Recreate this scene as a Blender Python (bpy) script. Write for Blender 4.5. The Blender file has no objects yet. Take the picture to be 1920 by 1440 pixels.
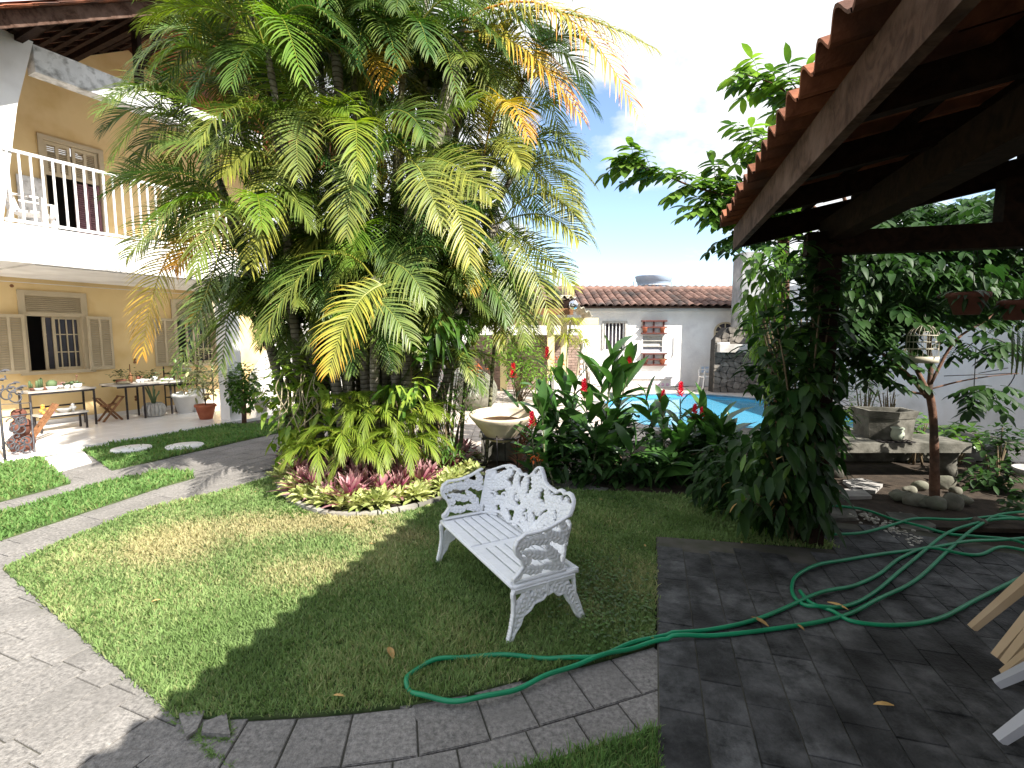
import bpy, math, random
import numpy as np
from mathutils import Vector, Matrix, Quaternion
random.seed(11); rng = np.random.default_rng(11)
SC = bpy.context.scene; COL = SC.collection
PI = math.pi
# ---------------------------------------------------------------- camera
FOC = 927.0; HC = 1.75; PITCH = math.atan(92/927)
cd = bpy.data.cameras.new('camera'); cam = bpy.data.objects.new('camera', cd); COL.objects.link(cam)
cam.location = (0, 0, HC); cam.rotation_euler = (PI/2-PITCH, 0, 0)
cd.sensor_width = 36; cd.lens = 36*FOC/1920; cd.clip_start = .05; cd.clip_end = 2000
SC.camera = cam
# ---------------------------------------------------------------- light
SUNV = Vector((.839, -.70, 1.0)).normalized()
world = bpy.data.worlds.new('World'); SC.world = world; world.use_nodes = True
wn = world.node_tree; wn.nodes.clear(); L_ = wn.links.new
def wnode(t, **k):
    n = wn.nodes.new(t)
    for a, b in k.items(): setattr(n, a, b)
    return n
sky = wnode('ShaderNodeTexSky', sky_type='NISHITA', sun_disc=False)
sky.sun_elevation = math.asin(SUNV.z); sky.sun_rotation = math.atan2(SUNV.x, SUNV.y)
sky.air_density = 1.0; sky.dust_density = .5; sky.ozone_density = 1.2
tc = wnode('ShaderNodeTexCoord'); sep = wnode('ShaderNodeSeparateXYZ'); L_(tc.outputs['Generated'], sep.inputs[0])
mz = wnode('ShaderNodeMath', operation='MAXIMUM'); L_(sep.outputs[2], mz.inputs[0]); mz.inputs[1].default_value = .0
az = wnode('ShaderNodeMath', operation='ADD'); L_(mz.outputs[0], az.inputs[0]); az.inputs[1].default_value = .28
cmb = wnode('ShaderNodeCombineXYZ')
for i in (0, 1):
    d = wnode('ShaderNodeMath', operation='DIVIDE'); L_(sep.outputs[i], d.inputs[0]); L_(az.outputs[0], d.inputs[1]); L_(d.outputs[0], cmb.inputs[i])
cmb.inputs[2].default_value = 9.9
cn = wnode('ShaderNodeTexNoise'); cn.inputs['Scale'].default_value = 1.15; cn.inputs['Detail'].default_value = 9; cn.inputs['Roughness'].default_value = .58
L_(cmb.outputs[0], cn.inputs['Vector'])
cr = wnode('ShaderNodeValToRGB'); cr.color_ramp.elements[0].position = .40; cr.color_ramp.elements[1].position = .49
prev = cn.outputs['Fac']
for (px_, py_, inner, outer, amt) in ((1150, 275, .9985, .968, .13), (1275, 520, .9985, .982, .09), (1010, 330, .9985, .985, .08)):   # gaps in the cloud cover
    v_ = Vector((px_-960, 927*math.cos(PITCH)-(py_-720)*math.sin(PITCH), -(927*math.sin(PITCH)+(py_-720)*math.cos(PITCH)))).normalized()
    dt = wnode('ShaderNodeVectorMath', operation='DOT_PRODUCT'); L_(tc.outputs['Generated'], dt.inputs[0]); dt.inputs[1].default_value = v_
    mr_ = wnode('ShaderNodeMapRange', interpolation_type='SMOOTHSTEP'); L_(dt.outputs['Value'], mr_.inputs[0]); mr_.inputs[1].default_value = outer; mr_.inputs[2].default_value = inner; mr_.inputs[3].default_value = 0; mr_.inputs[4].default_value = amt
    sb_ = wnode('ShaderNodeMath', operation='SUBTRACT'); L_(prev, sb_.inputs[0]); L_(mr_.outputs[0], sb_.inputs[1]); prev = sb_.outputs[0]
L_(prev, cr.inputs[0])
skm = wnode('ShaderNodeVectorMath', operation='SCALE'); L_(sky.outputs[0], skm.inputs[0]); skm.inputs[3].default_value = .125
mx = wnode('ShaderNodeMixRGB'); L_(cr.outputs[0], mx.inputs[0]); L_(skm.outputs[0], mx.inputs[1]); mx.inputs[2].default_value = (.54, .55, .565, 1)
bg = wnode('ShaderNodeBackground'); L_(mx.outputs[0], bg.inputs[0]); bg.inputs[1].default_value = 1.0
wo = wnode('ShaderNodeOutputWorld'); L_(bg.outputs[0], wo.inputs[0])
sd = bpy.data.lights.new('sun', 'SUN'); sd.energy = 5.0; sd.angle = math.radians(.5); sd.color = (1, .95, .86)
sun = bpy.data.objects.new('sun', sd); COL.objects.link(sun); sun.rotation_euler = SUNV.to_track_quat('Z', 'Y').to_euler(); sun.location = (8, -4, 12)
SC.view_settings.view_transform = 'Standard'; SC.view_settings.look = 'None'; SC.view_settings.gamma = 1
SC.view_settings.use_curve_mapping = False; SC.view_settings.exposure = 1.28
SC.cycles.max_bounces = 8; SC.cycles.transparent_max_bounces = 8

# ---------------------------------------------------------------- sight lines: a pixel of the photograph to a point of the place
_c = math.cos(PITCH); _s = math.sin(PITCH)
def ray(x, y): dx, dy = x-960, y-720; return (dx, FOC*_c-dy*_s, -(FOC*_s+dy*_c))
def G(x, y, z=0.0): r = ray(x, y); t = (z-HC)/r[2]; return Vector((r[0]*t, r[1]*t, z))
def D(x, y, Y): r = ray(x, y); t = Y/r[1]; return Vector((r[0]*t, Y, HC+r[2]*t))
FU = Vector((.4556, .8902, 0)); FN = Vector((.8902, -.4556, 0))      # house facade: along, outward
def F(x, y, n): r = Vector(ray(x, y)); t = n/r.dot(FN); return (r.dot(FU)*t, HC+r[2]*t)
RR = Vector((.961, -.2765, 0)); EE = Vector((.2765, .961, 0))         # pergola: across, along the eave
def fp(a, n, z): return FU*a+FN*n+Vector((0, 0, z))
def ep(r, e, z): return RR*r+EE*e+Vector((0, 0, z))
def project(p):
    Y = p[1]; z = p[2]-HC; cz = Y*_c-z*_s; cy = -(Y*_s+z*_c)
    if cz < .05: return (-9999, -9999)
    return (960+FOC*p[0]/cz, 720+FOC*cy/cz)
def inview(p, m=50): x, y = project(p); return -m < x < 1920+m and -m < y < 1440+m

# ---------------------------------------------------------------- materials
MATS = {}
def mat(name, c1, c2=None, scale=6, rough=.8, bump=0, bscale=40, var=0, metal=0, spec=.3, trans=0, detail=5, c3=None, s3=1.5, lo=.35, hi=.65, tipc=None, attr=False, ring=0, dist=0, world=True, coat=0):
    m = bpy.data.materials.new(name); m.use_nodes = True; t = m.node_tree; n = t.nodes; l = t.links.new
    p = n['Principled BSDF']; p.inputs['Roughness'].default_value = rough; p.inputs['Metallic'].default_value = metal
    p.inputs['Specular IOR Level'].default_value = spec
    if coat: p.inputs['Coat Weight'].default_value = coat
    c2 = c2 or c1
    if world:
        g = n.new('ShaderNodeNewGeometry'); vec = g.outputs['Position']
    else:
        g = n.new('ShaderNodeTexCoord'); vec = g.outputs['Object']
    nz = n.new('ShaderNodeTexNoise'); nz.inputs['Scale'].default_value = scale; nz.inputs['Detail'].default_value = detail; nz.inputs['Distortion'].default_value = dist; nz.inputs['Roughness'].default_value = .72 if detail > 7 else .5
    l(vec, nz.inputs['Vector'])
    rp = n.new('ShaderNodeValToRGB'); rp.color_ramp.elements[0].position = lo; rp.color_ramp.elements[1].position = hi
    rp.color_ramp.elements[0].color = (*c1, 1); rp.color_ramp.elements[1].color = (*c2, 1); l(nz.outputs['Fac'], rp.inputs[0])
    col = rp.outputs[0]
    def mixc(a, b, f, typ='MIX'):
        k = n.new('ShaderNodeMixRGB'); k.blend_type = typ
        for i, q in ((0, f), (1, a), (2, b)):
            if hasattr(q, 'links'): l(q, k.inputs[i])
            elif i == 0: k.inputs[0].default_value = q
            else: k.inputs[i].default_value = (*q, 1)
        return k.outputs[0]
    if c3:
        z3 = n.new('ShaderNodeTexNoise'); z3.inputs['Scale'].default_value = s3; z3.inputs['Detail'].default_value = 4; l(vec, z3.inputs['Vector'])
        r3 = n.new('ShaderNodeValToRGB'); r3.color_ramp.elements[0].position = .48; r3.color_ramp.elements[1].position = .7; l(z3.outputs['Fac'], r3.inputs[0])
        col = mixc(col, c3, r3.outputs[0])
    if tipc:
        a = n.new('ShaderNodeAttribute'); a.attribute_name = 'tip'
        tr = n.new('ShaderNodeValToRGB'); e = tr.color_ramp.elements
        e[0].position = 0; e[0].color = (0, 0, 0, 1); e[1].position = 1; e[1].color = (1, 1, 1, 1)
        c = mixc(col, tipc[0], None) if False else None
        m1 = n.new('ShaderNodeMapRange'); m1.inputs[1].default_value = 0; m1.inputs[2].default_value = .5; l(a.outputs['Fac'], m1.inputs[0])
        col = mixc(col, tipc[0], m1.outputs[0])
        if len(tipc) > 1:
            m2 = n.new('ShaderNodeMapRange'); m2.inputs[1].default_value = .5; m2.inputs[2].default_value = 1; l(a.outputs['Fac'], m2.inputs[0])
            col = mixc(col, tipc[1], m2.outputs[0])
    if var:
        if attr:
            o = n.new('ShaderNodeAttribute'); o.attribute_name = 'rnd'; src = o.outputs['Fac']
        else:
            o = n.new('ShaderNodeObjectInfo'); src = o.outputs['Random']
        mr = n.new('ShaderNodeMapRange'); mr.inputs[3].default_value = 1-var; mr.inputs[4].default_value = 1+var; l(src, mr.inputs[0])
        cc = n.new('ShaderNodeCombineXYZ')
        for i in range(3): l(mr.outputs[0], cc.inputs[i])
        k = n.new('ShaderNodeMixRGB'); k.blend_type = 'MULTIPLY'; k.inputs[0].default_value = 1; l(col, k.inputs[1]); l(cc.outputs[0], k.inputs[2]); col = k.outputs[0]
    l(col, p.inputs['Base Color'])
    hgt = None
    if bump:
        bz = n.new('ShaderNodeTexNoise'); bz.inputs['Scale'].default_value = bscale; bz.inputs['Detail'].default_value = 6; l(vec, bz.inputs['Vector']); hgt = bz.outputs['Fac']
    if ring:
        w = n.new('ShaderNodeTexWave'); w.wave_type = 'BANDS'; w.bands_direction = 'Z'; w.inputs['Scale'].default_value = ring; w.inputs['Distortion'].default_value = 2.5; w.inputs['Detail'].default_value = 2; l(vec, w.inputs['Vector'])
        hgt = w.outputs['Fac']
        col = mixc(col, (c1[0]*.35, c1[1]*.35, c1[2]*.35), 0)
        rr = n.new('ShaderNodeValToRGB'); rr.color_ramp.elements[0].position = .02; rr.color_ramp.elements[0].color = (.25, .23, .2, 1); rr.color_ramp.elements[1].position = .25; l(w.outputs['Fac'], rr.inputs[0])
        k = n.new('ShaderNodeMixRGB'); k.blend_type = 'MULTIPLY'; k.inputs[0].default_value = .8; l(col, k.inputs[1]); l(rr.outputs[0], k.inputs[2]); l(k.outputs[0], p.inputs['Base Color'])
    if hgt is not None:
        b = n.new('ShaderNodeBump'); b.inputs['Strength'].default_value = bump or .4; b.inputs['Distance'].default_value = .01; l(hgt, b.inputs['Height']); l(b.outputs[0], p.inputs['Normal'])
    if trans:
        tb = n.new('ShaderNodeBsdfTranslucent'); out = n['Material Output']
        hs = n.new('ShaderNodeHueSaturation'); hs.inputs['Value'].default_value = 1.5; hs.inputs['Saturation'].default_value = 1.1; l(col, hs.inputs['Color']); l(hs.outputs[0], tb.inputs[0])
        ms = n.new('ShaderNodeMixShader'); ms.inputs[0].default_value = trans; l(p.outputs[0], ms.inputs[1]); l(tb.outputs[0], ms.inputs[2]); l(ms.outputs[0], out.inputs[0])
    MATS[name] = m; return m
def M(n): return MATS[n]
mat('soil', (.028, .020, .014), (.055, .04, .028), 9, .95, .6, 60)
mat('turf_soil', (.04, .075, .02), (.10, .13, .05), 14, .95, .5, 90)
mat('grass', (.155, .245, .075), (.22, .32, .115), 3, .7, trans=.35, spec=.15, var=.35, attr=True, tipc=[(.40, .36, .19)])
mat('turf_green', (.11, .22, .055), (.16, .28, .085), 5, .7, trans=.3, spec=.15, var=.3, attr=True, tipc=[(.3, .26, .12)])
mat('joint', (.10, .092, .08), (.07, .07, .05), 8, .95, .3, 60)
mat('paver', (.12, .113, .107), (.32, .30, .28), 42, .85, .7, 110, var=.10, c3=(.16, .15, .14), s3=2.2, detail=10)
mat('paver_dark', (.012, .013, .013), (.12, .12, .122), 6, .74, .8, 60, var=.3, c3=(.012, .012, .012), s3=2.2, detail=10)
mat('patio', (.42, .36, .31), (.56, .5, .45), 6, .8, .25, 50, var=.08)
mat('floor_tile', (.80, .77, .74), (.86, .83, .80), 3, .25, .02, 30, spec=.5, var=.02)
mat('plaster_yellow', (.76, .57, .29), (.80, .61, .33), 1.6, .9, .12, 60, c3=(.66, .46, .20), s3=1.6)
mat('plaster_white', (.74, .72, .71), (.84, .83, .82), 1.5, .9, .15, 45, c3=(.62, .6, .58), s3=1.2)
mat('wall_rough', (.80, .77, .74), (.88, .86, .83), 2.5, .92, .7, 22, c3=(.68, .65, .64), s3=1.6)
mat('wall_bluish', (.50, .52, .57), (.64, .66, .70), 1.2, .92, .3, 30, c3=(.40, .41, .43), s3=1.2)
mat('wall_grey', (.22, .22, .23), (.38, .38, .38), 3, .95, .3, 30, c3=(.14, .14, .14), s3=2)
mat('beam_white', (.6, .6, .6), (.74, .74, .74), 5, .9, .3, 40, c3=(.28, .28, .27), s3=9)
mat('yellow_paint', (.72, .60, .30), (.80, .68, .38), 3, .8, .05)
mat('wood_dark', (.014, .008, .006), (.032, .018, .012), 10, .8, .3, 40, dist=1.5, var=.15, spec=.1)
mat('wood_fascia', (.045, .024, .016), (.10, .058, .042), 8, .8, .5, 40, dist=2.5, spec=.12, c3=(.14, .09, .07), s3=5)
mat('wood_brown', (.16, .07, .03), (.27, .13, .06), 12, .6, .2, 50, dist=1.5)
mat('wood_red', (.09, .022, .016), (.14, .04, .028), 10, .6, .1, 50)
mat('cream_wood', (.48, .40, .27), (.55, .46, .32), 4, .55, .05, 40)
mat('room_shade', (.012, .011, .012), (.02, .018, .018), 3, .8)  # shade of the unlit rooms put into the colour
mat('window_glass', (.03, .03, .04), (.06, .05, .06), 2, .06, spec=.8)
mat('curtain', (.42, .42, .46), (.5, .5, .53), 12, .9, .2, 30)
mat('curtain_mauve', (.20, .10, .12), (.26, .14, .16), 12, .9, .2, 30)
mat('tile_red', (.20, .07, .035), (.32, .12, .06), 14, .85, .4, 50, var=.3, c3=(.11, .06, .045), s3=3)
mat('tile_old', (.11, .062, .05), (.19, .115, .092), 8, .9, .4, 50, var=.32, c3=(.06, .05, .047), s3=1.3)
mat('asbestos', (.5, .44, .36), (.62, .56, .46), 6, .9, .3, 40)
mat('cast_white', (.80, .81, .84), (.86, .87, .89), 14, .5, .05, 120, spec=.35, c3=(.78, .79, .80), s3=30)
mat('rail_white', (.80, .79, .78), None, 4, .5)
mat('plastic_white', (.78, .76, .74), None, 4, .45, spec=.4)
mat('plastic_beige', (.50, .36, .22), (.54, .40, .26), 4, .5, spec=.4)
mat('plastic_grey', (.42, .42, .45), (.47, .47, .5), 4, .5, spec=.4)
mat('hose_green', (.004, .20, .085), (.006, .25, .11), 6, .38, .02, 60, spec=.5)
mat('iron', (.03, .028, .028), (.06, .05, .05), 20, .6, .1, 60, metal=.3)
mat('iron_grey', (.07, .07, .08), (.12, .12, .13), 20, .6, .1, 60, metal=.2)
mat('bowl_paint', (.56, .46, .33), (.66, .56, .43), 4, .75, .12, 40, c3=(.48, .38, .28), s3=5)
mat('bowl_inside_shaded', (.22, .14, .09), (.32, .22, .16), 5, .9, .2, 40)  # brown darkened to hold the shadow inside the rim too
mat('concrete', (.26, .24, .21), (.38, .36, .32), 6, .92, .5, 40, c3=(.16, .15, .13), s3=2)
mat('stone_bench', (.09, .085, .07), (.19, .18, .155), 9, .9, .5, 40, c3=(.05, .05, .04), s3=3)
mat('slab_light', (.26, .25, .24), (.42, .40, .38), 6, .9, .4, 40)
mat('rock', (.12, .115, .09), (.26, .25, .20), 7, .9, .5, 30, var=.3, c3=(.15, .16, .11), s3=5)
mat('pebble', (.35, .33, .28), (.55, .52, .46), 40, .9, var=.4, attr=True)
mat('rubble', (.13, .115, .095), (.25, .22, .19), 7, .95, .6, 40, var=.3, c3=(.09, .08, .07), s3=4)
mat('mortar', (.03, .028, .026), (.06, .055, .05), 9, .95, .3, 40)
mat('terracotta', (.36, .10, .05), (.45, .15, .08), 8, .8, .1, 40)
mat('terracotta_dark', (.13, .05, .035), (.19, .075, .05), 8, .8, .1, 40)
mat('pot_white', (.70, .69, .66), (.78, .77, .74), 8, .6, .1, 40)
mat('pot_grey', (.38, .36, .33), (.52, .50, .46), 8, .8, .2, 40)
mat('pot_pink', (.62, .42, .55), None, 5, .6)
mat('ceramic_green', (.42, .47, .38), (.52, .56, .46), 6, .35, spec=.5)
mat('orange_thing', (.75, .30, .05), (.8, .45, .1), 30, .7)
mat('marble', (.36, .33, .30), (.52, .49, .45), 5, .4, spec=.5)
mat('tank_blue', (.50, .63, .80), (.56, .68, .84), 3, .5)
mat('pool_tile', (.06, .34, .60), (.09, .42, .68), 3, .4)
mat('trunk', (.20, .175, .14), (.36, .33, .28), 11, .9, .5, ring=5.5, c3=(.11, .10, .08), s3=4)
mat('trunk_green', (.12, .13, .06), (.26, .25, .15), 9, .8, .4, ring=5, c3=(.08, .07, .05), s3=4)
mat('bark', (.11, .055, .035), (.19, .10, .065), 18, .9, .5, 50, c3=(.07, .05, .04), s3=6)
mat('twig', (.11, .08, .05), (.16, .12, .07), 20, .9)
mat('root_tan', (.34, .29, .19), (.42, .36, .25), 20, .9)
FT = [(.38, .35, .05), (.62, .24, .02)]
mat('frond', (.022, .072, .016), (.052, .13, .024), 3.2, .42, trans=.24, spec=.4, var=.35, attr=True, tipc=FT)
mat('frond_bright', (.085, .19, .02), (.15, .26, .03), 3, .45, trans=.38, spec=.35, var=.3, attr=True, tipc=FT)
mat('frond_pale', (.06, .13, .035), (.105, .18, .05), 3, .38, trans=.2, spec=.5, var=.3, attr=True, tipc=FT)
mat('leaf_ginger', (.035, .10, .022), (.07, .16, .032), 4, .33, trans=.28, spec=.5, var=.3)
mat('leaf_dark', (.020, .055, .014), (.045, .095, .022), 5, .5, trans=.28, spec=.25, var=.35)
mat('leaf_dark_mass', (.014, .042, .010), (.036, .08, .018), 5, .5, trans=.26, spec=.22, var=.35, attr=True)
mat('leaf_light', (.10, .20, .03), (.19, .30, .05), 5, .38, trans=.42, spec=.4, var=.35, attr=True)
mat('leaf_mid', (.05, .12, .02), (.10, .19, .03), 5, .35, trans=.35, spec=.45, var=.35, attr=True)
mat('leaf_pothos', (.12, .24, .03), (.30, .38, .06), 8, .35, trans=.3, spec=.45, var=.3, attr=True)
mat('leaf_variegated', (.16, .22, .06), (.62, .62, .38), 30, .5, trans=.2, spec=.3, var=.25, attr=True)
mat('leaf_cactus', (.07, .11, .05), (.12, .17, .08), 10, .7, var=.3, attr=True)
mat('rosette_yellow', (.40, .43, .12), (.76, .74, .42), 60, .5, trans=.22, spec=.3, var=.2, attr=True, tipc=[(.20, .28, .05)])
mat('rosette_pink', (.50, .27, .28), (.60, .42, .38), 50, .5, trans=.25, spec=.3, var=.3, attr=True, tipc=[(.27, .04, .10)])
mat('rosette_plum', (.10, .035, .05), (.17, .07, .08), 40, .5, trans=.25, spec=.3, var=.4, attr=True)
mat('flower_red', (.55, .012, .035), (.75, .03, .07), 40, .5, trans=.25, var=.2)
mat('flower_orange', (.75, .10, .02), (.75, .25, .06), 40, .5, trans=.25)
mat('flower_white', (.72, .72, .62), (.78, .78, .68), 20, .6, trans=.2, var=.1, attr=True)
mat('dry_frond', (.20, .085, .05), (.30, .14, .09), 8, .8, trans=.2, var=.3, attr=True)
mat('dead_leaf', (.36, .22, .07), (.48, .30, .12), 20, .8, var=.3)
mat('spiky_grey', (.20, .23, .18), (.34, .36, .30), 8, .7, trans=.15, var=.3, attr=True)
mat('cage', (.46, .42, .32), (.54, .50, .40), 10, .6)
mat('brick_rose', (.26, .185, .155), (.33, .24, .20), 4, .9, .3, 40, var=.15)
mat('chrome', (.75, .75, .78), None, 4, .12, metal=1)
mat('red_cloth', (.55, .06, .05), None, 4, .7)
# ---------------------------------------------------------------- mesh building
WL = {}
class MB:
    def __init__(s): s.v = []; s.f = []; s.a = []; s.n = 0
    def add(s, v, f, rnd=.5, tip=0.0, sm=False):
        v = np.asarray(v, float).reshape(-1, 3); s.v.append(v)
        s.a.append(np.column_stack([np.broadcast_to(rnd, (len(v),)), np.broadcast_to(tip, (len(v),))]))
        s.f.append((f, s.n, sm)); s.n += len(v)
    def mesh(s, name, off=(0, 0, 0), smooth=False):
        V = np.concatenate(s.v)-np.array(off)[None]; A = np.concatenate(s.a)
        lo, sz, sf = [], [], []
        for f, o, sm in s.f:
            sf.append(np.full(len(f), sm or smooth))
            if isinstance(f, np.ndarray): lo.append((f+o).ravel()); sz.append(np.full(len(f), f.shape[1]))
            elif len(f):
                lo.append(np.array([i+o for q in f for i in q])); sz.append(np.array([len(q) for q in f]))
        lo = np.concatenate(lo).astype(np.int32); sz = np.concatenate(sz).astype(np.int32)
        m = bpy.data.meshes.new(name); m.vertices.add(len(V)); m.vertices.foreach_set('co', V.ravel().astype(np.float32))
        m.loops.add(len(lo)); m.loops.foreach_set('vertex_index', lo); m.polygons.add(len(sz))
        m.polygons.foreach_set('loop_start', np.concatenate([[0], np.cumsum(sz)[:-1]]).astype(np.int32)); m.polygons.foreach_set('loop_total', sz)
        m.polygons.foreach_set('use_smooth', np.concatenate(sf))
        m.update(calc_edges=True); m.validate()
        for k, nm in enumerate(('rnd', 'tip')):
            at = m.attributes.new(nm, 'FLOAT', 'POINT'); at.data.foreach_set('value', A[:len(m.vertices), k].astype(np.float32))
        return m
    def build(s, name, mt, parent=None, smooth=False, kind=None, label=None, loc=None):
        base = Vector(WL[parent.name]) if parent else Vector(loc or (0, 0, 0))
        me = s.mesh(name, base, smooth); me.materials.append(M(mt))
        o = bpy.data.objects.new(name, me); COL.objects.link(o)
        if parent: o.parent = parent
        else: o.location = base
        WL[o.name] = base
        if kind: o['kind'] = kind
        if label: o['label'] = label
        return o
def T(name, label, cat, loc=(0, 0, 0), group=None):
    o = bpy.data.objects.new(name, None); COL.objects.link(o); o.location = loc; o.empty_display_size = .1
    o['label'] = label; o['category'] = cat
    if group: o['group'] = group
    WL[o.name] = Vector(loc); return o
def tag(o, label, cat, group=None):
    o['label'] = label; o['category'] = cat
    if group: o['group'] = group
    return o
def inst(name, me, parent, mw, kind=None):
    """one more object on shared mesh data, mw = its place in the world (parents are never rotated)"""
    o = bpy.data.objects.new(name, me); COL.objects.link(o); o.parent = parent
    o.matrix_basis = Matrix.Translation(-Vector(WL[parent.name])) @ mw
    return o
def copy_tree(src, loc, rz=0, sc=1, label=None):
    r = src.copy(); COL.objects.link(r); r.location = loc; r.rotation_euler = (0, 0, rz); r.scale = (sc, sc, sc)
    if label: r['label'] = label
    for ch in list(src.children):
        c = ch.copy(); COL.objects.link(c); c.parent = r
        for g in list(ch.children):
            d = g.copy(); COL.objects.link(d); d.parent = c
    return r
BF = np.array([[0, 3, 2, 1], [4, 5, 6, 7], [0, 1, 5, 4], [1, 2, 6, 5], [2, 3, 7, 6], [3, 0, 4, 7]])
def box(mb, c, s, ax=None, **k):
    c = np.array(c, float); h = np.array(s, float)/2
    q = np.array([[-1, -1, -1], [1, -1, -1], [1, 1, -1], [-1, 1, -1], [-1, -1, 1], [1, -1, 1], [1, 1, 1], [-1, 1, 1]])*h
    if ax is not None: q = q @ np.array([list(a) for a in ax])
    mb.add(q+c, BF, **k)
def beam(mb, a, b, w, h, up=(0, 0, 1), **k):
    a, b = Vector(a), Vector(b); x = (b-a); L = x.length; x.normalize(); y = Vector(up).cross(x)
    if y.length < 1e-4: y = Vector((0, 1, 0))
    y.normalize(); z = x.cross(y); box(mb, (a+b)/2, (L, w, h), (x, y, z), **k)
def fbox(mb, a0, a1, n0, n1, z0, z1, fr=0, **k):
    X, Yv = (FU, FN) if fr == 0 else (EE, RR)
    c = X*((a0+a1)/2)+Yv*((n0+n1)/2)+Vector((0, 0, (z0+z1)/2)); box(mb, c, (abs(a1-a0), abs(n1-n0), abs(z1-z0)), (X, Yv, Vector((0, 0, 1))) if X.cross(Yv).z > 0 else (X, -Yv, Vector((0, 0, 1))), **k)
def ebox(mb, r0, r1, e0, e1, z0, z1, **k): fbox(mb, e0, e1, r0, r1, z0, z1, 1, **k)
def tube(mb, pts, r, n=8, cap=True, **k):
    P = np.array([list(p) for p in pts], float); m = len(P)
    R = np.broadcast_to(r, (m,)) if not np.isscalar(r) else np.full(m, r)
    Tn = np.gradient(P, axis=0); Tn /= np.linalg.norm(Tn, axis=1)[:, None]+1e-9
    up = np.array([0, 0, 1.]) if abs(Tn[0, 2]) < .9 else np.array([1., 0, 0])
    V = []; u = np.cross(up, Tn[0])
    a = np.arange(n)*2*PI/n
    for i in range(m):
        u = u-Tn[i]*u.dot(Tn[i]); u /= np.linalg.norm(u)+1e-9; w = np.cross(Tn[i], u)
        V.append(P[i]+R[i]*(np.cos(a)[:, None]*u+np.sin(a)[:, None]*w))
    i = np.arange(m-1)[:, None]*n; j = np.arange(n)[None]; jn = (j+1) % n
    f = np.stack([i+j, i+jn, i+n+jn, i+n+j], -1).reshape(-1, 4)
    fl = [list(q) for q in f]
    if cap: fl += [list(range(n))[::-1], [(m-1)*n+q for q in range(n)]]
    mb.add(np.concatenate(V), fl, sm=True, **k)
def lathe(mb, prof, c, n=20, ax=None, **k):
    a = np.arange(n)*2*PI/n; V = []
    for r, z in prof: V.append(np.column_stack([np.cos(a)*r, np.sin(a)*r, np.full(n, z)]))
    V = np.concatenate(V)
    if ax is not None: V = V @ np.array(ax)
    m = len(prof); i = np.arange(m-1)[:, None]*n; j = np.arange(n)[None]; jn = (j+1) % n
    f = [list(q) for q in np.stack([i+j, i+jn, i+n+jn, i+n+j], -1).reshape(-1, 4)]
    if prof[0][0] > 1e-3: f.append(list(range(n))[::-1])
    if prof[-1][0] > 1e-3: f.append([(m-1)*n+q for q in range(n)])
    mb.add(V+np.array(list(c)), f, sm=True, **k)
def prism(mb, poly, z0, z1, **k):
    n = len(poly); V = [(p[0], p[1], z0) for p in poly]+[(p[0], p[1], z1) for p in poly]
    A = sum(poly[i][0]*poly[(i+1) % n][1]-poly[(i+1) % n][0]*poly[i][1] for i in range(n))
    f = [list(range(n, 2*n)), list(range(n))[::-1]]+[[i, (i+1) % n, n+(i+1) % n, n+i] for i in range(n)]
    if A < 0: f = [q[::-1] for q in f]
    mb.add(V, f, **k)
def vprism(mb, pts, org, ax, ay, th, **k):
    """polygon pts (2D) in plane ax, ay, thickness th along their cross product"""
    az = Vector(ax).cross(Vector(ay)).normalized(); n = len(pts); V = []
    for s in (-.5, .5): V += [Vector(org)+Vector(ax)*p[0]+Vector(ay)*p[1]+az*(th*s) for p in pts]
    A = sum(pts[i][0]*pts[(i+1) % n][1]-pts[(i+1) % n][0]*pts[i][1] for i in range(n))
    f = [list(range(n, 2*n)), list(range(n))[::-1]]+[[i, (i+1) % n, n+(i+1) % n, n+i] for i in range(n)]
    if A < 0: f = [q[::-1] for q in f]
    mb.add(V, f, **k)
_ico = None
def rock(mb, c, r, seed=0, amp=.22, sub=2, **k):
    global _ico
    if _ico is None:
        import bmesh; _ico = {}
        for q in (1, 2, 3):
            b = bmesh.new(); bmesh.ops.create_icosphere(b, subdivisions=q, radius=1)
            _ico[q] = (np.array([list(v.co) for v in b.verts]), np.array([[v.index for v in f.verts] for f in b.faces])); b.free()
    V, f = _ico[sub]; g = np.random.default_rng(seed); d = np.zeros(len(V))
    for _ in range(5):
        w = g.normal(size=3)*1.6; d += np.sin(V@w+g.uniform(0, 6))*amp/3
    mb.add(V*(1+d)[:, None]*np.array(r)+np.array(list(c)), f, sm=True, **k)
def nrmz(a): return a/(np.linalg.norm(a, axis=-1, keepdims=True)+1e-9)
PROF = {'lance': [.25, .8, 1, .75, .04], 'oval': [.15, .85, 1, .8, .05], 'heart': [.5, 1, .85, .5, .02], 'strap': [.7, 1, .95, .75, .4, .05], 'blade': [1, .85, .6, .3, .02]}
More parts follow.
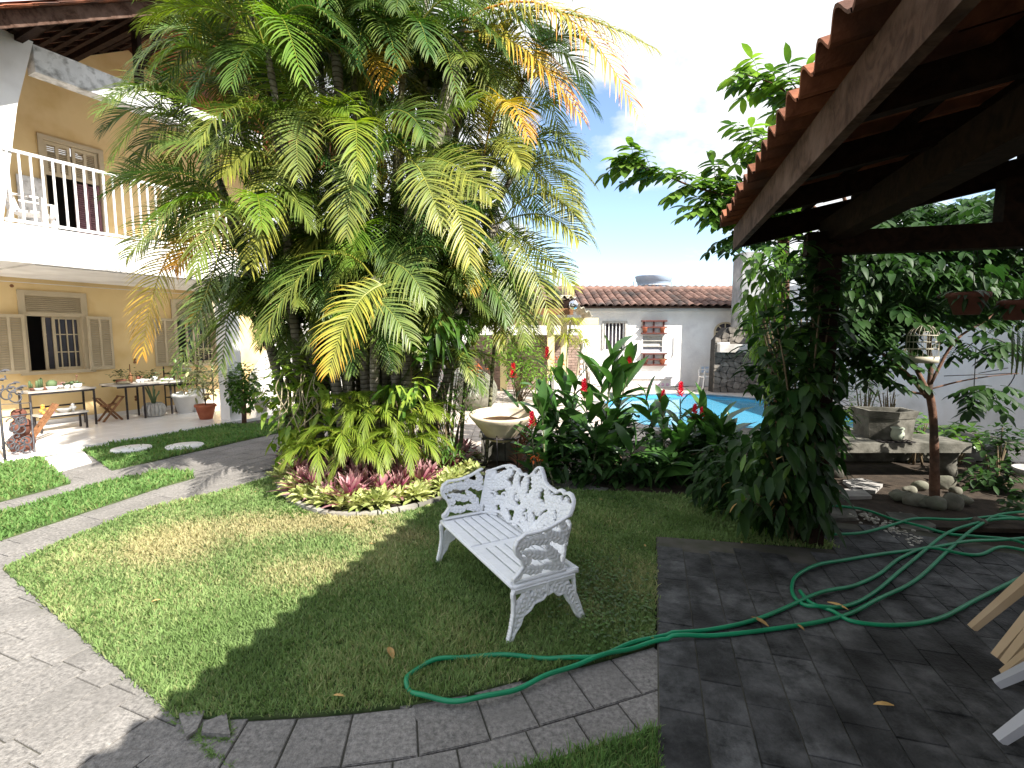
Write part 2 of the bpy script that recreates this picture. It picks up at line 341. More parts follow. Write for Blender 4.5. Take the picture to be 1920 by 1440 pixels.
def leaves(mb, P, Dr, Up, L, W, droop=.3, fold=.25, prof='lance', rnd=None, tip=0., tipgain=0., pw=1.0):
    P = np.asarray(P, float); N = len(P); Dr = nrmz(np.asarray(Dr, float)); Up = np.broadcast_to(np.asarray(Up, float), (N, 3))
    L = np.broadcast_to(L, (N,)); W = np.broadcast_to(W, (N,)); droop = np.broadcast_to(droop, (N,)); tip = np.broadcast_to(tip, (N,)); tipgain = np.broadcast_to(tipgain, (N,))
    if rnd is None: rnd = rng.uniform(0, 1, N)
    pr = PROF[prof]; K = len(pr)-1; c = P.copy(); V = np.zeros((N, K+1, 3, 3)); TT = np.zeros((N, K+1, 3))
    for i in range(K+1):
        t = i/K; d = Dr.copy(); d[:, 2] -= droop*t**pw*1.6; d = nrmz(d)
        if i: c = c+d*(L/K)[:, None]
        s = nrmz(np.cross(d, Up)); nn = np.cross(s, d); w = (W*pr[i]/2)[:, None]
        V[:, i, 0] = c-s*w+nn*w*fold; V[:, i, 1] = c; V[:, i, 2] = c+s*w+nn*w*fold; TT[:, i] = (tip+tipgain*t)[:, None]
    b = (np.arange(N)*(K+1)*3)[:, None, None]; i = (np.arange(K)*3)[None, :, None]; j = np.arange(2)[None, None]
    q = b+i+j; f = np.stack([q, q+1, q+4, q+3], -1).reshape(-1, 4)
    mb.add(V.reshape(-1, 3), f, rnd=np.repeat(rnd, (K+1)*3), tip=TT.ravel(), sm=True)
def bez(P0, P1, P2, n=14):
    t = np.linspace(0, 1, n)[:, None]; P0, P1, P2 = (np.array(list(p)) for p in (P0, P1, P2)); return (1-t)**2*P0+2*t*(1-t)*P1+t*t*P2
def frond(P0, P1, P2, npair=42, L=.4, w=.022, yel=0., tipy=.15, g=None, up=None, droop=.55, spread=58, start=.14, vee=.28):
    g = g or rng; mb = MB(); t = np.linspace(start, 1, npair); p0, p1, p2 = (np.array(list(p)) for p in (P0, P1, P2))
    B = lambda t: (1-t)**2*p0+2*t*(1-t)*p1+t*t*p2
    dB = lambda t: 2*(1-t)*(p1-p0)+2*t*(p2-p1)
    C = B(t[:, None]); Tn = nrmz(dB(t[:, None]))
    if up is None:
        h = p2-p0; h[2] = 0; h /= np.linalg.norm(h)+1e-6; up = np.array([0, 0, .75])+h*.65
    up = np.array(up, float); S = nrmz(np.cross(Tn, up)); Nn = np.cross(S, Tn)
    f = np.clip(np.sin(PI*(.12+.80*((t-start)/(1-start)))), 0.05, 1)**.75
    for sg in (-1, 1):
        al = np.radians(spread-48*t+g.normal(0, 4, npair)); ga = vee+g.normal(0, .10, npair)
        Dd = Tn*np.cos(al)[:, None]+np.sin(al)[:, None]*(sg*S*np.cos(ga)[:, None]+Nn*np.sin(ga)[:, None])
        tipb = np.clip(yel*(.25+.95*t)+g.normal(0, .05, npair)*(yel > .1), 0, 1)
        leaves(mb, C, Dd, Nn, L*f*g.uniform(.88, 1.06, npair), w, droop*g.uniform(.6, 1.25, npair), .35, 'strap', rnd=g.uniform(.1, .9, npair), tip=tipb, tipgain=tipy*g.uniform(.2, 1.3, npair), pw=1.7)
    q = np.linspace(0, 1, 9)[:, None]; tube(mb, B(q), np.linspace(min(.013, L*.035), .002, 9), 5, False, rnd=.7, tip=max(.3, yel))
    return mb
def inpoly(x, y, poly):
    r = np.zeros(np.shape(x), bool); n = len(poly)
    for i in range(n):
        x1, y1 = poly[i][0], poly[i][1]; x2, y2 = poly[(i+1) % n][0], poly[(i+1) % n][1]
        if y1 == y2: continue
        c = ((y1 > y) != (y2 > y)) & (x < (x2-x1)*(y-y1)/(y2-y1)+x1); r ^= c
    return r
def vol(px, py, Y, rx, ry, rY, n, g=None):
    """n points filling an ellipsoid given by its outline in the photograph and its depth"""
    g = g or rng; u = nrmz(g.normal(size=(n, 3)))*(g.uniform(0, 1, n)**.4)[:, None]
    return np.array([list(D(px+a*rx, py+b*ry, Y+c*rY)) for a, b, c in u])
def rdir(n, zlo=-.6, zhi=.3, g=None):
    g = g or rng; a = g.uniform(0, 2*PI, n); return nrmz(np.column_stack([np.cos(a), np.sin(a), g.uniform(zlo, zhi, n)]))
# a mesh built in world coordinates, kept as a top-level thing with its origin at loc
def thingmesh(mb, name, mt, label, cat, loc, group=None, smooth=False):
    me = mb.mesh(name, Vector(loc), smooth); me.materials.append(M(mt)); o = bpy.data.objects.new(name, me); COL.objects.link(o); o.location = loc
    WL[o.name] = Vector(loc); return tag(o, label, cat, group)
# ---------------------------------------------------------------- THE SETTING: ground, paving, lawns
def sheet(name, poly, z, mt, th=.02):
    mb = MB(); prism(mb, poly, z-th, z); return mb.build(name, mt, kind='structure')
mb = MB(); mb.add([(-400, -400, -.09), (400, -400, -.09), (400, 600, -.09), (-400, 600, -.09)], [[0, 1, 2, 3]]); mb.build('ground', 'soil', kind='structure')
lawn_main = [G(*p)[:2] for p in [(5, 1068), (100, 1024), (250, 962), (420, 922), (515, 893)]]+[(-2.7, 6.6), (-.7, 6.0), (.2, 5.5), (1.9, 5.25), (2.5, 4.9), tuple(ep(1.5, 4.45, 0))[:2], tuple(ep(.05, 4.30, 0))[:2], tuple(ep(.05, 2.78, 0))[:2]]
ARC = [(1.0, 2.73), (.84, 2.66), (.5, 2.52), (.11, 2.375), (-.2, 2.26), (-.5, 2.18), (-.85, 2.13), (-1.29, 2.095), (-1.53, 2.10)]
lawn_main += ARC[2:]
lawn_main = [tuple(p) for p in lawn_main]
lawn_strip = [tuple(G(*p)[:2]) for p in [(0, 1015), (-120, 1060), (-120, 995), (0, 965), (200, 905), (300, 885), (355, 888), (365, 897), (300, 915), (150, 965)]]
lawn_far = [tuple(G(*p)[:2]) for p in [(155, 845), (210, 883), (540, 808), (535, 795), (420, 799), (330, 814)]]
lawn_near = [tuple(G(*p)[:2]) for p in [(-80, 885), (75, 860), (132, 908), (0, 942), (-100, 975)]]
lawn_corner = [(.655, 2.05), (.27, 1.91), (-.08, 1.80), (-.3, 1.3), (.42, 1.1)]
court = [(-14, -3), (-14, 9), (-6.0, 10.2), (-4.9, 11), (-3.5, 12), (-3, 7), (-1.5, 6.0), (1.0, 6.0), (.30, -2)]
sheet('courtyard_bed', [(-16, -4), (-16, 16.8), (1.9, 16.8), (1.9, 6.6), (.6, 6.5), (.55, 3.4), (-.9, -4)], -.010, 'joint')
sheet('patio_bed', [(1.91, 16.8), (9, 16.8), (9, 14.5), (1.91, 14.5)], -.014, 'joint'); sheet('patio_bed', [(1.91, 6.6), (1.91, 8.2), (7.5, 8.2), (7.5, 7)], -.014, 'joint'); sheet('patio_bed', [(1.91, 8.21), (1.91, 14.49), (2.6, 14.49), (2.3, 11.2), (2.9, 8.21)], -.014, 'joint')
FV = Vector((.375, .927, 0)); FW = Vector((.927, -.375, 0))
_unit = {}
def paver_mesh(mt):
    if mt not in _unit:
        m = MB(); c = .007; q = [(-.5, -.5), (.5, -.5), (.5, .5), (-.5, .5)]
        V = [(x, y, -.04) for x, y in q]+[(x, y, -.004) for x, y in q]+[(x*(1-c*2), y*(1-c*2), 0) for x, y in q]
        f = [[8, 9, 10, 11]]+[[i+o, (i+1) % 4+o, (i+1) % 4+4+o, i+4+o] for o in (0, 4) for i in range(4)]
        m.add(V, f); me = m.mesh('paver'); me.materials.append(M(mt)); _unit[mt] = me
    return _unit[mt]
def lay(parent, rects, mt, cap, name='paver', stuff='distant_pavers'):
    """rects: (centre, along vector, length, width, z); nearest ones are single objects"""
    rects = [q for q in rects if any(inview(q[0]+q[1]*q[2]*.5*s, 70) for s in (-1, 0, 1))]
    rects.sort(key=lambda q: (q[0]-Vector((0, 0, 0))).length)
    me = paver_mesh(mt); rs = MB()
    for i, (c, ax, L, W, z) in enumerate(rects):
        ay = Vector((-ax.y, ax.x, 0)); tilt = Vector((random.gauss(0, .003), random.gauss(0, .003), 1)).normalized()
        if i < cap:
            mw = Matrix(((ax.x*L, ay.x*W, tilt.x, c.x), (ax.y*L, ay.y*W, tilt.y, c.y), (ax.dot(tilt)*-L, -ay.dot(tilt)*W, 1, z+random.uniform(-.0025, .0025)), (0, 0, 0, 1)))
            inst(name, me, parent, mw)
        else: box(rs, (c.x, c.y, z-.02), (L, W, .04), (ax, ay, Vector((0, 0, 1))), rnd=random.random())
    if rs.n: rs.build(stuff, mt, parent, kind='stuff')
def rows(X, r0, r1, e0, e1, w, l0, l1, ok, z, gap=.006):
    Yv = Vector((X.y, -X.x, 0)); out = []; r = r0; k = 0
    while r < r1:
        e = e0-random.uniform(0, l1)
        while e < e1:
            L = random.uniform(l0, l1); c = Yv*(r+w/2)+X*(e+L/2)
            if ok(c, L, w, X, Yv): out.append((c, X, L-gap, w-gap, z))
            e += L
        r += w
    return out
def covered(c, L, w, X, Yv):
    for poly in (lawn_main, lawn_strip, lawn_far, lawn_near, lawn_corner):
        if all(inpoly(c.x+X.x*a*L+Yv.x*b*w, c.y+X.y*a*L+Yv.y*b*w, poly) for a in (-.55, .55) for b in (-.55, .55)): return True
    return False
vfl = lambda c: c.dot(FN) > -9.22
arcpoly = [(.84, 2.66), (-.5, 2.19), (-1.53, 2.11), (-1.08, 1.62), (-.3, 1.3), (.5, 1.2)]
def ok_light(c, L, w, X, Yv):
    return c.dot(FN) > -9.2 and c.dot(RR) < -.55 and c.y < 9.5 and not covered(c, L, w, X, Yv) and not inpoly(c.x, c.y, arcpoly) and not (c.y > 6.3 and c.x > -3.1)
courtyard = T('courtyard_paving', 'pale grey rectangular stone pavers around and between the lawns', 'paving'); del courtyard['category']; courtyard['kind'] = 'structure'
lay(courtyard, rows(FV, -9, .2, -1.0, 10, .215, .27, .42, ok_light, 0), 'paver', 290)
# curved path of radial pavers
arcp = T('curved_path', 'curved grey paver path along the lawn edge', 'path'); del arcp['category']; arcp['kind'] = 'structure'
def resample(P, st):
    P = [Vector((p[0], p[1], 0)) for p in P]; out = [P[0]]; acc = 0
    for a, b in zip(P, P[1:]):
        L = (b-a).length; d = st-acc
        while d < L: out.append(a+(b-a)*d/L); d += st
        acc = (acc+L) % st if L >= st-acc else acc+L
    return out
fine = resample(ARC, .02)
def arc_at(s, off):
    i = min(max(s/.02, 0), len(fine)-1.001); k = int(i); p = fine[k].lerp(fine[k+1], i-k); a = fine[max(k-6, 0)]; b = fine[min(k+7, len(fine)-1)]
    t = (b-a).normalized(); return p+Vector((-t.y, t.x, 0))*off
stot = (len(fine)-1)*.02
for row, (o0, o1) in enumerate(((0.012, .30), (.30, .60), (.60, .86))):
    s = -.12*row
    while s < stot-.02:
        L = random.uniform(.22, .30); a, b = max(s, 0)+.004, min(s+L, stot)-.004
        if b-a > .05:
            m = MB(); q = [arc_at(a, o0+.004), arc_at(b, o0+.004), arc_at(b, o1-.004), arc_at(a, o1-.004)]
            q = [p for p in q]; c = sum(q, Vector())/4
            if (row < 2 or not inpoly(c.x, c.y, lawn_corner)) and c.dot(RR) < .20:
                h = random.uniform(-.002, .002); prism(m, [(p.x, p.y) for p in q], -.03, -.003+h); prism(m, [(c.x+(p.x-c.x)*.975, c.y+(p.y-c.y)*.975) for p in q], -.003+h, h+.001)
                m.build('paver', 'paver', arcp)
        s += L
sheet('garden_soil', [(-.9, 7.2), (-.8, 5.8), (.2, 5.3), (1.9, 5.0), (2.4, 4.45), (7.9, 4.2), (8.2, 6.7), (3.4, 6.74), (3.0, 7.9), (.3, 7.6)], -.006, 'soil', .04)
# two broken corner pieces at the lawn's tip
for pl in ([(335, 1345), (385, 1340), (370, 1375), (350, 1390)], [(382, 1362), (425, 1345), (432, 1385), (378, 1382)]):
    m = MB(); prism(m, [tuple(G(*p)[:2]) for p in pl], -.01, .022); m.build('paver', 'paver', arcp)
# dark terrace under the tiled roof
terr = T('terrace_paving', 'dark weathered stone pavers of the terrace under the roof', 'paving'); del terr['category']; terr['kind'] = 'structure'
tpoly = [tuple(ep(r, e, 0))[:2] for r, e in ((.06, -2), (.06, 4.3), (1.45, 4.42), (1.6, 5.1), (2.4, 5.05), (2.9, 4.75), (3.9, 4.5), (6.5, 4.2), (6.5, -2))]
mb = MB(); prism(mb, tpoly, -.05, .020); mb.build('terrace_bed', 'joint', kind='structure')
def ok_t(c, L, w, X, Yv): return inpoly(c.x+X.x*L*.45, c.y+X.y*L*.45, tpoly) and inpoly(c.x-X.x*L*.45, c.y-X.y*L*.45, tpoly) and c.y > .9
XE = Vector((EE.x, EE.y, 0)).normalized()
tr_ = []
rr_ = .065
for w in [.20]+[.195]*24:
    tr_ += rows(XE, rr_, rr_+w*.5, .2, 5.2, w, .24, .42, ok_t, .028); rr_ += w
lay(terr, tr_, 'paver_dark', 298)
# pale pool patio
def ok_p(c, L, w, X, Yv): return 6.9 < c.y < 16.7 and c.x > -3.2 and ((c.x-4.7)/2.9)**2+((c.y-11.2)/3.6)**2 > 1.0 and not inpoly(c.x, c.y, [(-.3, 6.6), (3.5, 6.6), (3.5, 8.2), (-.3, 8.2)])
patio = T('pool_patio', 'pale stone patio around the pool', 'paving'); del patio['category']; patio['kind'] = 'structure'
lay(patio, rows(Vector((0, 1, 0)), -3.4, 8.2, 6.8, 16.8, .45, .42, .5, ok_p, 0.0), 'patio', 120, 'paving_slab', 'distant_slabs')
# lawns
def lawn(name, poly, mt, hgt, dens, cut=None, z=.012):
    sheet(name, poly, z, 'turf_soil', .05)
    xs = [p[0] for p in poly]; ys = [p[1] for p in poly]; area = (max(xs)-min(xs))*(max(ys)-min(ys)); n = int(area*dens)
    x = rng.uniform(min(xs), max(xs), n); y = rng.uniform(min(ys), max(ys), n); d = np.hypot(np.hypot(x, y), 1.5)
    jx, jy = rng.normal(0, .011, n), rng.normal(0, .011, n); k = inpoly(x+jx, y+jy, poly) & (rng.uniform(0, 1, n) < np.clip((3.0/d)**1.7, 0, 1))
    if cut: k &= ~inpoly(x, y, cut)
    sx = 960+FOC*x/np.maximum(y, .1); k &= (sx > -200) & (sx < 2100) & (y > 1.2)
    x, y, d = x[k], y[k], d[k]; n = len(x)
    n1 = np.sin(x*3.1+y*1.3)+np.sin(y*4.7-x*2.2+1)+np.sin(x*7.3+y*5.1+2)*.6+np.sin(x*13+y*9)*.4
    dry = np.zeros(n)
    for (px, py, sx_, sy_, w) in ((330, 1035, .6, .4, .52), (480, 985, .8, .35, .5), (660, 985, .5, .22, .55), (560, 1075, .5, .3, .35), (760, 1010, .35, .2, .4), (1120, 1100, .5, .5, .2)):
        c = G(px, py); dry += w*np.exp(-((x-c.x)/sx_)**2-((y-c.y)/sy_)**2)
    dry = np.clip(dry*(1 if name == 'lawn' else 0)+.09*n1*(.8 if name == 'lawn' else .3)+rng.normal(0, .14, n)-.02, 0, 1)
    h = hgt*rng.uniform(.6, 1.35, n)*(1+.45*(n1 > 1.1)+.5*(np.sin(x*31+y*17)*np.sin(y*29-x*13) > .8)); a = rng.uniform(0, 2*PI, n); wd = .0011*d*rng.uniform(.7, 1.3, n)
    ln = rng.uniform(.2, 1.0, n)*h; b = a+rng.uniform(-1, 1, n); dx, dy = np.cos(b)*ln, np.sin(b)*ln; sx_, sy_ = -np.sin(a)*wd, np.cos(a)*wd; z0 = np.full(n, z-.002)
    V = np.stack([np.column_stack([x-sx_, y-sy_, z0]), np.column_stack([x+sx_, y+sy_, z0]), np.column_stack([x+dx*.4+sx_*.8, y+dy*.4+sy_*.8, z0+h*.6]), np.column_stack([x+dx*.4-sx_*.8, y+dy*.4-sy_*.8, z0+h*.6]), np.column_stack([x+dx, y+dy, z0+h*.95])], 1)
    i = (np.arange(n)*5)[:, None]; m = MB()
    m.add(V.reshape(-1, 3), i+np.array([[0, 1, 2, 3]]), rnd=np.repeat(rng.uniform(0, 1, n)*.6+.4*np.clip(.5+n1*.2, 0, 1), 5), tip=np.repeat(dry, 5), sm=True); m.f.append((i+np.array([[3, 2, 4]]), 0, True))
    return m.build('grass', mt, kind='stuff', label='short grass growing on the '+name.replace('_', ' '))
BED = [tuple(G(*p)[:2]) for p in [(522, 893), (524, 915), (545, 942), (590, 962), (640, 970), (690, 968), (745, 960), (800, 948), (850, 930), (893, 905), (905, 880), (880, 850)]]+[(-1.4, 7.6), (-2.6, 7.8), (-3.4, 7.0)]
lawn('lawn', lawn_main, 'grass', .026, 20000, BED)
lawn('lawn_strip', lawn_strip, 'turf_green', .04, 17000)
lawn('lawn_by_veranda', lawn_far, 'turf_green', .045, 17000)
lawn('lawn_by_gate', lawn_near, 'turf_green', .045, 17000)
lawn('lawn_corner', lawn_corner, 'turf_green', .04, 15000)
# ---------------------------------------------------------------- pool
pool = []
for i in range(40):
    a = i*2*PI/40; pool.append((4.7+2.6*math.cos(a), 11.2+3.3*math.sin(a)))
m = MB(); cop = [(4.7+(x-4.7)*1.11, 11.2+(y-11.2)*1.09) for x, y in pool]; n = 40
V = [(x, y, .04) for x, y in pool]+[(x, y, .04) for x, y in cop]+[(x, y, -.02) for x, y in pool]+[(x, y, -.02) for x, y in cop]
m.add(V, [[i, n+i, n+(i+1) % n, (i+1) % n] for i in range(n)]+[[i, (i+1) % n, 2*n+(i+1) % n, 2*n+i] for i in range(n)]+[[n+i, 3*n+i, 3*n+(i+1) % n, n+(i+1) % n] for i in range(n)])
m.build('pool_edge', 'slab_light', kind='structure')
m = MB(); m.add([(x, y, .02) for x, y in pool]+[(x, y, -1.2) for x, y in pool], [[n+i for i in range(n)]]+[[i, n+i, n+(i+1) % n, (i+1) % n] for i in range(n)])
m.build('pool_basin', 'pool_tile', kind='structure')
wm = bpy.data.materials.new('water'); wm.use_nodes = True; t = wm.node_tree; p = t.nodes['Principled BSDF']
p.inputs['Base Color'].default_value = (.12, .55, .85, 1); p.inputs['Roughness'].default_value = .04; p.inputs['Alpha'].default_value = .55; p.inputs['IOR'].default_value = 1.33
nz = t.nodes.new('ShaderNodeTexNoise'); nz.inputs['Scale'].default_value = 3.5; nz.inputs['Detail'].default_value = 3; b = t.nodes.new('ShaderNodeBump'); b.inputs['Strength'].default_value = .25; b.inputs['Distance'].default_value = .05
t.links.new(nz.outputs[0], b.inputs['Height']); t.links.new(b.outputs[0], p.inputs['Normal']); MATS['water'] = wm
m = MB(); m.add([(x, y, -.06) for x, y in pool], [list(range(n))]); m.build('pool_water', 'water', kind='structure')
# ---------------------------------------------------------------- veranda floor
vf = T('veranda_floor', 'white glossy tiled floor of the veranda', 'floor'); del vf['category']; vf['kind'] = 'structure'
a = 1.0
tm = None; cells = []
m = MB(); fbox(m, .8, 9.6, -12.1, -9.3, -.03, .045); m.build('floor_base', 'floor_tile', vf)
m = MB(); q = MB()
ct = []
for i in range(22):
    for j in range(7):
        a0 = .8+i*.4; n0 = -12.1+j*.4; c = fp(a0+.2, n0+.2, .05)
        ct.append((c, FU, .3985, .3985, .052))
tile_me = paver_mesh('floor_tile'); [inst('floor_tile', tile_me, vf, Matrix(((X.x*L, -X.y*W, 0, c.x), (X.y*L, X.x*W, 0, c.y), (0, 0, .5, z), (0, 0, 0, 1)))) for c, X, L, W, z in ct if inview(c, 60)]
m = MB(); prism(m, [tuple(G(*p)[:2]) for p in [(66, 864), (155, 845), (172, 868), (104, 888)]], -.02, .02); m.build('veranda_step', 'floor_tile', kind='structure')
for i, (px, py) in enumerate(((247, 847), (347, 842))):
    c = G(px, py); m = MB(); lathe(m, [(.25, 0), (.255, .05), (.25, .063), (.0, .066)], (c.x, c.y, .0), 24)
    o = m.build('stepping_stone', 'pot_white', loc=(c.x, c.y, 0))
    tag(o, ('round pale stepping stone in full sun on the veranda lawn' if i == 0 else 'round pale stepping stone in palm shade on the veranda lawn'), 'stepping stone')
# ---------------------------------------------------------------- YELLOW HOUSE
W0 = -12.11; B0 = -9.7
def holed(mb, a0, a1, z0, z1, n0, n1, holes, fn=fbox):
    xs = sorted({a0, a1}|{h[0] for h in holes}|{h[1] for h in holes}); zs = sorted({z0, z1}|{h[2] for h in holes}|{h[3] for h in holes})
    for i in range(len(xs)-1):
        run = None
        for j in range(len(zs)-1):
            cx, cz = (xs[i]+xs[i+1])/2, (zs[j]+zs[j+1])/2
            inh = any(h[0] < cx < h[1] and h[2] < cz < h[3] for h in holes)
            if not inh: run = (run[0], zs[j+1]) if run else (zs[j], zs[j+1])
            if (inh or j == len(zs)-2) and run: fn(mb, xs[i], xs[i+1], n0, n1, run[0], run[1]); run = None
house = T('yellow_house', 'yellow two-storey house with cream shutters and a white balcony', 'house', fp(5, -12, 0))
HW = [(4.05, 4.94, 1.08, 2.50), (6.66, 7.58, 1.08, 2.50)]
m = MB(); holed(m, 1.2, 9.6, 0, 2.81, W0-.2, W0, HW); holed(m, 1.2, 8.6, 2.81, 5.6, W0-.2, W0, [(4.5, 5.46, 3.24, 5.40)])
PK = 6.1
def roofz(a): return 5.74+.623*(min(a, PK)-3.02)-.623*max(0, a-PK)
vprism(m, [(1.2, 5.6), (9.2, 5.6), (PK, roofz(PK)), (3.0, roofz(3.0)), (2.75, 5.6)], fp(0, W0-.1, 0), FU, Vector((0, 0, 1)), .2)
m.build('wall', 'plaster_yellow', house)
m = MB(); fbox(m, 1.2, 9.6, -18, W0-1.5, 0, 5.6); m.build('dark_room_block', 'room_shade', house)  # solid near-black block, painted darkness behind the openings
m = MB(); fbox(m, 1.2, 7.3, W0+.002, B0+.05, 2.80, 3.22); fbox(m, 1.2, 7.3, B0+.05, B0+.13, 2.79, 3.33); m.build('balcony_slab', 'plaster_white', house)
m = MB(); fbox(m, 3.4, 7.3, W0+.1, B0+.05, 2.775, 2.798); m.build('balcony_soffit', 'plaster_white', house)
m = MB(); fbox(m, 3.62, 7.3, B0-.2, B0+.04, 5.57, 5.95); m.build('upper_beam', 'beam_white', house)
m = MB(); vprism(m, [(1.2, 3.33), (3.10, 3.33), (3.37, 4.99), (3.615, 5.97), (3.0, 5.97), (1.2, 5.2)], fp(0, B0-.03, 0), FU, Vector((0, 0, 1)), .2); m.build('side_fin', 'plaster_white', house)
m = MB(); fbox(m, 6.10, 6.40, B0-.02, B0+.28, .05, 2.79); m.build('column', 'plaster_white', house)
m = MB(); fbox(m, 1.2, 9.6, W0, W0+.012, .05, .14); m.build('skirting', 'floor_tile', house)
m = MB(); fbox(m, 5.9, 6.6, B0-.1, B0+.40, -.05, .045); m.build('column_base', 'concrete', house)
# windows
def slats(mb, a0, a1, n, z0, z1, num, th=.012):
    for i in range(num):
        z = z0+(i+.5)*(z1-z0)/num; c = fp((a0+a1)/2, n, z); ax = FN*.6+Vector((0, 0, -.8)); ax.normalize(); box(mb, c, (a1-a0, (z1-z0)/num*1.05, .006), (FU, ax, FU.cross(ax)))
def shutter(par, hinge, ang, wd, z0, z1, name='shutter'):
    """louvred leaf standing off the wall: drawn in the wall plane and turned about its hinge"""
    m = MB(); s = MB(); sg = 1 if wd > 0 else -1; w = abs(wd); n = W0+.06
    a0 = hinge if sg > 0 else hinge-w; a1 = a0+w
    for x0, x1 in ((a0, a0+.045), (a1-.045, a1), ((a0+a1)/2-.02, (a0+a1)/2+.02)): fbox(m, x0, x1, n, n+.035, z0, z1)
    for q0, q1 in ((z0, z0+.06), (z1-.06, z1)):
        fbox(m, a0+.045, (a0+a1)/2-.02, n+.001, n+.034, q0, q1); fbox(m, (a0+a1)/2+.02, a1-.045, n+.001, n+.034, q0, q1)
    for x0, x1 in ((a0+.045, (a0+a1)/2-.02), ((a0+a1)/2+.02, a1-.045)): slats(s, x0, x1, n+.018, z0+.06, z1-.06, 22)
    piv = np.array(list(fp(hinge, n, 0))); c, s_ = math.cos(ang), math.sin(ang); Rm = np.array([[c, -s_, 0], [s_, c, 0], [0, 0, 1]])
    for q in (m, s): q.v = [(v-piv)@Rm.T+piv for v in q.v]
    o = m.build(name, 'cream_wood', par); b = s.build('slats', 'cream_wood', par, kind='stuff'); return o
def lower_window(a0, a1, full):
    z0, z1 = 1.08, 2.50; zt = 2.10
    m = MB(); n0, n1 = W0-.16, W0+.03
    fbox(m, a0-.07, a0+.03, n0, n1, z0, z1+.07); fbox(m, a1-.03, a1+.07, n0, n1, z0, z1+.07)
    fbox(m, a0+.03, a1-.03, n0, n1-.002, z1-.03, z1+.068); fbox(m, a0+.03, a1-.03, n0, n1-.002, zt, zt+.07)
    w = m.build('window', 'cream_wood', house)
    m = MB(); fbox(m, a0-.12, a1+.12, W0-.16, W0+.06, z0-.07, z0-.001); m.build('sill', 'cream_wood', w)
    m = MB(); slats(m, a0+.03, a1-.03, W0-.0, zt+.07, z1-.03, 8); m.build('vent_slats', 'cream_wood', w, kind='stuff')
    m = MB(); am = a0+.29; n = W0-.09                                   # sliding sashes pushed right
    for s0, s1, nn, cols in ((am, am+.40, n-.04, 3), (am+.13, a1-.03, n, 4)):
        fbox(m, s0, s0+.045, nn, nn+.03, z0, zt); fbox(m, s1-.045, s1, nn, nn+.03, z0, zt)
        fbox(m, s0+.045, s1-.045, nn+.001, nn+.029, z0, z0+.05); fbox(m, s0+.045, s1-.045, nn+.001, nn+.029, zt-.05, zt)
        for k in range(1, cols): x = s0+(s1-s0)*k/cols; fbox(m, x-.009, x+.009, nn+.004, nn+.024, z0+.05, zt-.05)
        for k in (1, 2): z = z0+(zt-z0)*k/3; fbox(m, s0+.045, s1-.045, nn+.002, nn+.026, z-.01, z+.01)
    m.build('sash', 'cream_wood', w)
    m = MB(); fbox(m, am+.05, a1-.05, n-.012, n-.006, z0+.02, zt-.02); m.build('pane', 'window_glass', w)
    m = MB(); fbox(m, am+.35, a1-.06, n-.09, n-.07, z0+.02, zt-.1); m.build('curtain', 'curtain', w)
    return w
w1 = lower_window(4.05, 4.94, 1); shutter(w1, 4.03, -.10, -.43, 1.05, 2.12); shutter(w1, 4.96, .12, .44, 1.05, 2.12)
w2 = lower_window(6.66, 7.58, 1); shutter(w2, 6.64, -.16, -.45, 1.05, 2.12); shutter(w2, 7.60, .12, .44, 1.05, 2.12)
# balcony door
m = MB(); n0, n1 = W0-.1, W0+.03; a0, a1, zt = 4.5, 5.46, 5.40
fbox(m, a0-.03, a0+.05, n0, n1, 3.22, zt+.05); fbox(m, a1-.05, a1+.03, n0, n1, 3.22, zt+.05); fbox(m, a0+.05, a1-.05, n0, n1-.002, zt-.03, zt+.048)
dr = m.build('balcony_door', 'cream_wood', house)
m = MB(); s = MB()
for x0, x1 in ((4.56, 4.96), (4.99, 5.40)):
    xm = (x0+x1)/2
    for u0, u1 in ((x0, x0+.05), (xm-.025, xm+.025), (x1-.05, x1)): fbox(m, u0, u1, W0-.06, W0-.02, 4.75, 5.36)
    for q in (4.75, 5.30): fbox(m, x0+.05, xm-.025, W0-.058, W0-.022, q, q+.06); fbox(m, xm+.025, x1-.05, W0-.058, W0-.022, q, q+.06)
    for u0, u1 in ((x0+.05, xm-.025), (xm+.025, x1-.05)): slats(s, u0, u1, W0-.04, 4.81, 5.30, 14)
m.build('transom', 'cream_wood', dr); s.build('louvre_slats', 'cream_wood', dr, kind='stuff')
m = MB(); s = MB(); x0, x1 = 4.98, 5.40; xm = (x0+x1)/2
for u0, u1 in ((x0, x0+.04), (xm-.02, xm+.02), (x1-.04, x1)): fbox(m, u0, u1, W0-.06, W0-.02, 3.24, 4.73)
for u0, u1 in ((x0+.04, xm-.02), (xm+.02, x1-.04)): slats(s, u0, u1, W0-.04, 3.26, 4.70, 34)
m.build('door_leaf', 'curtain_mauve', dr); s.build('leaf_slats', 'curtain_mauve', dr, kind='stuff')
m = MB(); fbox(m, 4.12, 4.50, W0+.02, W0+.05, 3.25, 4.62); m.build('open_door_leaf', 'beam_white', dr)
# railing
rail = T('balcony_railing', 'white metal railing of upright bars along the balcony edge', 'railing', fp(4.8, B0+.09, 3.33))
m = MB(); n = B0+.08
fbox(m, 3.16, 7.25, n-.02, n+.02, 4.33, 4.37); m.build('top_rail', 'rail_white', rail)
m = MB(); fbox(m, 3.12, 7.25, n-.015, n+.015, 3.36, 3.40); m.build('bottom_rail', 'rail_white', rail)
m = MB(); fbox(m, -.0125, .0125, -.0125, .0125, 0, .93); bar = m.mesh('bar'); bar.materials.append(M('rail_white'))
k = 3.2
while k < 7.2: inst('rail_bar', bar, rail, Matrix.Translation(fp(k, n, 3.40))); k += .127
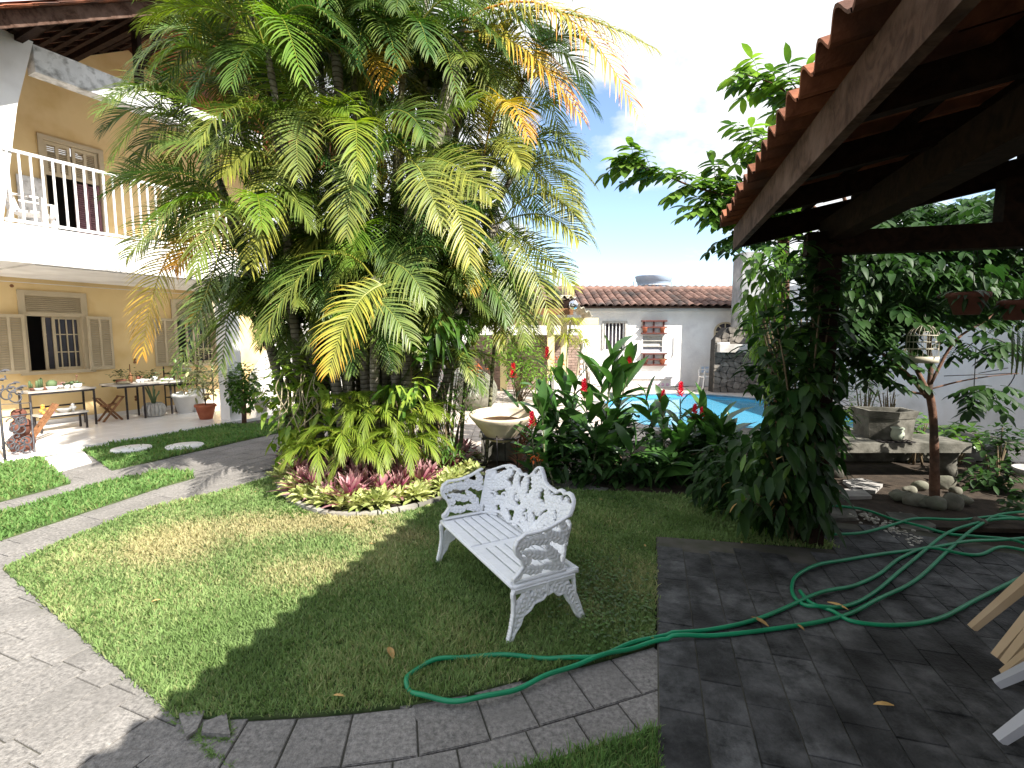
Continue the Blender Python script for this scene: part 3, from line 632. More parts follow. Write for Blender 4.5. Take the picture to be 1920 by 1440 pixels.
# gable roof
m = MB(); m.add([list(fp(2.2, -8.86, roofz(2.2)-.1)), list(fp(PK, -8.86, roofz(PK)-.1)), list(fp(PK, -8.86, roofz(PK)+.12)), list(fp(2.2, -8.86, roofz(2.2)+.12)), list(fp(2.2, -8.9, roofz(2.2)-.1)), list(fp(PK, -8.9, roofz(PK)-.1)), list(fp(PK, -8.9, roofz(PK)+.12)), list(fp(2.2, -8.9, roofz(2.2)+.12))], [[0, 1, 2, 3], [7, 6, 5, 4], [0, 4, 5, 1], [3, 2, 6, 7], [0, 3, 7, 4], [1, 5, 6, 2]])
m.build('barge_board', 'wood_fascia', house)
sl = Vector((FU.x, FU.y, .623)).normalized()
m = MB()
for i in range(9):
    n = -9.0-i*.42; beam(m, fp(2.2, n, roofz(2.2)+.06), fp(PK-.02, n, roofz(PK-.02)+.06), .05, .06)
m.build('rafters', 'wood_dark', house, kind='stuff')
for i in range(13):
    a = 2.3+i*.36; m = MB(); beam(m, fp(a, -8.92, roofz(a)+.02), fp(a, -12.0, roofz(a)+.02), .06, .05); m.build('batten', 'wood_dark', house)
for a, z0 in ((3.45, 0), (5.0, 0)):
    m = MB(); beam(m, fp(a, -8.92, roofz(a)-.06), fp(a, -13, roofz(a)-.06), .09, .12); m.build('purlin', 'wood_dark', house)
m = MB(); beam(m, fp(5.02, -9.7, 5.95), fp(5.02, -9.7, roofz(5.02)), .1, .1); m.build('roof_post', 'wood_dark', house)
m = MB(); beam(m, fp(5.02, -9.7, 6.2), fp(5.55, -9.7, roofz(5.5)), .07, .07); m.build('roof_brace', 'wood_dark', house)
tm = MB(); V = []
for z in (0, .014):
    for y in (0, 1):
        for i in range(7): x = i/6; V.append((y*.40, (x-.5)*.21, .03*math.sin(x*PI)+z+y*-.012))
f = []
for i in range(6): f += [[14+i, 14+i+7, 14+i+8, 14+i+1], [i, i+1, i+8, i+7], [i, 14+i, 15+i, i+1], [7+i, 8+i, 22+i, 21+i]]
tm.add(V, f); tme = tm.mesh('roof_tile', smooth=False); tme.materials.append(M('tile_red'))
xa = sl; ya = Vector((-FN.x, -FN.y, 0)); za = xa.cross(ya).normalized(); ya = za.cross(xa)
for i in range(13):
    for j in range(17):
        a = 2.15+i*.34*.85; n = -8.80-j*.2; c = fp(a, n, roofz(a)+.12)
        if inview(c, 80): inst('roof_tile', tme, house, Matrix(((xa.x, ya.x, za.x, c.x), (xa.y, ya.y, za.y, c.y), (xa.z, ya.z, za.z, c.z), (0, 0, 0, 1))))
m = MB(); m.add([list(fp(2.0, -8.8, roofz(2)+.20)), list(fp(PK, -8.8, roofz(PK)+.20)), list(fp(PK, -18, roofz(PK)+.20)), list(fp(2.0, -18, roofz(2)+.20)), list(fp(9.3, -8.8, roofz(9.3)+.2)), list(fp(9.3, -18, roofz(9.3)+.2))], [[0, 1, 2, 3], [1, 4, 5, 2]]); m.build('roof_covering', 'tile_red', house)
for px, py in ((22, 536), (252, 674), (255, 744)):
    a, z = F(px, py, W0); m = MB(); lathe(m, [(.0, .012), (.026, .01), (.03, 0)], (0, 0, 0), 12, ax=(FU, Vector((0, 0, 1)), FN)); m.v = [v+np.array(list(fp(a, W0, z))) for v in m.v]; m.build('wall_socket', 'wood_brown', house)
    if py > 600: m = MB(); lathe(m, [(.0, .012), (.026, .01), (.03, 0)], (0, 0, 0), 12, ax=(FU, Vector((0, 0, 1)), FN)); m.v = [v+np.array(list(fp(a, W0, z-.06))) for v in m.v]; m.build('wall_socket', 'wood_brown', house)
m = MB(); tube(m, [fp(a, W0+.03, 2.70-.0*a) for a in (1.5, 4, 7, 9.4)], .006, 5); m.build('cable', 'rail_white', house)
# stair with white parapet beside the house
st = T('white_stair', 'white masonry stair parapet climbing beside the yellow house', 'stair', D(500, 760, 12.5).xy.to_3d())
m = MB(); pts = [(470, 705), (512, 640), (560, 588), (600, 588), (600, 640), (540, 700), (520, 745), (470, 745)]; q = [D(x, y, 12.6) for x, y in pts]
vprism(m, [(p.x, p.z) for p in q], (0, 12.6, 0), Vector((1, 0, 0)), Vector((0, 0, 1)), .18); m.build('parapet', 'plaster_white', st)
for k in range(7):
    c = D(490+k*15, 735-k*17, 12.9); m = MB(); box(m, (c.x+.3, 13.2, c.z/2), (.28, 1.0, c.z)); m.build('step', 'plaster_white', st)
# ---------------------------------------------------------------- WHITE HOUSE BEYOND THE POOL
YF = 16.9
fh = T('white_house', 'low white house with a brown tiled roof beyond the pool', 'house', (3, YF, 0))
def q2(px, py, Y=YF): p = D(px, py, Y); return p.x, p.z
wa = [(*sorted((q2(1131, 700)[0], q2(1170, 700)[0])), q2(1130, 655)[1], q2(1130, 606)[1]), (q2(1206, 600)[0], q2(1243, 600)[0], q2(1200, 661)[1], q2(1200, 629)[1]), (q2(1342, 600)[0], q2(1378, 600)[0], q2(1340, 680)[1], q2(1340, 612)[1])]
def xbox(mb, x0, x1, y0, y1, z0, z1, **k): box(mb, ((x0+x1)/2, (y0+y1)/2, (z0+z1)/2), (x1-x0, y1-y0, z1-z0), **k)
m = MB(); holed(m, -7, 8.4, 0, 2.78, YF, YF+.2, wa, xbox); m.build('wall', 'wall_rough', fh)
m = MB(); xbox(m, -7, 8.4, YF+.8, YF+4, 0, 2.7); m.build('dark_room_block', 'room_shade', fh)  # another near-black block in place of a shaded interior
m = MB(); xbox(m, -.5, 8.2, YF-.10, YF-.002, 2.55, 2.64); m.build('cornice', 'plaster_white', fh)
zl = q2(1200, 705)[1]
m = MB(); xbox(m, q2(1188, 0)[0], q2(1276, 0)[0], YF-.42, YF-.002, zl-.06, zl+.02); m.build('ledge', 'plaster_white', fh)
m = MB(); xbox(m, q2(1190, 0)[0], q2(1274, 0)[0], YF-.36, YF-.003, .0, zl-.06); m.build('ledge_wall', 'wall_rough', fh)
m = MB(); xa_, xb_ = q2(1190, 0)[0], q2(1274, 0)[0]
k = 0; x = xa_
while x < xb_-.14:
    for z in (.02, .17):
        mm = MB(); xbox(mm, x, x+.14, YF-.368, YF-.361, z, z+.14); mm.build('wall_tile', 'pot_white', fh)
        if not (zl-.06 < z+.14): m_ = MB(); lathe(m_, [(.0, .004), (.05, .003), (.055, 0)], (0, 0, 0), 8, ax=((1, 0, 0), (0, 0, 1), (0, -1, 0))); m_.v = [v+np.array([x+.07, YF-.368, z+.07]) for v in m_.v]; m_.build('tile_medallion', 'pot_pink', fh)
    x += .155
tz = Vector((0, 2.2, .70)).normalized(); tx = Vector((1, 0, 0)); tn = tx.cross(tz)
tm = MB(); V = []
for z in (0, .02):
    for y in (0, 1):
        for i in range(7): x = i/6; V.append(((x-.5)*.235, y*.56, .06*math.sin(x*PI)+z-y*.02))
f = []
for i in range(6): f += [[14+i, 15+i, 22+i, 21+i], [i, 7+i, 8+i, 1+i], [i, i+1, 15+i, 14+i], [7+i, 21+i, 22+i, 8+i]]
tm.add(V, f); tmf = tm.mesh('roof_tile'); tmf.materials.append(M('tile_old'))
for i in range(58):
    for j in range(6):
        x = -7.0+i*.27
        if x < -1.6: continue
        c = Vector((x, YF-.42, 2.70))+tz*(j*.47); c.z += random.uniform(0, .012)
        if inview(c): inst('roof_tile', tmf, fh, Matrix(((1, tz.x, tn.x, c.x), (0, tz.y, tn.y, c.y), (0, tz.z, tn.z, c.z), (0, 0, 0, 1))))
m = MB()
for i in range(20):
    x = -7+i*.27; a, b = Vector((x, YF-.48, 2.76)), Vector((x, YF+1.8, 3.46)); tube(m, [a, b], .09, 6)
m.build('distant_roof_tiles', 'tile_old', fh, kind='stuff')
m = MB(); m.add([(-7.2, YF-.40, 2.67), (8.5, YF-.40, 2.67), (8.5, YF+1.85, 3.42), (-7.2, YF+1.85, 3.42), (-7.2, YF+4, 2.75), (8.5, YF+4, 2.75), (-7.2, YF-.40, 2.64), (8.5, YF-.40, 2.64)], [[0, 1, 2, 3], [3, 2, 5, 4], [6, 7, 1, 0], [6, 4, 5, 7]]); m.build('roof_deck', 'wood_dark', fh)
m = MB(); tube(m, [(-7.2, YF+1.85, 3.46), (8.5, YF+1.85, 3.46)], .10, 8); m.build('ridge', 'tile_old', fh)
# barred window
x0, x1, z0, z1 = wa[0]; m = MB()
for a in ((x0-.07, x0, z0, z1+.07), (x1, x1+.07, z0, z1+.07), (x0, x1, z1, z1+.07)): xbox(m, a[0], a[1], YF-.04, YF-.004, a[2], a[3])
w = m.build('window', 'pot_grey', fh)
for k in range(6): m = MB(); x = x0+.05+k*(x1-x0-.1)/5; xbox(m, x-.014, x+.014, YF+.02, YF+.05, z0, z1); m.build('window_bar', 'rail_white', w)
m = MB(); xbox(m, x0, x1, YF+.12, YF+.14, z0, z1); m.build('pane', 'window_glass', w)
x0, x1, z0, z1 = wa[1]; m = MB()
for a in ((x0-.04, x0, z0, z1), (x1, x1+.04, z0, z1), (x0-.04, x1+.04, z1, z1+.03), (x0-.04, x1+.04, z0-.04, z0)): xbox(m, a[0], a[1], YF-.03, YF-.004, a[2], a[3])
w = m.build('window', 'rail_white', fh)
for k in range(3):
    m = MB(); z = z0+(k)*(z1-z0)/3; m.add([(x0, YF+.02, z+.04), (x1, YF+.02, z+.04), (x1, YF+.09, z+(z1-z0)/3), (x0, YF+.09, z+(z1-z0)/3)], [[0, 1, 2, 3]]); xbox(m, x0, x1, YF-.02, YF+.03, z, z+.03); m.build('glass_louvre', 'pot_grey' if k else 'curtain', w)
x0, x1, z0, z1 = wa[2]; m = MB(); cx = (x0+x1)/2; r = (x1-x0)/2; zc = q2(1340, 622)[1]
for i in range(12):
    a, b = PI*i/12, PI*(i+1)/12; beam(m, (cx+(r+.03)*math.cos(a), YF-.02, zc+(r*.85+.03)*math.sin(a)), (cx+(r+.03)*math.cos(b), YF-.02, zc+(r*.85+.03)*math.sin(b)), .05, .06, up=(0, 1, 0))
for a in (PI/4, PI/2, 3*PI/4): beam(m, (cx, YF-.01, zc), (cx+r*math.cos(a), YF-.01, zc+r*.85*math.sin(a)), .03, .03, up=(0, 1, 0))
xbox(m, x0-.05, x0, YF-.04, YF-.004, z0, zc); xbox(m, x1, x1+.05, YF-.04, YF-.004, z0, zc); xbox(m, x0, x1, YF-.03, YF-.004, zc-.03, zc+.02)
w = m.build('window', 'cream_wood', fh)
m = MB(); V = [(cx+r*math.cos(PI*i/16), YF-.006, zc+r*.85*math.sin(PI*i/16)) for i in range(17)]; m.add(V, [list(range(17))[::-1]]); m.build('pane', 'window_glass', w)
c0 = q2(1312, 700); c1 = q2(1330, 686); m = MB(); xbox(m, c0[0], c1[0], YF-.03, YF-.004, c0[1], c1[1]); w = m.build('vent_window', 'rail_white', fh)
m = MB(); xbox(m, c0[0]+.04, c0[0]+.13, YF-.036, YF-.031, c0[1]+.03, c1[1]-.03); xbox(m, c0[0]+.17, c1[0]-.04, YF-.036, YF-.031, c0[1]+.03, c1[1]-.03); m.build('pane', 'tank_blue', w)
m = MB(); xx, zz = q2(1263, 660); tube(m, [(xx, YF-.03, q2(0, 632)[1]), (xx, YF-.03, zz), (xx-.03, YF-.03, q2(0, 668)[1])], .02, 6); m.build('wall_pipe', 'rail_white', fh)
m = MB(); [rock(m, (q2(1187, 0)[0], YF-.01, q2(0, y)[1]), (.03, .03, .03), i, sub=1) for i, y in enumerate((618, 625))]; m.build('wall_hook', 'iron', fh)
# plant shelves on the far wall
def pot(name, c, r, h, mt, label, cat='flower pot', plant=None, group=None, rim=True):
    t = T(name, label, cat, c, group)
    m = MB(); p = [(r*.62, 0), (r*.95, h*.8), (r*.97, h*.82)]
    p += [(r*1.08, h*.83), (r*1.08, h), (r*.92, h), (r*.88, h*.86), (0, h*.85)] if rim else [(r, h), (r*.88, h), (r*.85, h*.85), (0, h*.84)]
    lathe(m, p, c, 16); m.build('pot', mt, t, smooth=False)
    if plant: plant(t, Vector(c)+Vector((0, 0, h*.85)))
    return t
def shelf(py0, py1, label, g):
    x0, z1 = q2(1203, py0); x1, z0 = q2(1247, py1); t = T('plant_rack', label, 'plant rack', ((x0+x1)/2, YF, z0), g)
    zm = (z0+z1)/2
    for z in (z0, z0+(z1-z0)*.5, z1): m = MB(); xbox(m, x0-.02, x1+.02, YF-.16, YF-.02, z-.022, z+.022); m.build('shelf_board', 'wood_red', t)
    for x in (x0+.07, (x0+x1)/2, x1-.07): m = MB(); xbox(m, x-.022, x+.022, YF-.075, YF-.03, z0+.022, z0+(z1-z0)*.5-.022); xbox(m, x-.022, x+.022, YF-.075, YF-.03, z0+(z1-z0)*.5+.022, z1-.022); m.build('upright', 'wood_red', t)
    return x0, x1, z0
a0_, a1_, az0 = shelf(602, 625, 'red-brown wooden plant rack above the louvred window', 'plant racks on the white wall')
b0_, b1_, bz0 = shelf(663, 684, 'red-brown wooden plant rack below the louvred window', 'plant racks on the white wall')
def sprig(mt, L=.12, n=12, W=.03):
    def f(t, c):
        m = MB(); a = rng.uniform(0, 2*PI, n); leaves(m, np.tile(list(c), (n, 1)), np.column_stack([np.cos(a)*.6, np.sin(a)*.6, rng.uniform(.4, 1.2, n)]), (0, 0, 1), L, W, .5); m.build('foliage', mt, t)
    return f
for x, s in ((a0_+.1, 'left'), (a1_-.12, 'right')): pot('flower_pot', (x, YF-.09, az0+.024), .085, .17, 'terracotta', 'terracotta pot on the %s end of the upper wall rack' % s, plant=sprig('leaf_mid', .05, 5), group='small terracotta pots on the wall racks')
pot('flower_pot', (b0_+.1, YF-.09, bz0+.024), .10, .16, 'terracotta_dark', 'terracotta pot with pink flowers on the lower wall rack', plant=sprig('rosette_pink', .12, 12, .06), group='small terracotta pots on the wall racks')
pot('flower_pot', (b1_-.12, YF-.09, bz0+.024), .10, .16, 'terracotta', 'terracotta pot with yellow flowers on the lower wall rack', plant=sprig('rosette_yellow', .13, 14, .06), group='small terracotta pots on the wall racks')
# water tank and its stays
c = D(1225, 545, 20.0); tk = T('water_tank', 'pale blue round water tank on the white house roof', 'water tank', (c.x, 20, c.z-.25))
m = MB(); r0 = 20.0/931
lathe(m, [(26*r0, -.35), (27*r0, 0), (30*r0, .34), (31.5*r0, .36), (33*r0, .50), (34*r0, .53), (34*r0, .56), (30*r0, .60), (8*r0, .66), (0, .66)], (c.x, 20, c.z), 28); m.build('tank_body', 'tank_blue', tk, smooth=False)
m = MB(); lathe(m, [(28.7*r0, .16), (29.6*r0, .17), (29.6*r0, .19), (29*r0, .20)], (c.x, 20, c.z), 28); m.build('rib', 'beam_white', tk)
for s in (-36, 34): m = MB(); tube(m, [(c.x+s*r0, 20, c.z-.3), (c.x+s*r0-.03, 20, c.z+.36)], .012, 5); m.build('stay_rod', 'iron_grey', tk)
m = MB(); xbox(m, c.x-.9, c.x+.9, 19.3, 20.7, 2.6, c.z-.34); m.build('tank_base', 'concrete', tk)
# ---------------------------------------------------------------- stone cascade wall by the pool
YS = 15.0; sw = T('stone_wall', 'tall irregular stone wall with a marble spout behind the pool', 'stone wall', (7.2, YS, 0))
sx0, sx1 = D(1338, 700, YS).x, 9.2; szt = D(1380, 613, YS).z
m = MB(); vprism(m, [(sx0+.02, 0), (sx1, 0), (sx1, szt-.02), (sx0+.35, szt-.02), (sx0+.05, szt-.4)], (0, YS+.22, 0), Vector((1, 0, 0)), Vector((0, 0, 1)), .4); m.build('mortar_core', 'mortar', sw)
nx, nz_ = 14, 13; gx = lambda i, j: (sx0+(i)*(2.9/nx)+math.sin(i*12.9+j*78.2)*.075*(0 < i), j*(szt/nz_)+math.sin(i*39.3+j*11.1)*.055*(0 < j < nz_))
for i in range(nx):
    for j in range(nz_):
        if i == 0 and j > 10 or i == 1 and j > 11: continue
        q = [gx(i, j), gx(i+1, j), gx(i+1, j+1), gx(i, j+1)]; cx = sum(p[0] for p in q)/4; cz = sum(p[1] for p in q)/4; k = random.uniform(.87, .95)
        pts = []
        for a in range(4):
            p, r = q[a], q[(a+1) % 4]; pts.append((cx+(p[0]-cx)*k*.93, cz+(p[1]-cz)*k*.93)); pts.append((cx+((p[0]+r[0])/2-cx)*k*1.05, cz+((p[1]+r[1])/2-cz)*k*1.05))
        m = MB(); vprism(m, pts, (0, YS, 0), Vector((1, 0, 0)), Vector((0, 0, 1)), random.uniform(.03, .07)); m.build('stone', 'rubble', sw)
a = D(1343, 645, YS); b = D(1395, 660, YS); m = MB(); xbox(m, a.x, b.x, YS-.30, YS-.06, b.z, a.z); sp = m.build('marble_spout', 'marble', sw)
m = MB(); xbox(m, a.x, a.x+.28, YS-.29, YS-.07, a.z, a.z+.05); m.build('spout_lip', 'plaster_white', sp)
# grey neighbour wall and white boundary wall on the right
gw = T('grey_pillar', 'tall weathered grey wall end rising at the right of the white house', 'wall', (7.6, 15.7, 0))
a = D(1394, 480, 15.7); b = D(1436, 480, 15.7); m = MB(); xbox(m, a.x, b.x, 15.7, 16.4, 0, D(1400, 472, 15.7).z); m.build('wall', 'wall_grey', gw)
bw = T('boundary_wall', 'white plastered boundary wall behind the small tree', 'wall', (7, 8.5, 0))
A_, B_ = Vector((8.35, 16.2, 0)), Vector((8.5, 5.0, 0)); m = MB(); beam(m, A_+Vector((0, 0, 1.6)), B_+Vector((0, 0, 1.6)), .2, 3.2); beam(m, B_+Vector((0, 0, 1.6)), B_+Vector((3, -6, 1.6)), .2, 3.2); m.build('wall', 'wall_bluish', bw)
# ---------------------------------------------------------------- yellow porch left of the white house
YP = 14.2; pc = T('yellow_porch', 'yellow porch with columns and a corrugated roof by the patio', 'porch', (1, YP, 0))
def pbox(px0, px1, py0, py1, Y, dy, mt, name): a = D(px0, py1, Y); b = D(px1, py0, Y); m = MB(); xbox(m, a.x, b.x, Y, Y+dy, max(a.z, 0), b.z); return m.build(name, mt, pc)
for px0, px1, Y in ((1026, 1040, YP), (1051, 1064, YP+1.0), (938, 950, YP+1.2)): pbox(px0, px1, 590, 745, Y, .2, 'yellow_paint', 'column')
pbox(938, 1122, 596, 609, YP+1.5, .2, 'yellow_paint', 'porch_beam')
pbox(930, 1075, 578, 590, YP-.3, .12, 'wood_brown', 'timber_beam'); pbox(925, 1078, 562, 576, YP-.25, .9, 'wood_dark', 'timber_beam')
def corr(name, P, ux, uy, nw, L, amp=.045):
    V = []; f = []; N = nw*8
    for z in (0, 1):
        for j in (0, 1):
            for i in range(N+1): p = Vector(P)+Vector(ux)*(i/N)+Vector(uy)*j+Vector((0, 0, amp*math.sin(i/N*nw*2*PI)+z*.015)); V.append(list(p))
    K = N+1
    for i in range(N): f += [[2*K+i, 2*K+i+1, 3*K+i+1, 3*K+i], [i, K+i, K+i+1, i+1], [i, i+1, 2*K+i+1, 2*K+i], [K+i, 3*K+i, 3*K+i+1, K+i+1]]
    m = MB(); m.add(V, f, sm=True); return m.build(name, 'asbestos', pc)
a = D(1030, 557, YP-.3); corr('corrugated_sheet', (a.x, YP-.3, a.z), (.75, 0, 0), (0, 2.0, .15), 4, 2)
a = D(1062, 556, YP); b = D(1112, 592, YP); corr('corrugated_sheet', (a.x, YP, a.z), (b.x-a.x, 0, b.z-a.z), (0, 2.0, 0), 5, 2, .05)
a = D(905, 560, YP); corr('corrugated_sheet', (a.x, YP-.3, a.z+.05), (1.6, 0, 0), (0, 2.0, .1), 9, 2, .03)
brick = MB(); xbox(brick, 0, .24, 0, .06, 0, .075); bme = brick.mesh('brick'); bme.materials.append(M('brick_rose'))
bwl = T('brick_wall', 'low rose brick wall at the back of the yellow porch', 'wall', (.2, 15.8, 0)); m = MB(); xbox(m, -1.4, 2.2, 15.86, 16.0, 0, 1.75); m.build('mortar', 'concrete', bwl)
k = 0
for j in range(20):
    for i in range(14):
        x = -1.35+i*.25+(j % 2)*.12
        if inview((x, 15.8, j*.085), 10) and k < 290: inst('brick', bme, bwl, Matrix.Translation((x, 15.80, .02+j*.085))); k += 1
pl = T('patio_light', 'round chrome floodlight under the corrugated porch roof', 'lamp', D(1075, 572, YP-.5))
c = D(1075, 572, YP-.5); m = MB(); lathe(m, [(.0, -.09), (.10, -.06), (.13, .02), (.12, .04), (.0, .02)], (0, 0, 0), 16, ax=((1, 0, 0), (0, 0, 1), (0, -1, 0))); m.v = [v+np.array(list(c)) for v in m.v]; m.build('lamp_bowl', 'chrome', pl, smooth=True)
m = MB(); tube(m, [c+Vector((0, .1, 0)), c+Vector((-.1, .3, .1)), c+Vector((-.4, .5, .1))], .025, 6); m.build('bracket', 'iron_grey', pl)
m = MB(); xbox(m, D(1035, 0, 13.5).x, D(1100, 0, 13.5).x, 13.5, 14.0, 0, .62); tag(m.build('low_wall', 'plaster_white', loc=(0, 0, 0)), 'low white wall in front of the yellow porch columns', 'wall')
# ---------------------------------------------------------------- TILED TERRACE ROOF
RE, EN = .50, 4.6                                                     # eave line, far end
tr = T('terrace_roof', 'low tiled timber roof over the terrace with a dark fascia board', 'roof', ep(3, 1, 2.4))
def tz_(r): return 2.645+.2*(r-RE)                                    # underside of the tiles
m = MB(); ebox(m, .61, .65, -3.2, EN, 2.46, 2.64); m.build('fascia_board', 'wood_fascia', tr)
def slope_beam(name, r0, r1, e, dz, w, h, mt='wood_dark'): m = MB(); beam(m, ep(r0, e, tz_(r0)-dz-h/2), ep(r1, e, tz_(r1)-dz-h/2), w, h); return m.build(name, mt, tr)
slope_beam('rake_beam', .655, 7.5, EN-.03, .03, .06, .17)
for e in np.arange(-2.9, 4.2, .72): slope_beam('rafter', .655, 7.5, e, .045, .06, .12)
for r in np.arange(.75, 7.4, .34): m = MB(); ebox(m, r, r+.04, -3.2, EN-.07, tz_(r)-.045, tz_(r)-.012); m.build('batten', 'wood_dark', tr)
for r in (1.30, 3.4, 5.4): m = MB(); ebox(m, r-.07, r+.07, -3.2, EN-.07, tz_(r)-.345, tz_(r)-.17); m.build('plate_beam', 'wood_dark', tr)
m = MB(); ebox(m, 1.1, 7.0, 4.33, 4.45, 2.36, 2.53); m.build('tie_beam', 'wood_dark', tr)
m = MB(); ebox(m, 2.30, 2.42, 4.33, 4.45, 2.531, 2.83); m.build('king_post', 'wood_dark', tr)
m = MB(); ebox(m, 4.3, 4.42, 4.33, 4.45, 2.531, 3.2); m.build('king_post', 'wood_dark', tr)
for r, e in ((1.30, 4.52), (5.4, 4.52)): m = MB(); ebox(m, r-.075, r+.075, e-.065, e+.085, .0, 2.44); m.build('roof_post', 'wood_dark', tr)
tm = MB(); V = []
for z in (0, .013):
    for y in (0, 1):
        for i in range(11): x = i/10; V.append(((x-.5)*.185, y*.42, .034*math.cos((x-.5)*2*PI)*1.0+.034+z+y*.0))
f = []
for i in range(10): f += [[22+i, 23+i, 34+i, 33+i], [i, 11+i, 12+i, 1+i], [i, i+1, 23+i, 22+i], [11+i, 33+i, 34+i, 12+i]]
tm.add(V, f); tmt = tm.mesh('roof_tile', smooth=False); tmt.materials.append(M('tile_red'))
sy = (RR+Vector((0, 0, .2))).normalized(); sx = -EE.normalized(); szz = sx.cross(sy)
rest = MB(); nt = 0
for j in range(19):
    for i in range(43):
        e = -3.1+i*.18; r = RE+j*.37; c = ep(r, e, tz_(r)+j*.0-.02+.012)+szz*random.uniform(0, .006)
        c += sx*random.gauss(0, .003)+sy*random.gauss(0, .006)
        mw = Matrix(((sx.x, sy.x, szz.x, c.x), (sx.y, sy.y, szz.y, c.y), (sx.z, sy.z, szz.z, c.z), (0, 0, 0, 1)))
        if j < 6 and nt < 290: inst('roof_tile', tmt, tr, mw); nt += 1
        else: rest.add([list(mw @ Vector(v)) for v in V], f)
rest.build('further_roof_tiles', 'tile_red', tr, kind='stuff')
bk = T('added_shade_wall', 'plastered wall closing the near end of the terrace', 'wall', ep(4, -3.3, 0)); m = MB(); ebox(m, .8, 8.0, -3.45, -3.3, 0, 2.55); m.build('wall', 'plaster_yellow', bk)  # out of view, added to keep light from under the roof
m = MB(); ebox(m, 7.65, 7.85, -3.3, 2.2, 0, 3.6); m.build('wall', 'plaster_yellow', bk)  # second unseen wall, added on the right for the same darkness
# ---------------------------------------------------------------- CAST BENCH
P1 = G(948, 1206); P2 = G(820, 1058); bx = (P2-P1).normalized(); by = Vector((-bx.y, bx.x, 0))*-1; LB = (P2-P1).length+.03
bench = T('garden_bench', 'white cast iron garden bench with a pierced leaf and flower back', 'bench', (P1+P2)/2+by*.24)
SZ = .335; O = P1+by*.045-bx*.015                                      # front right corner of the seat on the ground
def bp(x, y, z): return O+bx*x+by*y+Vector((0, 0, z))
SD = .44
g5 = np.random.default_rng(5)
def relief(u, v, items):
    """height field of overlapping leaves, blossoms and scrolls; below zero = open"""
    H = np.full(u.shape, -1.0)
    for kind, cx, cy, a, L, w in items:
        c, s = math.cos(a), math.sin(a); x = (u-cx)*c+(v-cy)*s; y = -(u-cx)*s+(v-cy)*c
        if kind == 'leaf':
            x = x+y*y*2.2/L*.3; t = x/L; ed = w*np.sqrt(np.clip(1-t*t, 0, 1))*(1+.10*np.cos(t*12))*(1-.25*t)
            d = 1-np.abs(y)/np.maximum(ed, 1e-4); ok = (np.abs(t) < 1) & (d > 0)
            h = .004+.014*np.sqrt(np.clip(d, 0, 1))-.007*np.exp(-(y/.004)**2)+.0035*np.cos((x-np.abs(y)*.9)*2*PI/.030)
            H = np.where(ok, np.maximum(H, h), H)
        elif kind == 'rose':
            r = np.hypot(x, y); th = np.arctan2(y, x); R = L*(1+.13*np.cos(5*th)); ok = r < R
            h = .012+.006*np.cos(r/L*9)+.004*np.cos(5*th)*(r/L); H = np.where(ok, np.maximum(H, h), H)
        elif kind == 'scroll':
            r = np.hypot(x, y); th = np.arctan2(y, x); rr = L*(.45+.55*(th+PI)/(2*PI)); ok = np.abs(r-rr) < w
            h = .009+.008*np.sqrt(np.clip(1-((r-rr)/w)**2, 0, 1)); H = np.where(ok, np.maximum(H, h), H)
        elif kind == 'bar':
            ok = (np.abs(y) < w) & (np.abs(x) < L); h = .008+.007*np.sqrt(np.clip(1-(y/w)**2, 0, 1)); H = np.where(ok, np.maximum(H, h), H)
    return H
def segdist(u, v, P, closed=False):
    d = np.full(u.shape, 9.0)
    for (x1, y1), (x2, y2) in zip(P, P[1:]):
        dx, dy = x2-x1, y2-y1; t = np.clip(((u-x1)*dx+(v-y1)*dy)/(dx*dx+dy*dy+1e-9), 0, 1); d = np.minimum(d, np.hypot(u-x1-t*dx, v-y1-t*dy))
    return d
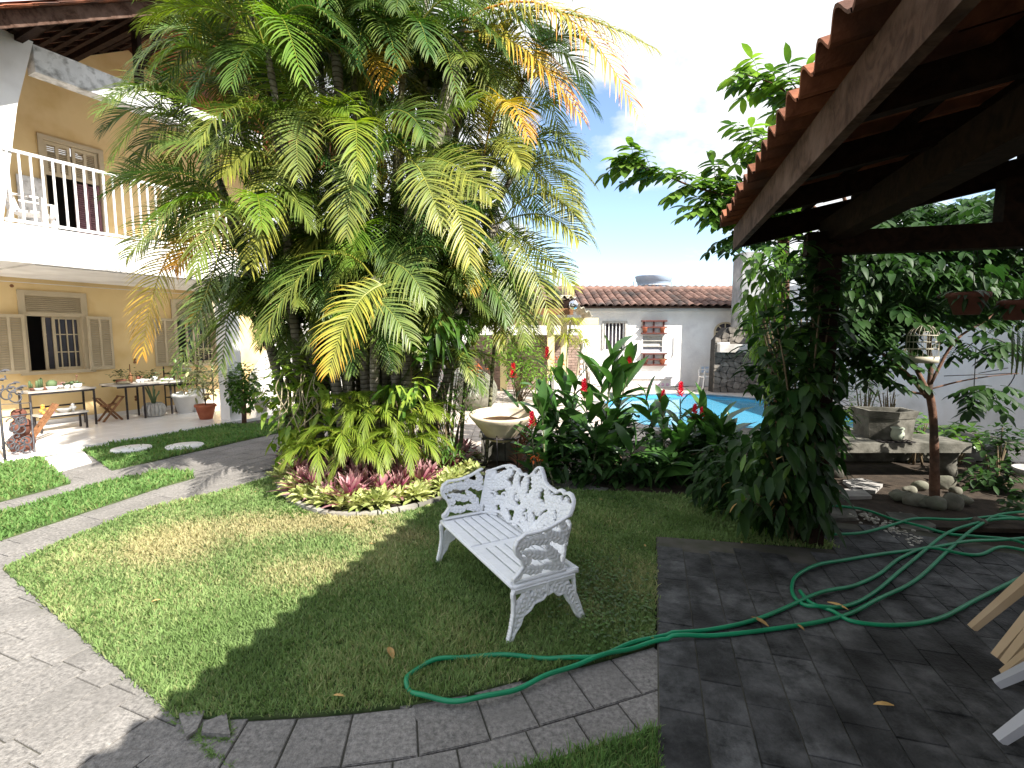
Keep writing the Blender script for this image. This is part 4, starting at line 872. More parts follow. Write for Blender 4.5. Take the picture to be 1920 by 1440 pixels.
def panel(name, outline, items, place, parent, res=.0036, rim=.011, th=.005, rimpath=None):
    us = [p[0] for p in outline]; vs = [p[1] for p in outline]; nu = int((max(us)-min(us))/res)+3; nv = int((max(vs)-min(vs))/res)+3
    gu = min(us)-res+np.arange(nu)*res; gv = min(vs)-res+np.arange(nv)*res; U_, V_ = np.meshgrid(gu, gv, indexing='ij')
    H = relief(U_, V_, items); d = segdist(U_, V_, (rimpath or outline+[outline[0]])); H = np.where(d < rim, np.maximum(H, .006+.013*np.sqrt(np.clip(1-(d/rim)**2, 0, 1))), H)
    H = np.where(inpoly(U_, V_, outline) | (d < rim*.9), H, -1)
    Hc = (H[:-1, :-1] > -.5) & (H[1:, :-1] > -.5) & (H[:-1, 1:] > -.5) & (H[1:, 1:] > -.5)
    Hs = np.where(H < -.5, 0, H)
    fr = place(U_, V_, Hs); bk = place(U_, V_, -th*np.ones_like(Hs)-Hs*.45); n = nu*nv; idx = np.arange(n).reshape(nu, nv)
    i, j = np.nonzero(Hc); q = np.stack([idx[i, j], idx[i+1, j], idx[i+1, j+1], idx[i, j+1]], -1); fs = [q, q[:, ::-1]+n]
    pad = np.zeros((nu+1, nv+1), bool); pad[1:-1, 1:-1] = Hc[:nu-1, :nv-1]
    C = pad[1:, 1:]
    for di, dj, a, b in ((-1, 0, (0, 0), (0, 1)), (1, 0, (1, 1), (1, 0)), (0, -1, (1, 0), (0, 0)), (0, 1, (0, 1), (1, 1))):
        nb = np.zeros_like(Hc); sh = np.zeros_like(Hc)
        src = np.pad(Hc, 1)[1+di:1+di+Hc.shape[0], 1+dj:1+dj+Hc.shape[1]]
        i, j = np.nonzero(Hc & ~src); A = idx[i+a[0], j+a[1]]; Bq = idx[i+b[0], j+b[1]]; fs.append(np.stack([A, Bq, Bq+n, A+n], -1))
    F_ = np.concatenate(fs); V = np.concatenate([fr.reshape(-1, 3), bk.reshape(-1, 3)]); used, inv = np.unique(F_.ravel(), return_inverse=True)
    mb = MB(); mb.add(V[used], inv.reshape(F_.shape)); return mb.build(name, 'cast_white', parent, smooth=True)
def vec(o, ax, ay, az): return lambda u, v, h: np.array(list(o))+u[..., None]*np.array(list(ax))+v[..., None]*np.array(list(ay))+h[..., None]*np.array(list(az))
# back
LL = LB-.03
top = [(0, .335), (.03, .36), (.07, .385), (.12, .40), (.17, .402), (.20, .385), (.22, .395), (.25, .395), (.28, .37), (.33, .375), (.38, .38), (.42, .395), (.455, .44), (.49, .475), (.515, .48), (.54, .46), (.57, .42), (.60, .39), (.64, .375), (.67, .385), (.70, .37), (.73, .378), (.76, .395), (.79, .39), (.82, .402), (.87, .402), (.92, .385), (.96, .36), (1, .335)]
out = [(0, -.005)]+[(a*LL, b) for a, b in top]+[(LL, -.005)]
bot = [(LL*(1-k/24), -.005+.035*abs(math.sin(k/24*4*PI))) for k in range(25)]
items = []
for i in range(8):
    for j in range(4):
        cx = (i+.5+.5*(j % 2))*LL/8+g5.normal(0, .012); cy = .05+j*.088+g5.normal(0, .010); k = g5.random()
        items.append(('leaf', cx, cy, g5.uniform(0, PI), g5.uniform(.085, .11), g5.uniform(.036, .048)))
        if k < .45: items.append(('scroll', cx+g5.normal(0, .03), cy+g5.normal(0, .03), g5.uniform(0, 6), g5.uniform(.028, .040), .0085))
for cx, cy in ((.10, .33), (.17, .345), (.24, .33), (.36, .30), (.50, .42), (.47, .25), (.64, .31), (.76, .33), (.84, .345), (.91, .31), (.30, .20), (.70, .20), (.5, .12)): items.append(('rose', cx*LL, cy, g5.uniform(0, 6), g5.uniform(.026, .036), 0))
items += [('leaf', .5*LL, .36, PI/2, .10, .055), ('leaf', .45*LL, .38, 2.0, .07, .035), ('leaf', .55*LL, .38, 1.1, .07, .035), ('leaf', .5*LL, .22, .3, .12, .05)]
bw_ = vec(bp(.015, SD-.005, SZ+.012), bx, (Vector((0, 0, 1))+by*.22).normalized(), -by)
panel('backrest', out, items, lambda u, v, h: bw_(u, v, h)+np.array(list(by))*(-.11*np.abs(u/LL*2-1)**7)[..., None], bench, rimpath=out[1:-1]+[out[-1]]+bot[1:])
# arms: side panels from the back corner forward
arm = [(0, 0), (SD-.10, 0), (SD-.085, .022), (SD-.12, .05), (SD-.15, .09), (SD-.135, .135), (SD-.10, .175), (SD-.085, .215), (SD-.105, .26), (SD-.15, .285), (SD-.21, .283), (SD-.27, .288), (.10, .305), (.05, .325), (0, .345)]
ait = [('leaf', .08, .23, .5, .09, .035), ('leaf', .20, .235, .1, .10, .035), ('leaf', .32, .225, -.2, .075, .032), ('leaf', .10, .13, .9, .08, .034), ('leaf', .22, .15, .35, .095, .03), ('leaf', .30, .12, 0, .06, .028), ('leaf', .10, .05, .2, .09, .03), ('leaf', .25, .06, .2, .09, .03), ('scroll', .33, .05, 2, .03, .008), ('leaf', .03, .28, 1.2, .06, .03), ('rose', .14, .285, 0, .028, 0), ('leaf', .33, .17, 1.2, .06, .02)]
for sgn, x in ((-1, .012), (1, LB-.012)):
    o = bp(x, SD-.085, SZ+.012); w_ = vec(o, -by, (Vector((0, 0, 1))+bx*sgn*.10).normalized(), bx*(-1 if sgn > 0 else 1)*1.0)
    panel('armrest', arm, ait, w_, bench, res=.004, rimpath=arm[:15])
# seat frame and slats
m = MB()
def bbox(m, x0, x1, y0, y1, z0, z1): box(m, bp((x0+x1)/2, (y0+y1)/2, (z0+z1)/2), (x1-x0, y1-y0, z1-z0), (bx, by, Vector((0, 0, 1))) if bx.cross(by).z > 0 else (bx, -by, Vector((0, 0, 1))))
for x0, x1 in ((0, .045), (LB/2-.03, LB/2+.03), (LB-.045, LB)): bbox(m, x0, x1, .0, SD, SZ-.022, SZ-.004)
tube(m, [bp(x, -.004+.0, SZ-.010) for x in np.linspace(0, LB, 12)], .0125, 8)
tube(m, [bp(0, y, SZ-.008) for y in np.linspace(-.004, SD, 8)], .012, 8); tube(m, [bp(LB, y, SZ-.008) for y in np.linspace(-.004, SD, 8)], .012, 8)
bbox(m, 0, LB, SD-.02, SD+.012, SZ-.026, SZ+.006); m.build('seat_frame', 'cast_white', bench)
ys = [0.0, .088, .158, .228, .298, .368, SD-.021]
for k in range(6):
    for x0, x1 in ((.046, LB/2-.031), (LB/2+.031, LB-.046)):
        m = MB(); y0, y1 = ys[k]+.001, ys[k+1]-.011; V = []
        for x in (x0, x1):
            for y, z in ((y0, SZ-.014), (y0, SZ), (y0+.006, SZ+.004), (y1-.006, SZ+.004), (y1, SZ), (y1, SZ-.014)): V.append(list(bp(x, y, z)))
        m.add(V, [[0, 1, 2, 3, 4, 5][::-1], [6, 7, 8, 9, 10, 11]]+[[i, (i+1) % 6, 6+(i+1) % 6, 6+i] for i in range(6)]); m.build('seat_slat', 'cast_white', bench)
# legs: cast end frames, front and rear leg of each end a piece of its own
fl = [(-.045, 0), (-.025, .0), (.0, .06), (.035, .10), (.055, .15), (.10, .17), (.13, .205), (.19, .215), (.215, .24), (.215, SZ-.02), (.0, SZ-.02), (-.012, SZ-.05), (-.005, .24), (-.008, .17), (-.022, .09)]
rl = [(SD+.03, 0), (SD+.055, .0), (SD+.02, .10), (SD-.02, .20), (SD-.03, SZ-.02), (.225, SZ-.02), (.225, .235), (.26, .245), (.30, .21), (.34, .215), (.375, .15), (.40, .12), (.43, .06)]
li = [('leaf', .05, .23, 1.0, .10, .03), ('leaf', .12, .25, .9, .08, .03), ('leaf', .03, .15, 1.2, .09, .028), ('leaf', .19, .27, .4, .07, .03), ('bar', .1, .30, 0, .2, .014), ('leaf', .01, .06, 1.25, .07, .022), ('leaf', -.025, .02, 1.25, .05, .02), ('leaf', .08, .19, .6, .05, .02), ('leaf', .17, .23, 1.2, .05, .02)]
lr = [('leaf', .38, .22, -1.0, .10, .03), ('leaf', .31, .26, -.9, .08, .03), ('leaf', .42, .13, -1.1, .09, .028), ('bar', .34, .30, 0, .14, .014), ('leaf', .46, .05, -1.2, .07, .024), ('leaf', .27, .27, 1.2, .06, .03), ('leaf', .33, .24, 0, .05, .02)]
for x in (.0, LB):
    sg = 1 if x else -1
    w_ = vec(bp(x, 0, 0), by, Vector((0, 0, 1)), bx*sg)
    panel('leg', fl, li, w_, bench, res=.004, rim=.010); panel('leg', rl, lr, w_, bench, res=.004, rim=.010)
    m = MB(); tube(m, [bp(x-.004*sg, y, z) for y, z in ((-.035, .004), (-.012, .09), (.0, .17), (.004, .25), (-.002, SZ-.02))], [.014, .013, .012, .012, .013], 7); m.build('leg_rib', 'cast_white', bench)
# ---------------------------------------------------------------- GREEN HOSE
def smooth(P, n=6):
    P = [Vector(p) for p in P]; Q = [P[0]*2-P[1]]+P+[P[-1]*2-P[-2]]; out = []
    for i in range(1, len(Q)-2):
        for k in range(n):
            t = k/n; a, b, c, d = Q[i-1:i+3]; out.append(.5*((2*b)+(c-a)*t+(2*a-5*b+4*c-d)*t*t+(3*b-a-3*c+d)*t**3))
    return out+[P[-1]]
hp = [(1420, 946), (1490, 945), (1565, 948), (1620, 955), (1680, 975), (1760, 998), (1830, 1005), (1900, 1012), (1960, 1030), (1960, 985), (1900, 972), (1840, 978), (1780, 1000), (1700, 1060), (1640, 1110), (1590, 1135), (1530, 1140), (1495, 1125), (1485, 1100), (1500, 1075), (1560, 1055), (1640, 1040), (1720, 1030), (1790, 1020), (1880, 1012), (1950, 1000), (1960, 960), (1880, 966), (1830, 988), (1780, 1030), (1720, 1085), (1640, 1130), (1560, 1160), (1440, 1180), (1330, 1192), (1240, 1198), (1170, 1215), (1100, 1235), (1030, 1262), (960, 1290), (880, 1308), (810, 1305), (768, 1290), (765, 1265), (800, 1240), (860, 1228), (950, 1226), (1040, 1230), (1110, 1228), (1180, 1205), (1240, 1188), (1330, 1180), (1420, 1160), (1520, 1120), (1600, 1098), (1650, 1075), (1690, 1045), (1740, 1030), (1830, 1040), (1880, 1025), (1960, 1040)]
hz = []
for i, (x, y) in enumerate(hp):
    p = G(x, y, .045); hz.append((p.x, p.y, .036 if p.dot(RR) > .02 or p.y < 2 else .032))
hs = smooth(hz, 8)
for i, p in enumerate(hs): p.z = .043+.016*max(0, math.sin(i*.21))**3 if p.x > .9 else .035+.006*math.sin(i*.5)
m = MB(); tube(m, hs, .0125, 8); thingmesh(m, 'garden_hose', 'hose_green', 'green garden hose looping across the lawn and the dark terrace', 'hose', (hs[0].x, hs[0].y, 0), smooth=True)
hp2 = [(1560, 1002), (1620, 998), (1680, 982), (1720, 972), (1800, 974), (1870, 968), (1930, 975), (1985, 990)]
m = MB(); tube(m, smooth([tuple(G(x, y, .05)) for x, y in hp2], 8), .0125, 8); thingmesh(m, 'garden_hose', 'hose_green', 'thin far run of green hose crossing behind the post below the ring of stones', 'hose', tuple(G(1560, 1002)), smooth=True)
hp3 = [(1500, 1108), (1520, 1130), (1560, 1145), (1600, 1165), (1680, 1172), (1760, 1160), (1830, 1125), (1900, 1090), (1970, 1060)]
m = MB(); tube(m, smooth([tuple(G(x, y, .045)) for x, y in hp3], 8), .0125, 8); thingmesh(m, 'garden_hose', 'hose_green', 'near run of green hose curving toward the plastic chair legs', 'hose', tuple(G(1500, 1108)), smooth=True)
# ---------------------------------------------------------------- BOWL ON A STAND, PLINTH
bc = G(940, 893); bwp = T('fire_bowl', 'wide cream painted bowl standing on a thin black iron stand', 'bowl', bc)
zr = D(940, 778, bc.y).z; R = 61/931*bc.y
m = MB(); lathe(m, [(.0, zr-.31), (.13, zr-.31), (.17, zr-.29), (R*.62, zr-.185), (R*.90, zr-.05), (R, zr), (R*.995, zr+.02), (R*.93, zr+.025), (R*.90, zr+.0), (R*.78, zr-.095)], bc, 36); m.v = [v+np.column_stack([v[:, 0]*0, v[:, 0]*0, (v[:, 1]-bc.y)*.075]) for v in m.v]; m.build('bowl', 'bowl_paint', bwp)
m = MB(); lathe(m, [(R*.78, zr-.09), (R*.5, zr-.10), (0, zr-.10)], bc, 36); m.v = [v+np.column_stack([v[:, 0]*0, v[:, 0]*0, (v[:, 1]-bc.y)*.075]) for v in m.v]; m.build('bowl_filling', 'bowl_inside_shaded', bwp)
m = MB(); lathe(m, [(.225, zr-.27), (.235, zr-.27), (.235, zr-.255), (.225, zr-.255)], bc, 24); m.build('ring', 'iron', bwp)
for a in (.3, 1.35, 3.4, 4.5):
    m = MB(); tube(m, [bc+Vector((.235*math.cos(a), .235*math.sin(a), zr-.22)), bc+Vector((.20*math.cos(a), .20*math.sin(a), zr-.45)), bc+Vector((.22*math.cos(a), .22*math.sin(a), .0))], .008, 6); m.build('leg', 'iron', bwp)
pc_ = D(925, 900, 6.9); m = MB(); xbox(m, pc_.x-.16, pc_.x+.40, 6.75, 7.3, 0, .34); xbox(m, pc_.x-.19, pc_.x+.43, 6.72, 7.33, .34, .38)
thingmesh(m, 'stone_plinth', 'stone_bench', 'square concrete plinth on the ground behind the bowl', 'plinth', (pc_.x, 7, 0))
# ---------------------------------------------------------------- plastic chairs
def plastic_chair(mt, label, loc, rz, group=None):
    t = T('plastic_chair', label, 'chair', (0, 0, 0), group); sw_, sd_ = .44, .42
    m = MB(); xbox(m, -sw_/2, sw_/2, -sd_/2, sd_/2, .40, .43); m.build('seat', mt, t)
    for sx_ in (-1, 1):
        m = MB(); beam(m, (sx_*.24, -.23, 0), (sx_*.20, -.18, .41), .045, .06); m.build('leg', mt, t)
        m = MB(); beam(m, (sx_*.24, .26, 0), (sx_*.20, .19, .41), .045, .06); m.build('leg', mt, t)
        m = MB(); beam(m, (sx_*.25, -.21, .62), (sx_*.25, .22, .66), .05, .025); beam(m, (sx_*.25, -.19, .61), (sx_*.22, -.19, .42), .035, .05, up=(0, 1, 0)); m.build('arm', mt, t)
        m = MB(); beam(m, (sx_*.20, .20, .42), (sx_*.19, .33, .88), .035, .04, up=(0, 1, 0)); m.build('back_post', mt, t)
    for k in range(6): z = .50+k*.07; m = MB(); beam(m, (-.19, .215+(z-.42)*.28, z), (.19, .215+(z-.42)*.28, z), .018, .045); m.build('back_slat', mt, t)
    t.location = loc; t.rotation_euler = (0, 0, rz); return t
c = G(1326, 731); plastic_chair('plastic_white', 'white slatted plastic armchair in front of the stone wall', (c.x, c.y, 0), PI/2*-1)
p = fp(3.68, -10.35, 3.22); plastic_chair('plastic_beige' if 0 else 'plastic_white', 'white plastic armchair behind the balcony railing', tuple(p), -1.1+PI)
# stacked chairs lying over at the right edge: only their legs reach into the picture
def fallen(mt, label, tips, src, group):
    """tips: feet seen in the photograph, src: where the legs join the seats"""
    t = T('plastic_chair', label, 'chair', src[0], group)
    for (px, py, z), s in zip(tips, src):
        a = G(px, py, z); b = Vector(s); m = MB(); d = (b-a).normalized(); y = Vector((0, 0, 1)).cross(d).normalized(); zz = d.cross(y)
        V = []
        for q, w in ((a, .020), (b, .040)):
            for u, v in ((-1, -1), (1, -1), (1, 1), (-1, 1)): V.append(list(q+y*w*u+zz*w*v*.8))
            for u, v in ((-1, -1), (1, -1), (1, 1), (-1, 1)): V.append(list(q+y*(w-.006)*u+zz*(w-.006)*v*.8))
        V2 = V[:]; k = len(V)
        f = [[i, (i+1) % 4, 8+(i+1) % 4, 8+i] for i in range(4)]+[[4+(i+1) % 4, 4+i, 12+i, 12+(i+1) % 4] for i in range(4)]+[[i, 4+i, 4+(i+1) % 4, (i+1) % 4] for i in range(4)]+[[8, 9, 10, 11]]
        m.add(V, f); m.build('leg', mt, t)
    c = Vector(src[0])*.5+Vector(src[-1])*.5; e = (Vector(src[-1])-Vector(src[0])); m = MB(); beam(m, Vector(src[0])-e*.1, Vector(src[-1])+e*.1, .42, .03, up=(1, 0, .6)); m.build('seat', mt, t)
    m = MB(); beam(m, Vector(src[0])-e*.1+Vector((.25, 0, .3)), Vector(src[-1])+e*.1+Vector((.25, 0, .3)), .03, .42, up=(1, 0, .2)); m.build('backrest', mt, t); return t
gch = 'tipped plastic chairs at the terrace edge'
def src(px, py, Y): return tuple(D(px, py, Y))
fallen('plastic_beige', 'upper beige plastic chair lying tipped with its long leg out', [(1822, 1178, .03), (1868, 1232, .05)], [src(2050, 985, 2.62), src(2080, 985, 2.42)], gch)
fallen('plastic_beige', 'middle beige plastic chair tipped against the other chairs', [(1885, 1245, .07), (1882, 1265, .05)], [src(2080, 1015, 2.3), src(2120, 1080, 2.15)], gch)
fallen('plastic_grey', 'grey plastic chair lying lowest with two legs reaching out', [(1868, 1282, .04), (1873, 1388, .03)], [src(2100, 1175, 2.1), src(2120, 1215, 1.85)], gch)
# ---------------------------------------------------------------- STONE BENCH, TROUGH AND FRIENDS ON THE RIGHT
sb = T('stone_bench', 'long grey stone slab bench on stout stone legs under the tree', 'bench', (5, 6.2, 0))
x0, x1 = 3.9, D(1822, 840, 5.85).x
m = MB(); xbox(m, x0, x1, 5.85, 6.65, .335, .45); m.build('seat', 'stone_bench', sb)
for x in (D(1795, 880, 5.9).x, 4.02): m = MB(); lathe(m, [(.12, 0), (.10, .12), (.095, .22), (.13, .334)], (x, 6.05, 0), 10); m.build('leg', 'stone_bench', sb)
m = MB(); prism(m, [(3.4, 6.75), (6.9, 6.75), (7.4, 8.2), (3.4, 8.2)], 0, .20); m.build('raised_paving', 'stone_bench', kind='structure')
for i in range(6): m = MB(); prism(m, [(3.7+i*.5, 6.76), (4.19+i*.5, 6.76), (4.19+i*.5, 7.3), (3.7+i*.5, 7.3)], .2, .225+.003*(i % 2)); m.build('paving_slab', 'slab_light', bpy.data.objects['raised_paving'])
tb = T('stone_trough', 'weathered angular stone trough planter on the slab bench', 'planter', tuple(D(1670, 830, 6.45)))
pts = [D(1628, 776, 6.35), D(1712, 779, 6.3), D(1690, 790, 6.05)]
def trough(m, pl, z0, z1, th=.035):
    n = len(pl); c = Vector((sum(p[0] for p in pl)/n, sum(p[1] for p in pl)/n)); inn = [tuple(c+(Vector(p)-c)*(1-th*4)) for p in pl]; btm = [tuple(c+(Vector(p)-c)*.92) for p in pl]
    V = [(*p, z0) for p in btm]+[(*p, z1) for p in pl]+[(*p, z1) for p in inn]+[(*p, z1-.10) for p in inn]
    m.add(V, [[i, (i+1) % n, n+(i+1) % n, n+i] for i in range(n)]+[[n+i, n+(i+1) % n, 2*n+(i+1) % n, 2*n+i] for i in range(n)]+[[2*n+i, 2*n+(i+1) % n, 3*n+(i+1) % n, 3*n+i] for i in range(n)]+[[3*n+i for i in range(n)], list(range(n))[::-1]])
tx0, tx1 = D(1630, 800, 6.1).x, D(1712, 800, 6.1).x
m = MB(); trough(m, [(tx0, 6.12), (tx0+.26, 5.98), (tx1, 6.06), (tx1+.04, 6.36), (tx0+.05, 6.5)], .451, .80); m.build('trough_body', 'stone_bench', tb)
m = MB(); trough(m, [(tx0-.02, 6.10), (tx0+.26, 5.955), (tx1+.02, 6.04), (tx1+.06, 6.38), (tx0+.03, 6.52)], .72, .81); m.build('trough_rim', 'stone_bench', tb)
c = D(1676, 832, 5.95); tv = T('tray_stand', 'flat black iron tray under the small pale jar', 'tray', (c.x, 5.93, .451)); m = MB()
for k in range(7): tube(m, [(c.x-.18+k*.06, 5.88, .465), (c.x-.18+k*.06, 6.0, .465)], .006, 5)
m.build('bars', 'iron', tv, kind='stuff'); m = MB(); tube(m, [(c.x-.2, 5.87, .46), (c.x+.2, 5.87, .46), (c.x+.2, 5.975, .46), (c.x-.2, 5.975, .46), (c.x-.2, 5.87, .46)], .008, 5); m.build('tray_rim', 'iron', tv)
m = MB(); lathe(m, [(.0, 0), (.045, 0), (.068, .04), (.07, .09), (.058, .125), (.075, .15), (.068, .155), (.05, .125), (0, .12)], (c.x+.02, 5.93, .475), 20)
thingmesh(m, 'ceramic_jar', 'ceramic_green', 'small pale green ceramic jar on the black tray', 'jar', (c.x+.02, 5.93, .475), smooth=True)
for i, (P, lb) in enumerate((([(1580, 905), (1612, 900), (1655, 912), (1640, 926), (1600, 920)], 'larger pale flat stone slab lying on the soil by the post'), ([(1577, 922), (1614, 919), (1635, 935), (1583, 936)], 'smaller pale flat stone slab lying nearest the vine covered post'), ([(1660, 965), (1710, 968), (1755, 990), (1740, 1002), (1690, 996)], 'dull grey flat stone slab among the hose loops'), ([(1560, 955), (1600, 952), (1608, 975), (1555, 978)], 'dark flat stone slab at the foot of the post'))):
    m = MB(); prism(m, [tuple(G(*p)[:2]) for p in P], -.02, .03); c = G(*P[0]); thingmesh(m, 'flat_stone', 'slab_light' if i < 2 else 'stone_bench', lb, 'stone', (c.x, c.y, 0), 'flat stepping slabs on the soil')
rk = [(1688, 937, 36, 'pale mossy round stone at the left of the ring'), (1705, 925, 22, 'small upright stone behind the left of the ring'), (1712, 945, 32, 'dark rounded stone between the pale ones in the ring'), (1733, 948, 34, 'speckled pale round stone front left of the trunk'), (1756, 953, 34, 'flat tan brick like stone in front of the trunk'), (1782, 952, 36, 'large egg shaped stone right of the trunk'), (1800, 945, 32, 'brown stone at the far right of the ring'), (1792, 925, 22, 'small grey stone behind the right of the ring'), (1775, 915, 34, 'long dull stone lying behind the trunk'), (1722, 918, 28, 'flat greenish stone behind the trunk on the left'), (1832, 985, 26, 'single pale stone lying among the hose loops'), (1690, 965, 8, 'tiny white stone on the soil near the hose')]
for i, (x, y, w, lb) in enumerate(rk):
    c = G(x, y); r = w/2/931*c.y*1.05; m = MB(); rock(m, (c.x, c.y, r*.5), (r*1.0, r*.8, r*(.6+.25*(i % 3)/2)), i+3, .3, 3); thingmesh(m, 'stone', 'rock', lb, 'stone', (c.x, c.y, 0), 'stones ringing the small tree' if i < 10 else None, smooth=True)
m = MB()
for i in range(150):
    t = rng.uniform(); x = 1600+t*130+rng.normal(0, 7); y = 962+t*62+rng.normal(0, 5); c = G(x, y); r = rng.uniform(.008, .02); rock(m, (c.x, c.y, .02+r*.3), (r, r, r*.6), i, .2, 1, rnd=rng.uniform())
m.build('pebbles', 'pebble', kind='stuff', label='pale pebbles edging the terrace beside the hose')
# birdcage hanging from the tree
cc = D(1727, 680, 4.75); cg = T('bird_cage', 'old cream bird cage with a domed top hanging in the small tree', 'bird cage', cc)
k = 4.75/931; R = 26*k
m = MB(); lathe(m, [(0, 0), (R, 0), (R, 12*k), (R*.96, 12*k), (R*.96, .01), (0, .008)], cc, 20); m.build('base', 'cage', cg)
m = MB()
for i in range(20):
    a = i*2*PI/20; x, y = R*.95*math.cos(a), R*.95*math.sin(a); tube(m, [cc+Vector((x, y, 0)), cc+Vector((x, y, 50*k)), cc+Vector((x*.85, y*.85, 60*k)), cc+Vector((x*.5, y*.5, 68*k)), cc+Vector((0, 0, 71*k))], .0022, 4, False)
for z in (25, 38, 50): lathe(m, [(R*.95, z*k), (R*.96, z*k+.005), (R*.95, z*k+.01)], cc, 20)
m.build('wires', 'cage', cg, kind='stuff')
m = MB(); w2 = (14*k, .004, 18*k)
for dx, dz in ((-30, 12), (-6, 44)):
    o = cc+Vector((dx*k, -R*.6 if dx > -20 else -.02, dz*k))
    for q in range(5): tube(m, [o+Vector((q*3.5*k-7*k, 0, 0)), o+Vector((q*3.5*k-7*k, 0, 14*k))], .002, 4)
    for z in (0, 14): tube(m, [o+Vector((-7*k, 0, z*k)), o+Vector((7*k, 0, z*k))], .003, 4)
m.build('open_door', 'cage', cg); m = MB(); tube(m, [cc+Vector((0, 0, 71*k)), cc+Vector((.01, 0, 78*k)), cc+Vector((0, 0, 90*k))], .004, 5); m.build('hook', 'iron', cg)
# hanging pots at the top right
for px, py, Y, r, lb, mt in ((1812, 590, 3.9, .13, 'wide dark hanging planter with a tan rim near the tie beam', 'terracotta_dark'), (1905, 600, 3.7, .11, 'terracotta pot hanging at the far right under the roof', 'terracotta_dark')):
    c = D(px, py, Y); t = T('hanging_pot', lb, 'hanging pot', c); m = MB(); lathe(m, [(0, 0), (r*.6, 0), (r*.95, r*1.0), (r*1.05, r*1.02), (r*1.05, r*1.3), (r*.9, r*1.3), (r*.85, r), (0, r)], c, 18); m.build('pot', mt, t)
    m = MB(); [tube(m, [c+Vector((r*math.cos(a), r*math.sin(a), r*1.3)), c+Vector((0, 0, .62))], .003, 4) for a in (0, 2.1, 4.2)]; m.build('hanger', 'iron', t)
    m = MB(); n = 60; a = rng.uniform(0, 2*PI, n); leaves(m, np.tile(list(c+Vector((0, 0, r*1.2))), (n, 1)), np.column_stack([np.cos(a), np.sin(a), rng.uniform(-.3, 1, n)]), (0, 0, 1), rng.uniform(.12, .25, n), .03, .8); m.build('foliage', 'leaf_dark_mass', t)
m = MB(); n = 0
f_ = T('hanging_fern', 'thin fern fronds hanging from the terracotta pot at the right edge', 'fern', tuple(D(1905, 650, 3.7)))
for px in (1898, 1908, 1918): fr = frond(D(px, 610, 3.7), D(px+2, 650, 3.65), D(px-2, 700, 3.6), 30, .035, .008, g=np.random.default_rng(px), up=(0, -1, .3), droop=.1); fr.build('frond', 'frond', f_)
ar = T('wire_hoop', 'thin black wire hoop and stakes standing against the white wall', 'wire hoop', tuple(G(1850, 860)))
m = MB(); c = D(1850, 690, 7.0); tube(m, [c+Vector((.42*math.cos(a), 0, .42*math.sin(a))) for a in np.linspace(-1.6, 2.9, 26)], .007, 5); m.build('hoop', 'iron', ar)
m = MB(); tube(m, [D(1770, 705, 7), D(1900, 700, 7)], .006, 5); tube(m, [D(1830, 650, 7), D(1826, 730, 7)], .006, 5); tube(m, [D(1835, 700, 7), D(1890, 690, 7)], .006, 5); m.build('stakes', 'iron', ar)
c = G(1925, 930); m = MB(); lathe(m, [(0, .25), (.18, .25), (.22, .30), (.23, .30), (.19, .23), (.05, .21), (.05, .02), (.12, 0), (0, 0)], (c.x+.12, c.y, 0), 20); thingmesh(m, 'stone_basin', 'slab_light', 'pale round basin rim just showing at the right edge', 'basin', (c.x+.12, c.y, 0))
# ---------------------------------------------------------------- PALM CLUMP
def palm(label, base, crown, r0, r1, fr, group=None, mt='trunk', extra=None, name='palm_tree', bow=(0, 0, 0)):
    """base and crown are points; fr is a list of (frond mesh builder, material)"""
    t = T(name, label, 'palm tree', (base.x, base.y, 0), group)
    b = Vector((base.x, base.y, 0)); mid = (b+crown)/2+Vector(bow); P = bez(b, mid, crown, 22); m = MB()
    R = np.linspace(r0, r1, 22)*(1+.035*np.sin(np.arange(22)*2.9)); tube(m, P, R, 10); m.build('trunk', mt, t, smooth=True)
    for q, ma in fr: q.build('frond', ma, t)
    return t
def fan(crown, n, L, g, down=.55, yel=.12, lo=0, hi=2*PI, rise=.55, mat_w=(('frond', .7), ('frond_pale', .1), ('frond_bright', .2)), ll=.42, npair=40):
    out = []
    for i in range(n):
        a = lo+(i+g.uniform(-.3, .3))*(hi-lo)/n; k = g.uniform(.75, 1.15)*L; el = g.uniform(.1, 1.15)*rise
        h = Vector((math.cos(a), math.sin(a), 0)); p0 = crown+h*.05; p1 = crown+h*k*.42+Vector((0, 0, k*(.22+el*.75))); p2 = crown+h*k*g.uniform(.75, 1.0)+Vector((0, 0, k*(el*.95-down*g.uniform(.5, 1.5))))
        y = yel*g.choice([0, .4, 1, 1, 2, 5.0], p=[.3, .3, .2, .12, .05, .03]); ma = g.choice([q[0] for q in mat_w], p=[q[1] for q in mat_w])
        out.append((frond(p0, p1, p2, npair, ll*g.uniform(.85, 1.15), .0175, min(y, .9), g=g, spread=76, tipy=g.uniform(0, .14), droop=g.uniform(.4, .8)), str(ma)))
    return out
def hero(p0, p1, p2, Y, L=.42, yel=.3, ma='frond', dY=(.5, .2, 0), up=(0, -.75, .55), droop=.5, npair=40, w=.0185, tipy=.18, seed=1, spread=84):
    yel = yel*.5 if yel < .7 else yel*.85; L *= 1.08
    return (frond(D(*p0, Y+dY[0]), D(*p1, Y+dY[1]), D(*p2, Y+dY[2]), npair, L, w, yel, tipy, np.random.default_rng(seed), up, droop, spread), ma)
g6 = np.random.default_rng(66)
CB = G(665, 872)                                                      # centre of the clump on the ground
def near(px, Yb): return G(px, 700).lerp(G(px, 700), 0) if 0 else Vector((D(px, 800, Yb).x, Yb, 0))
H = {}
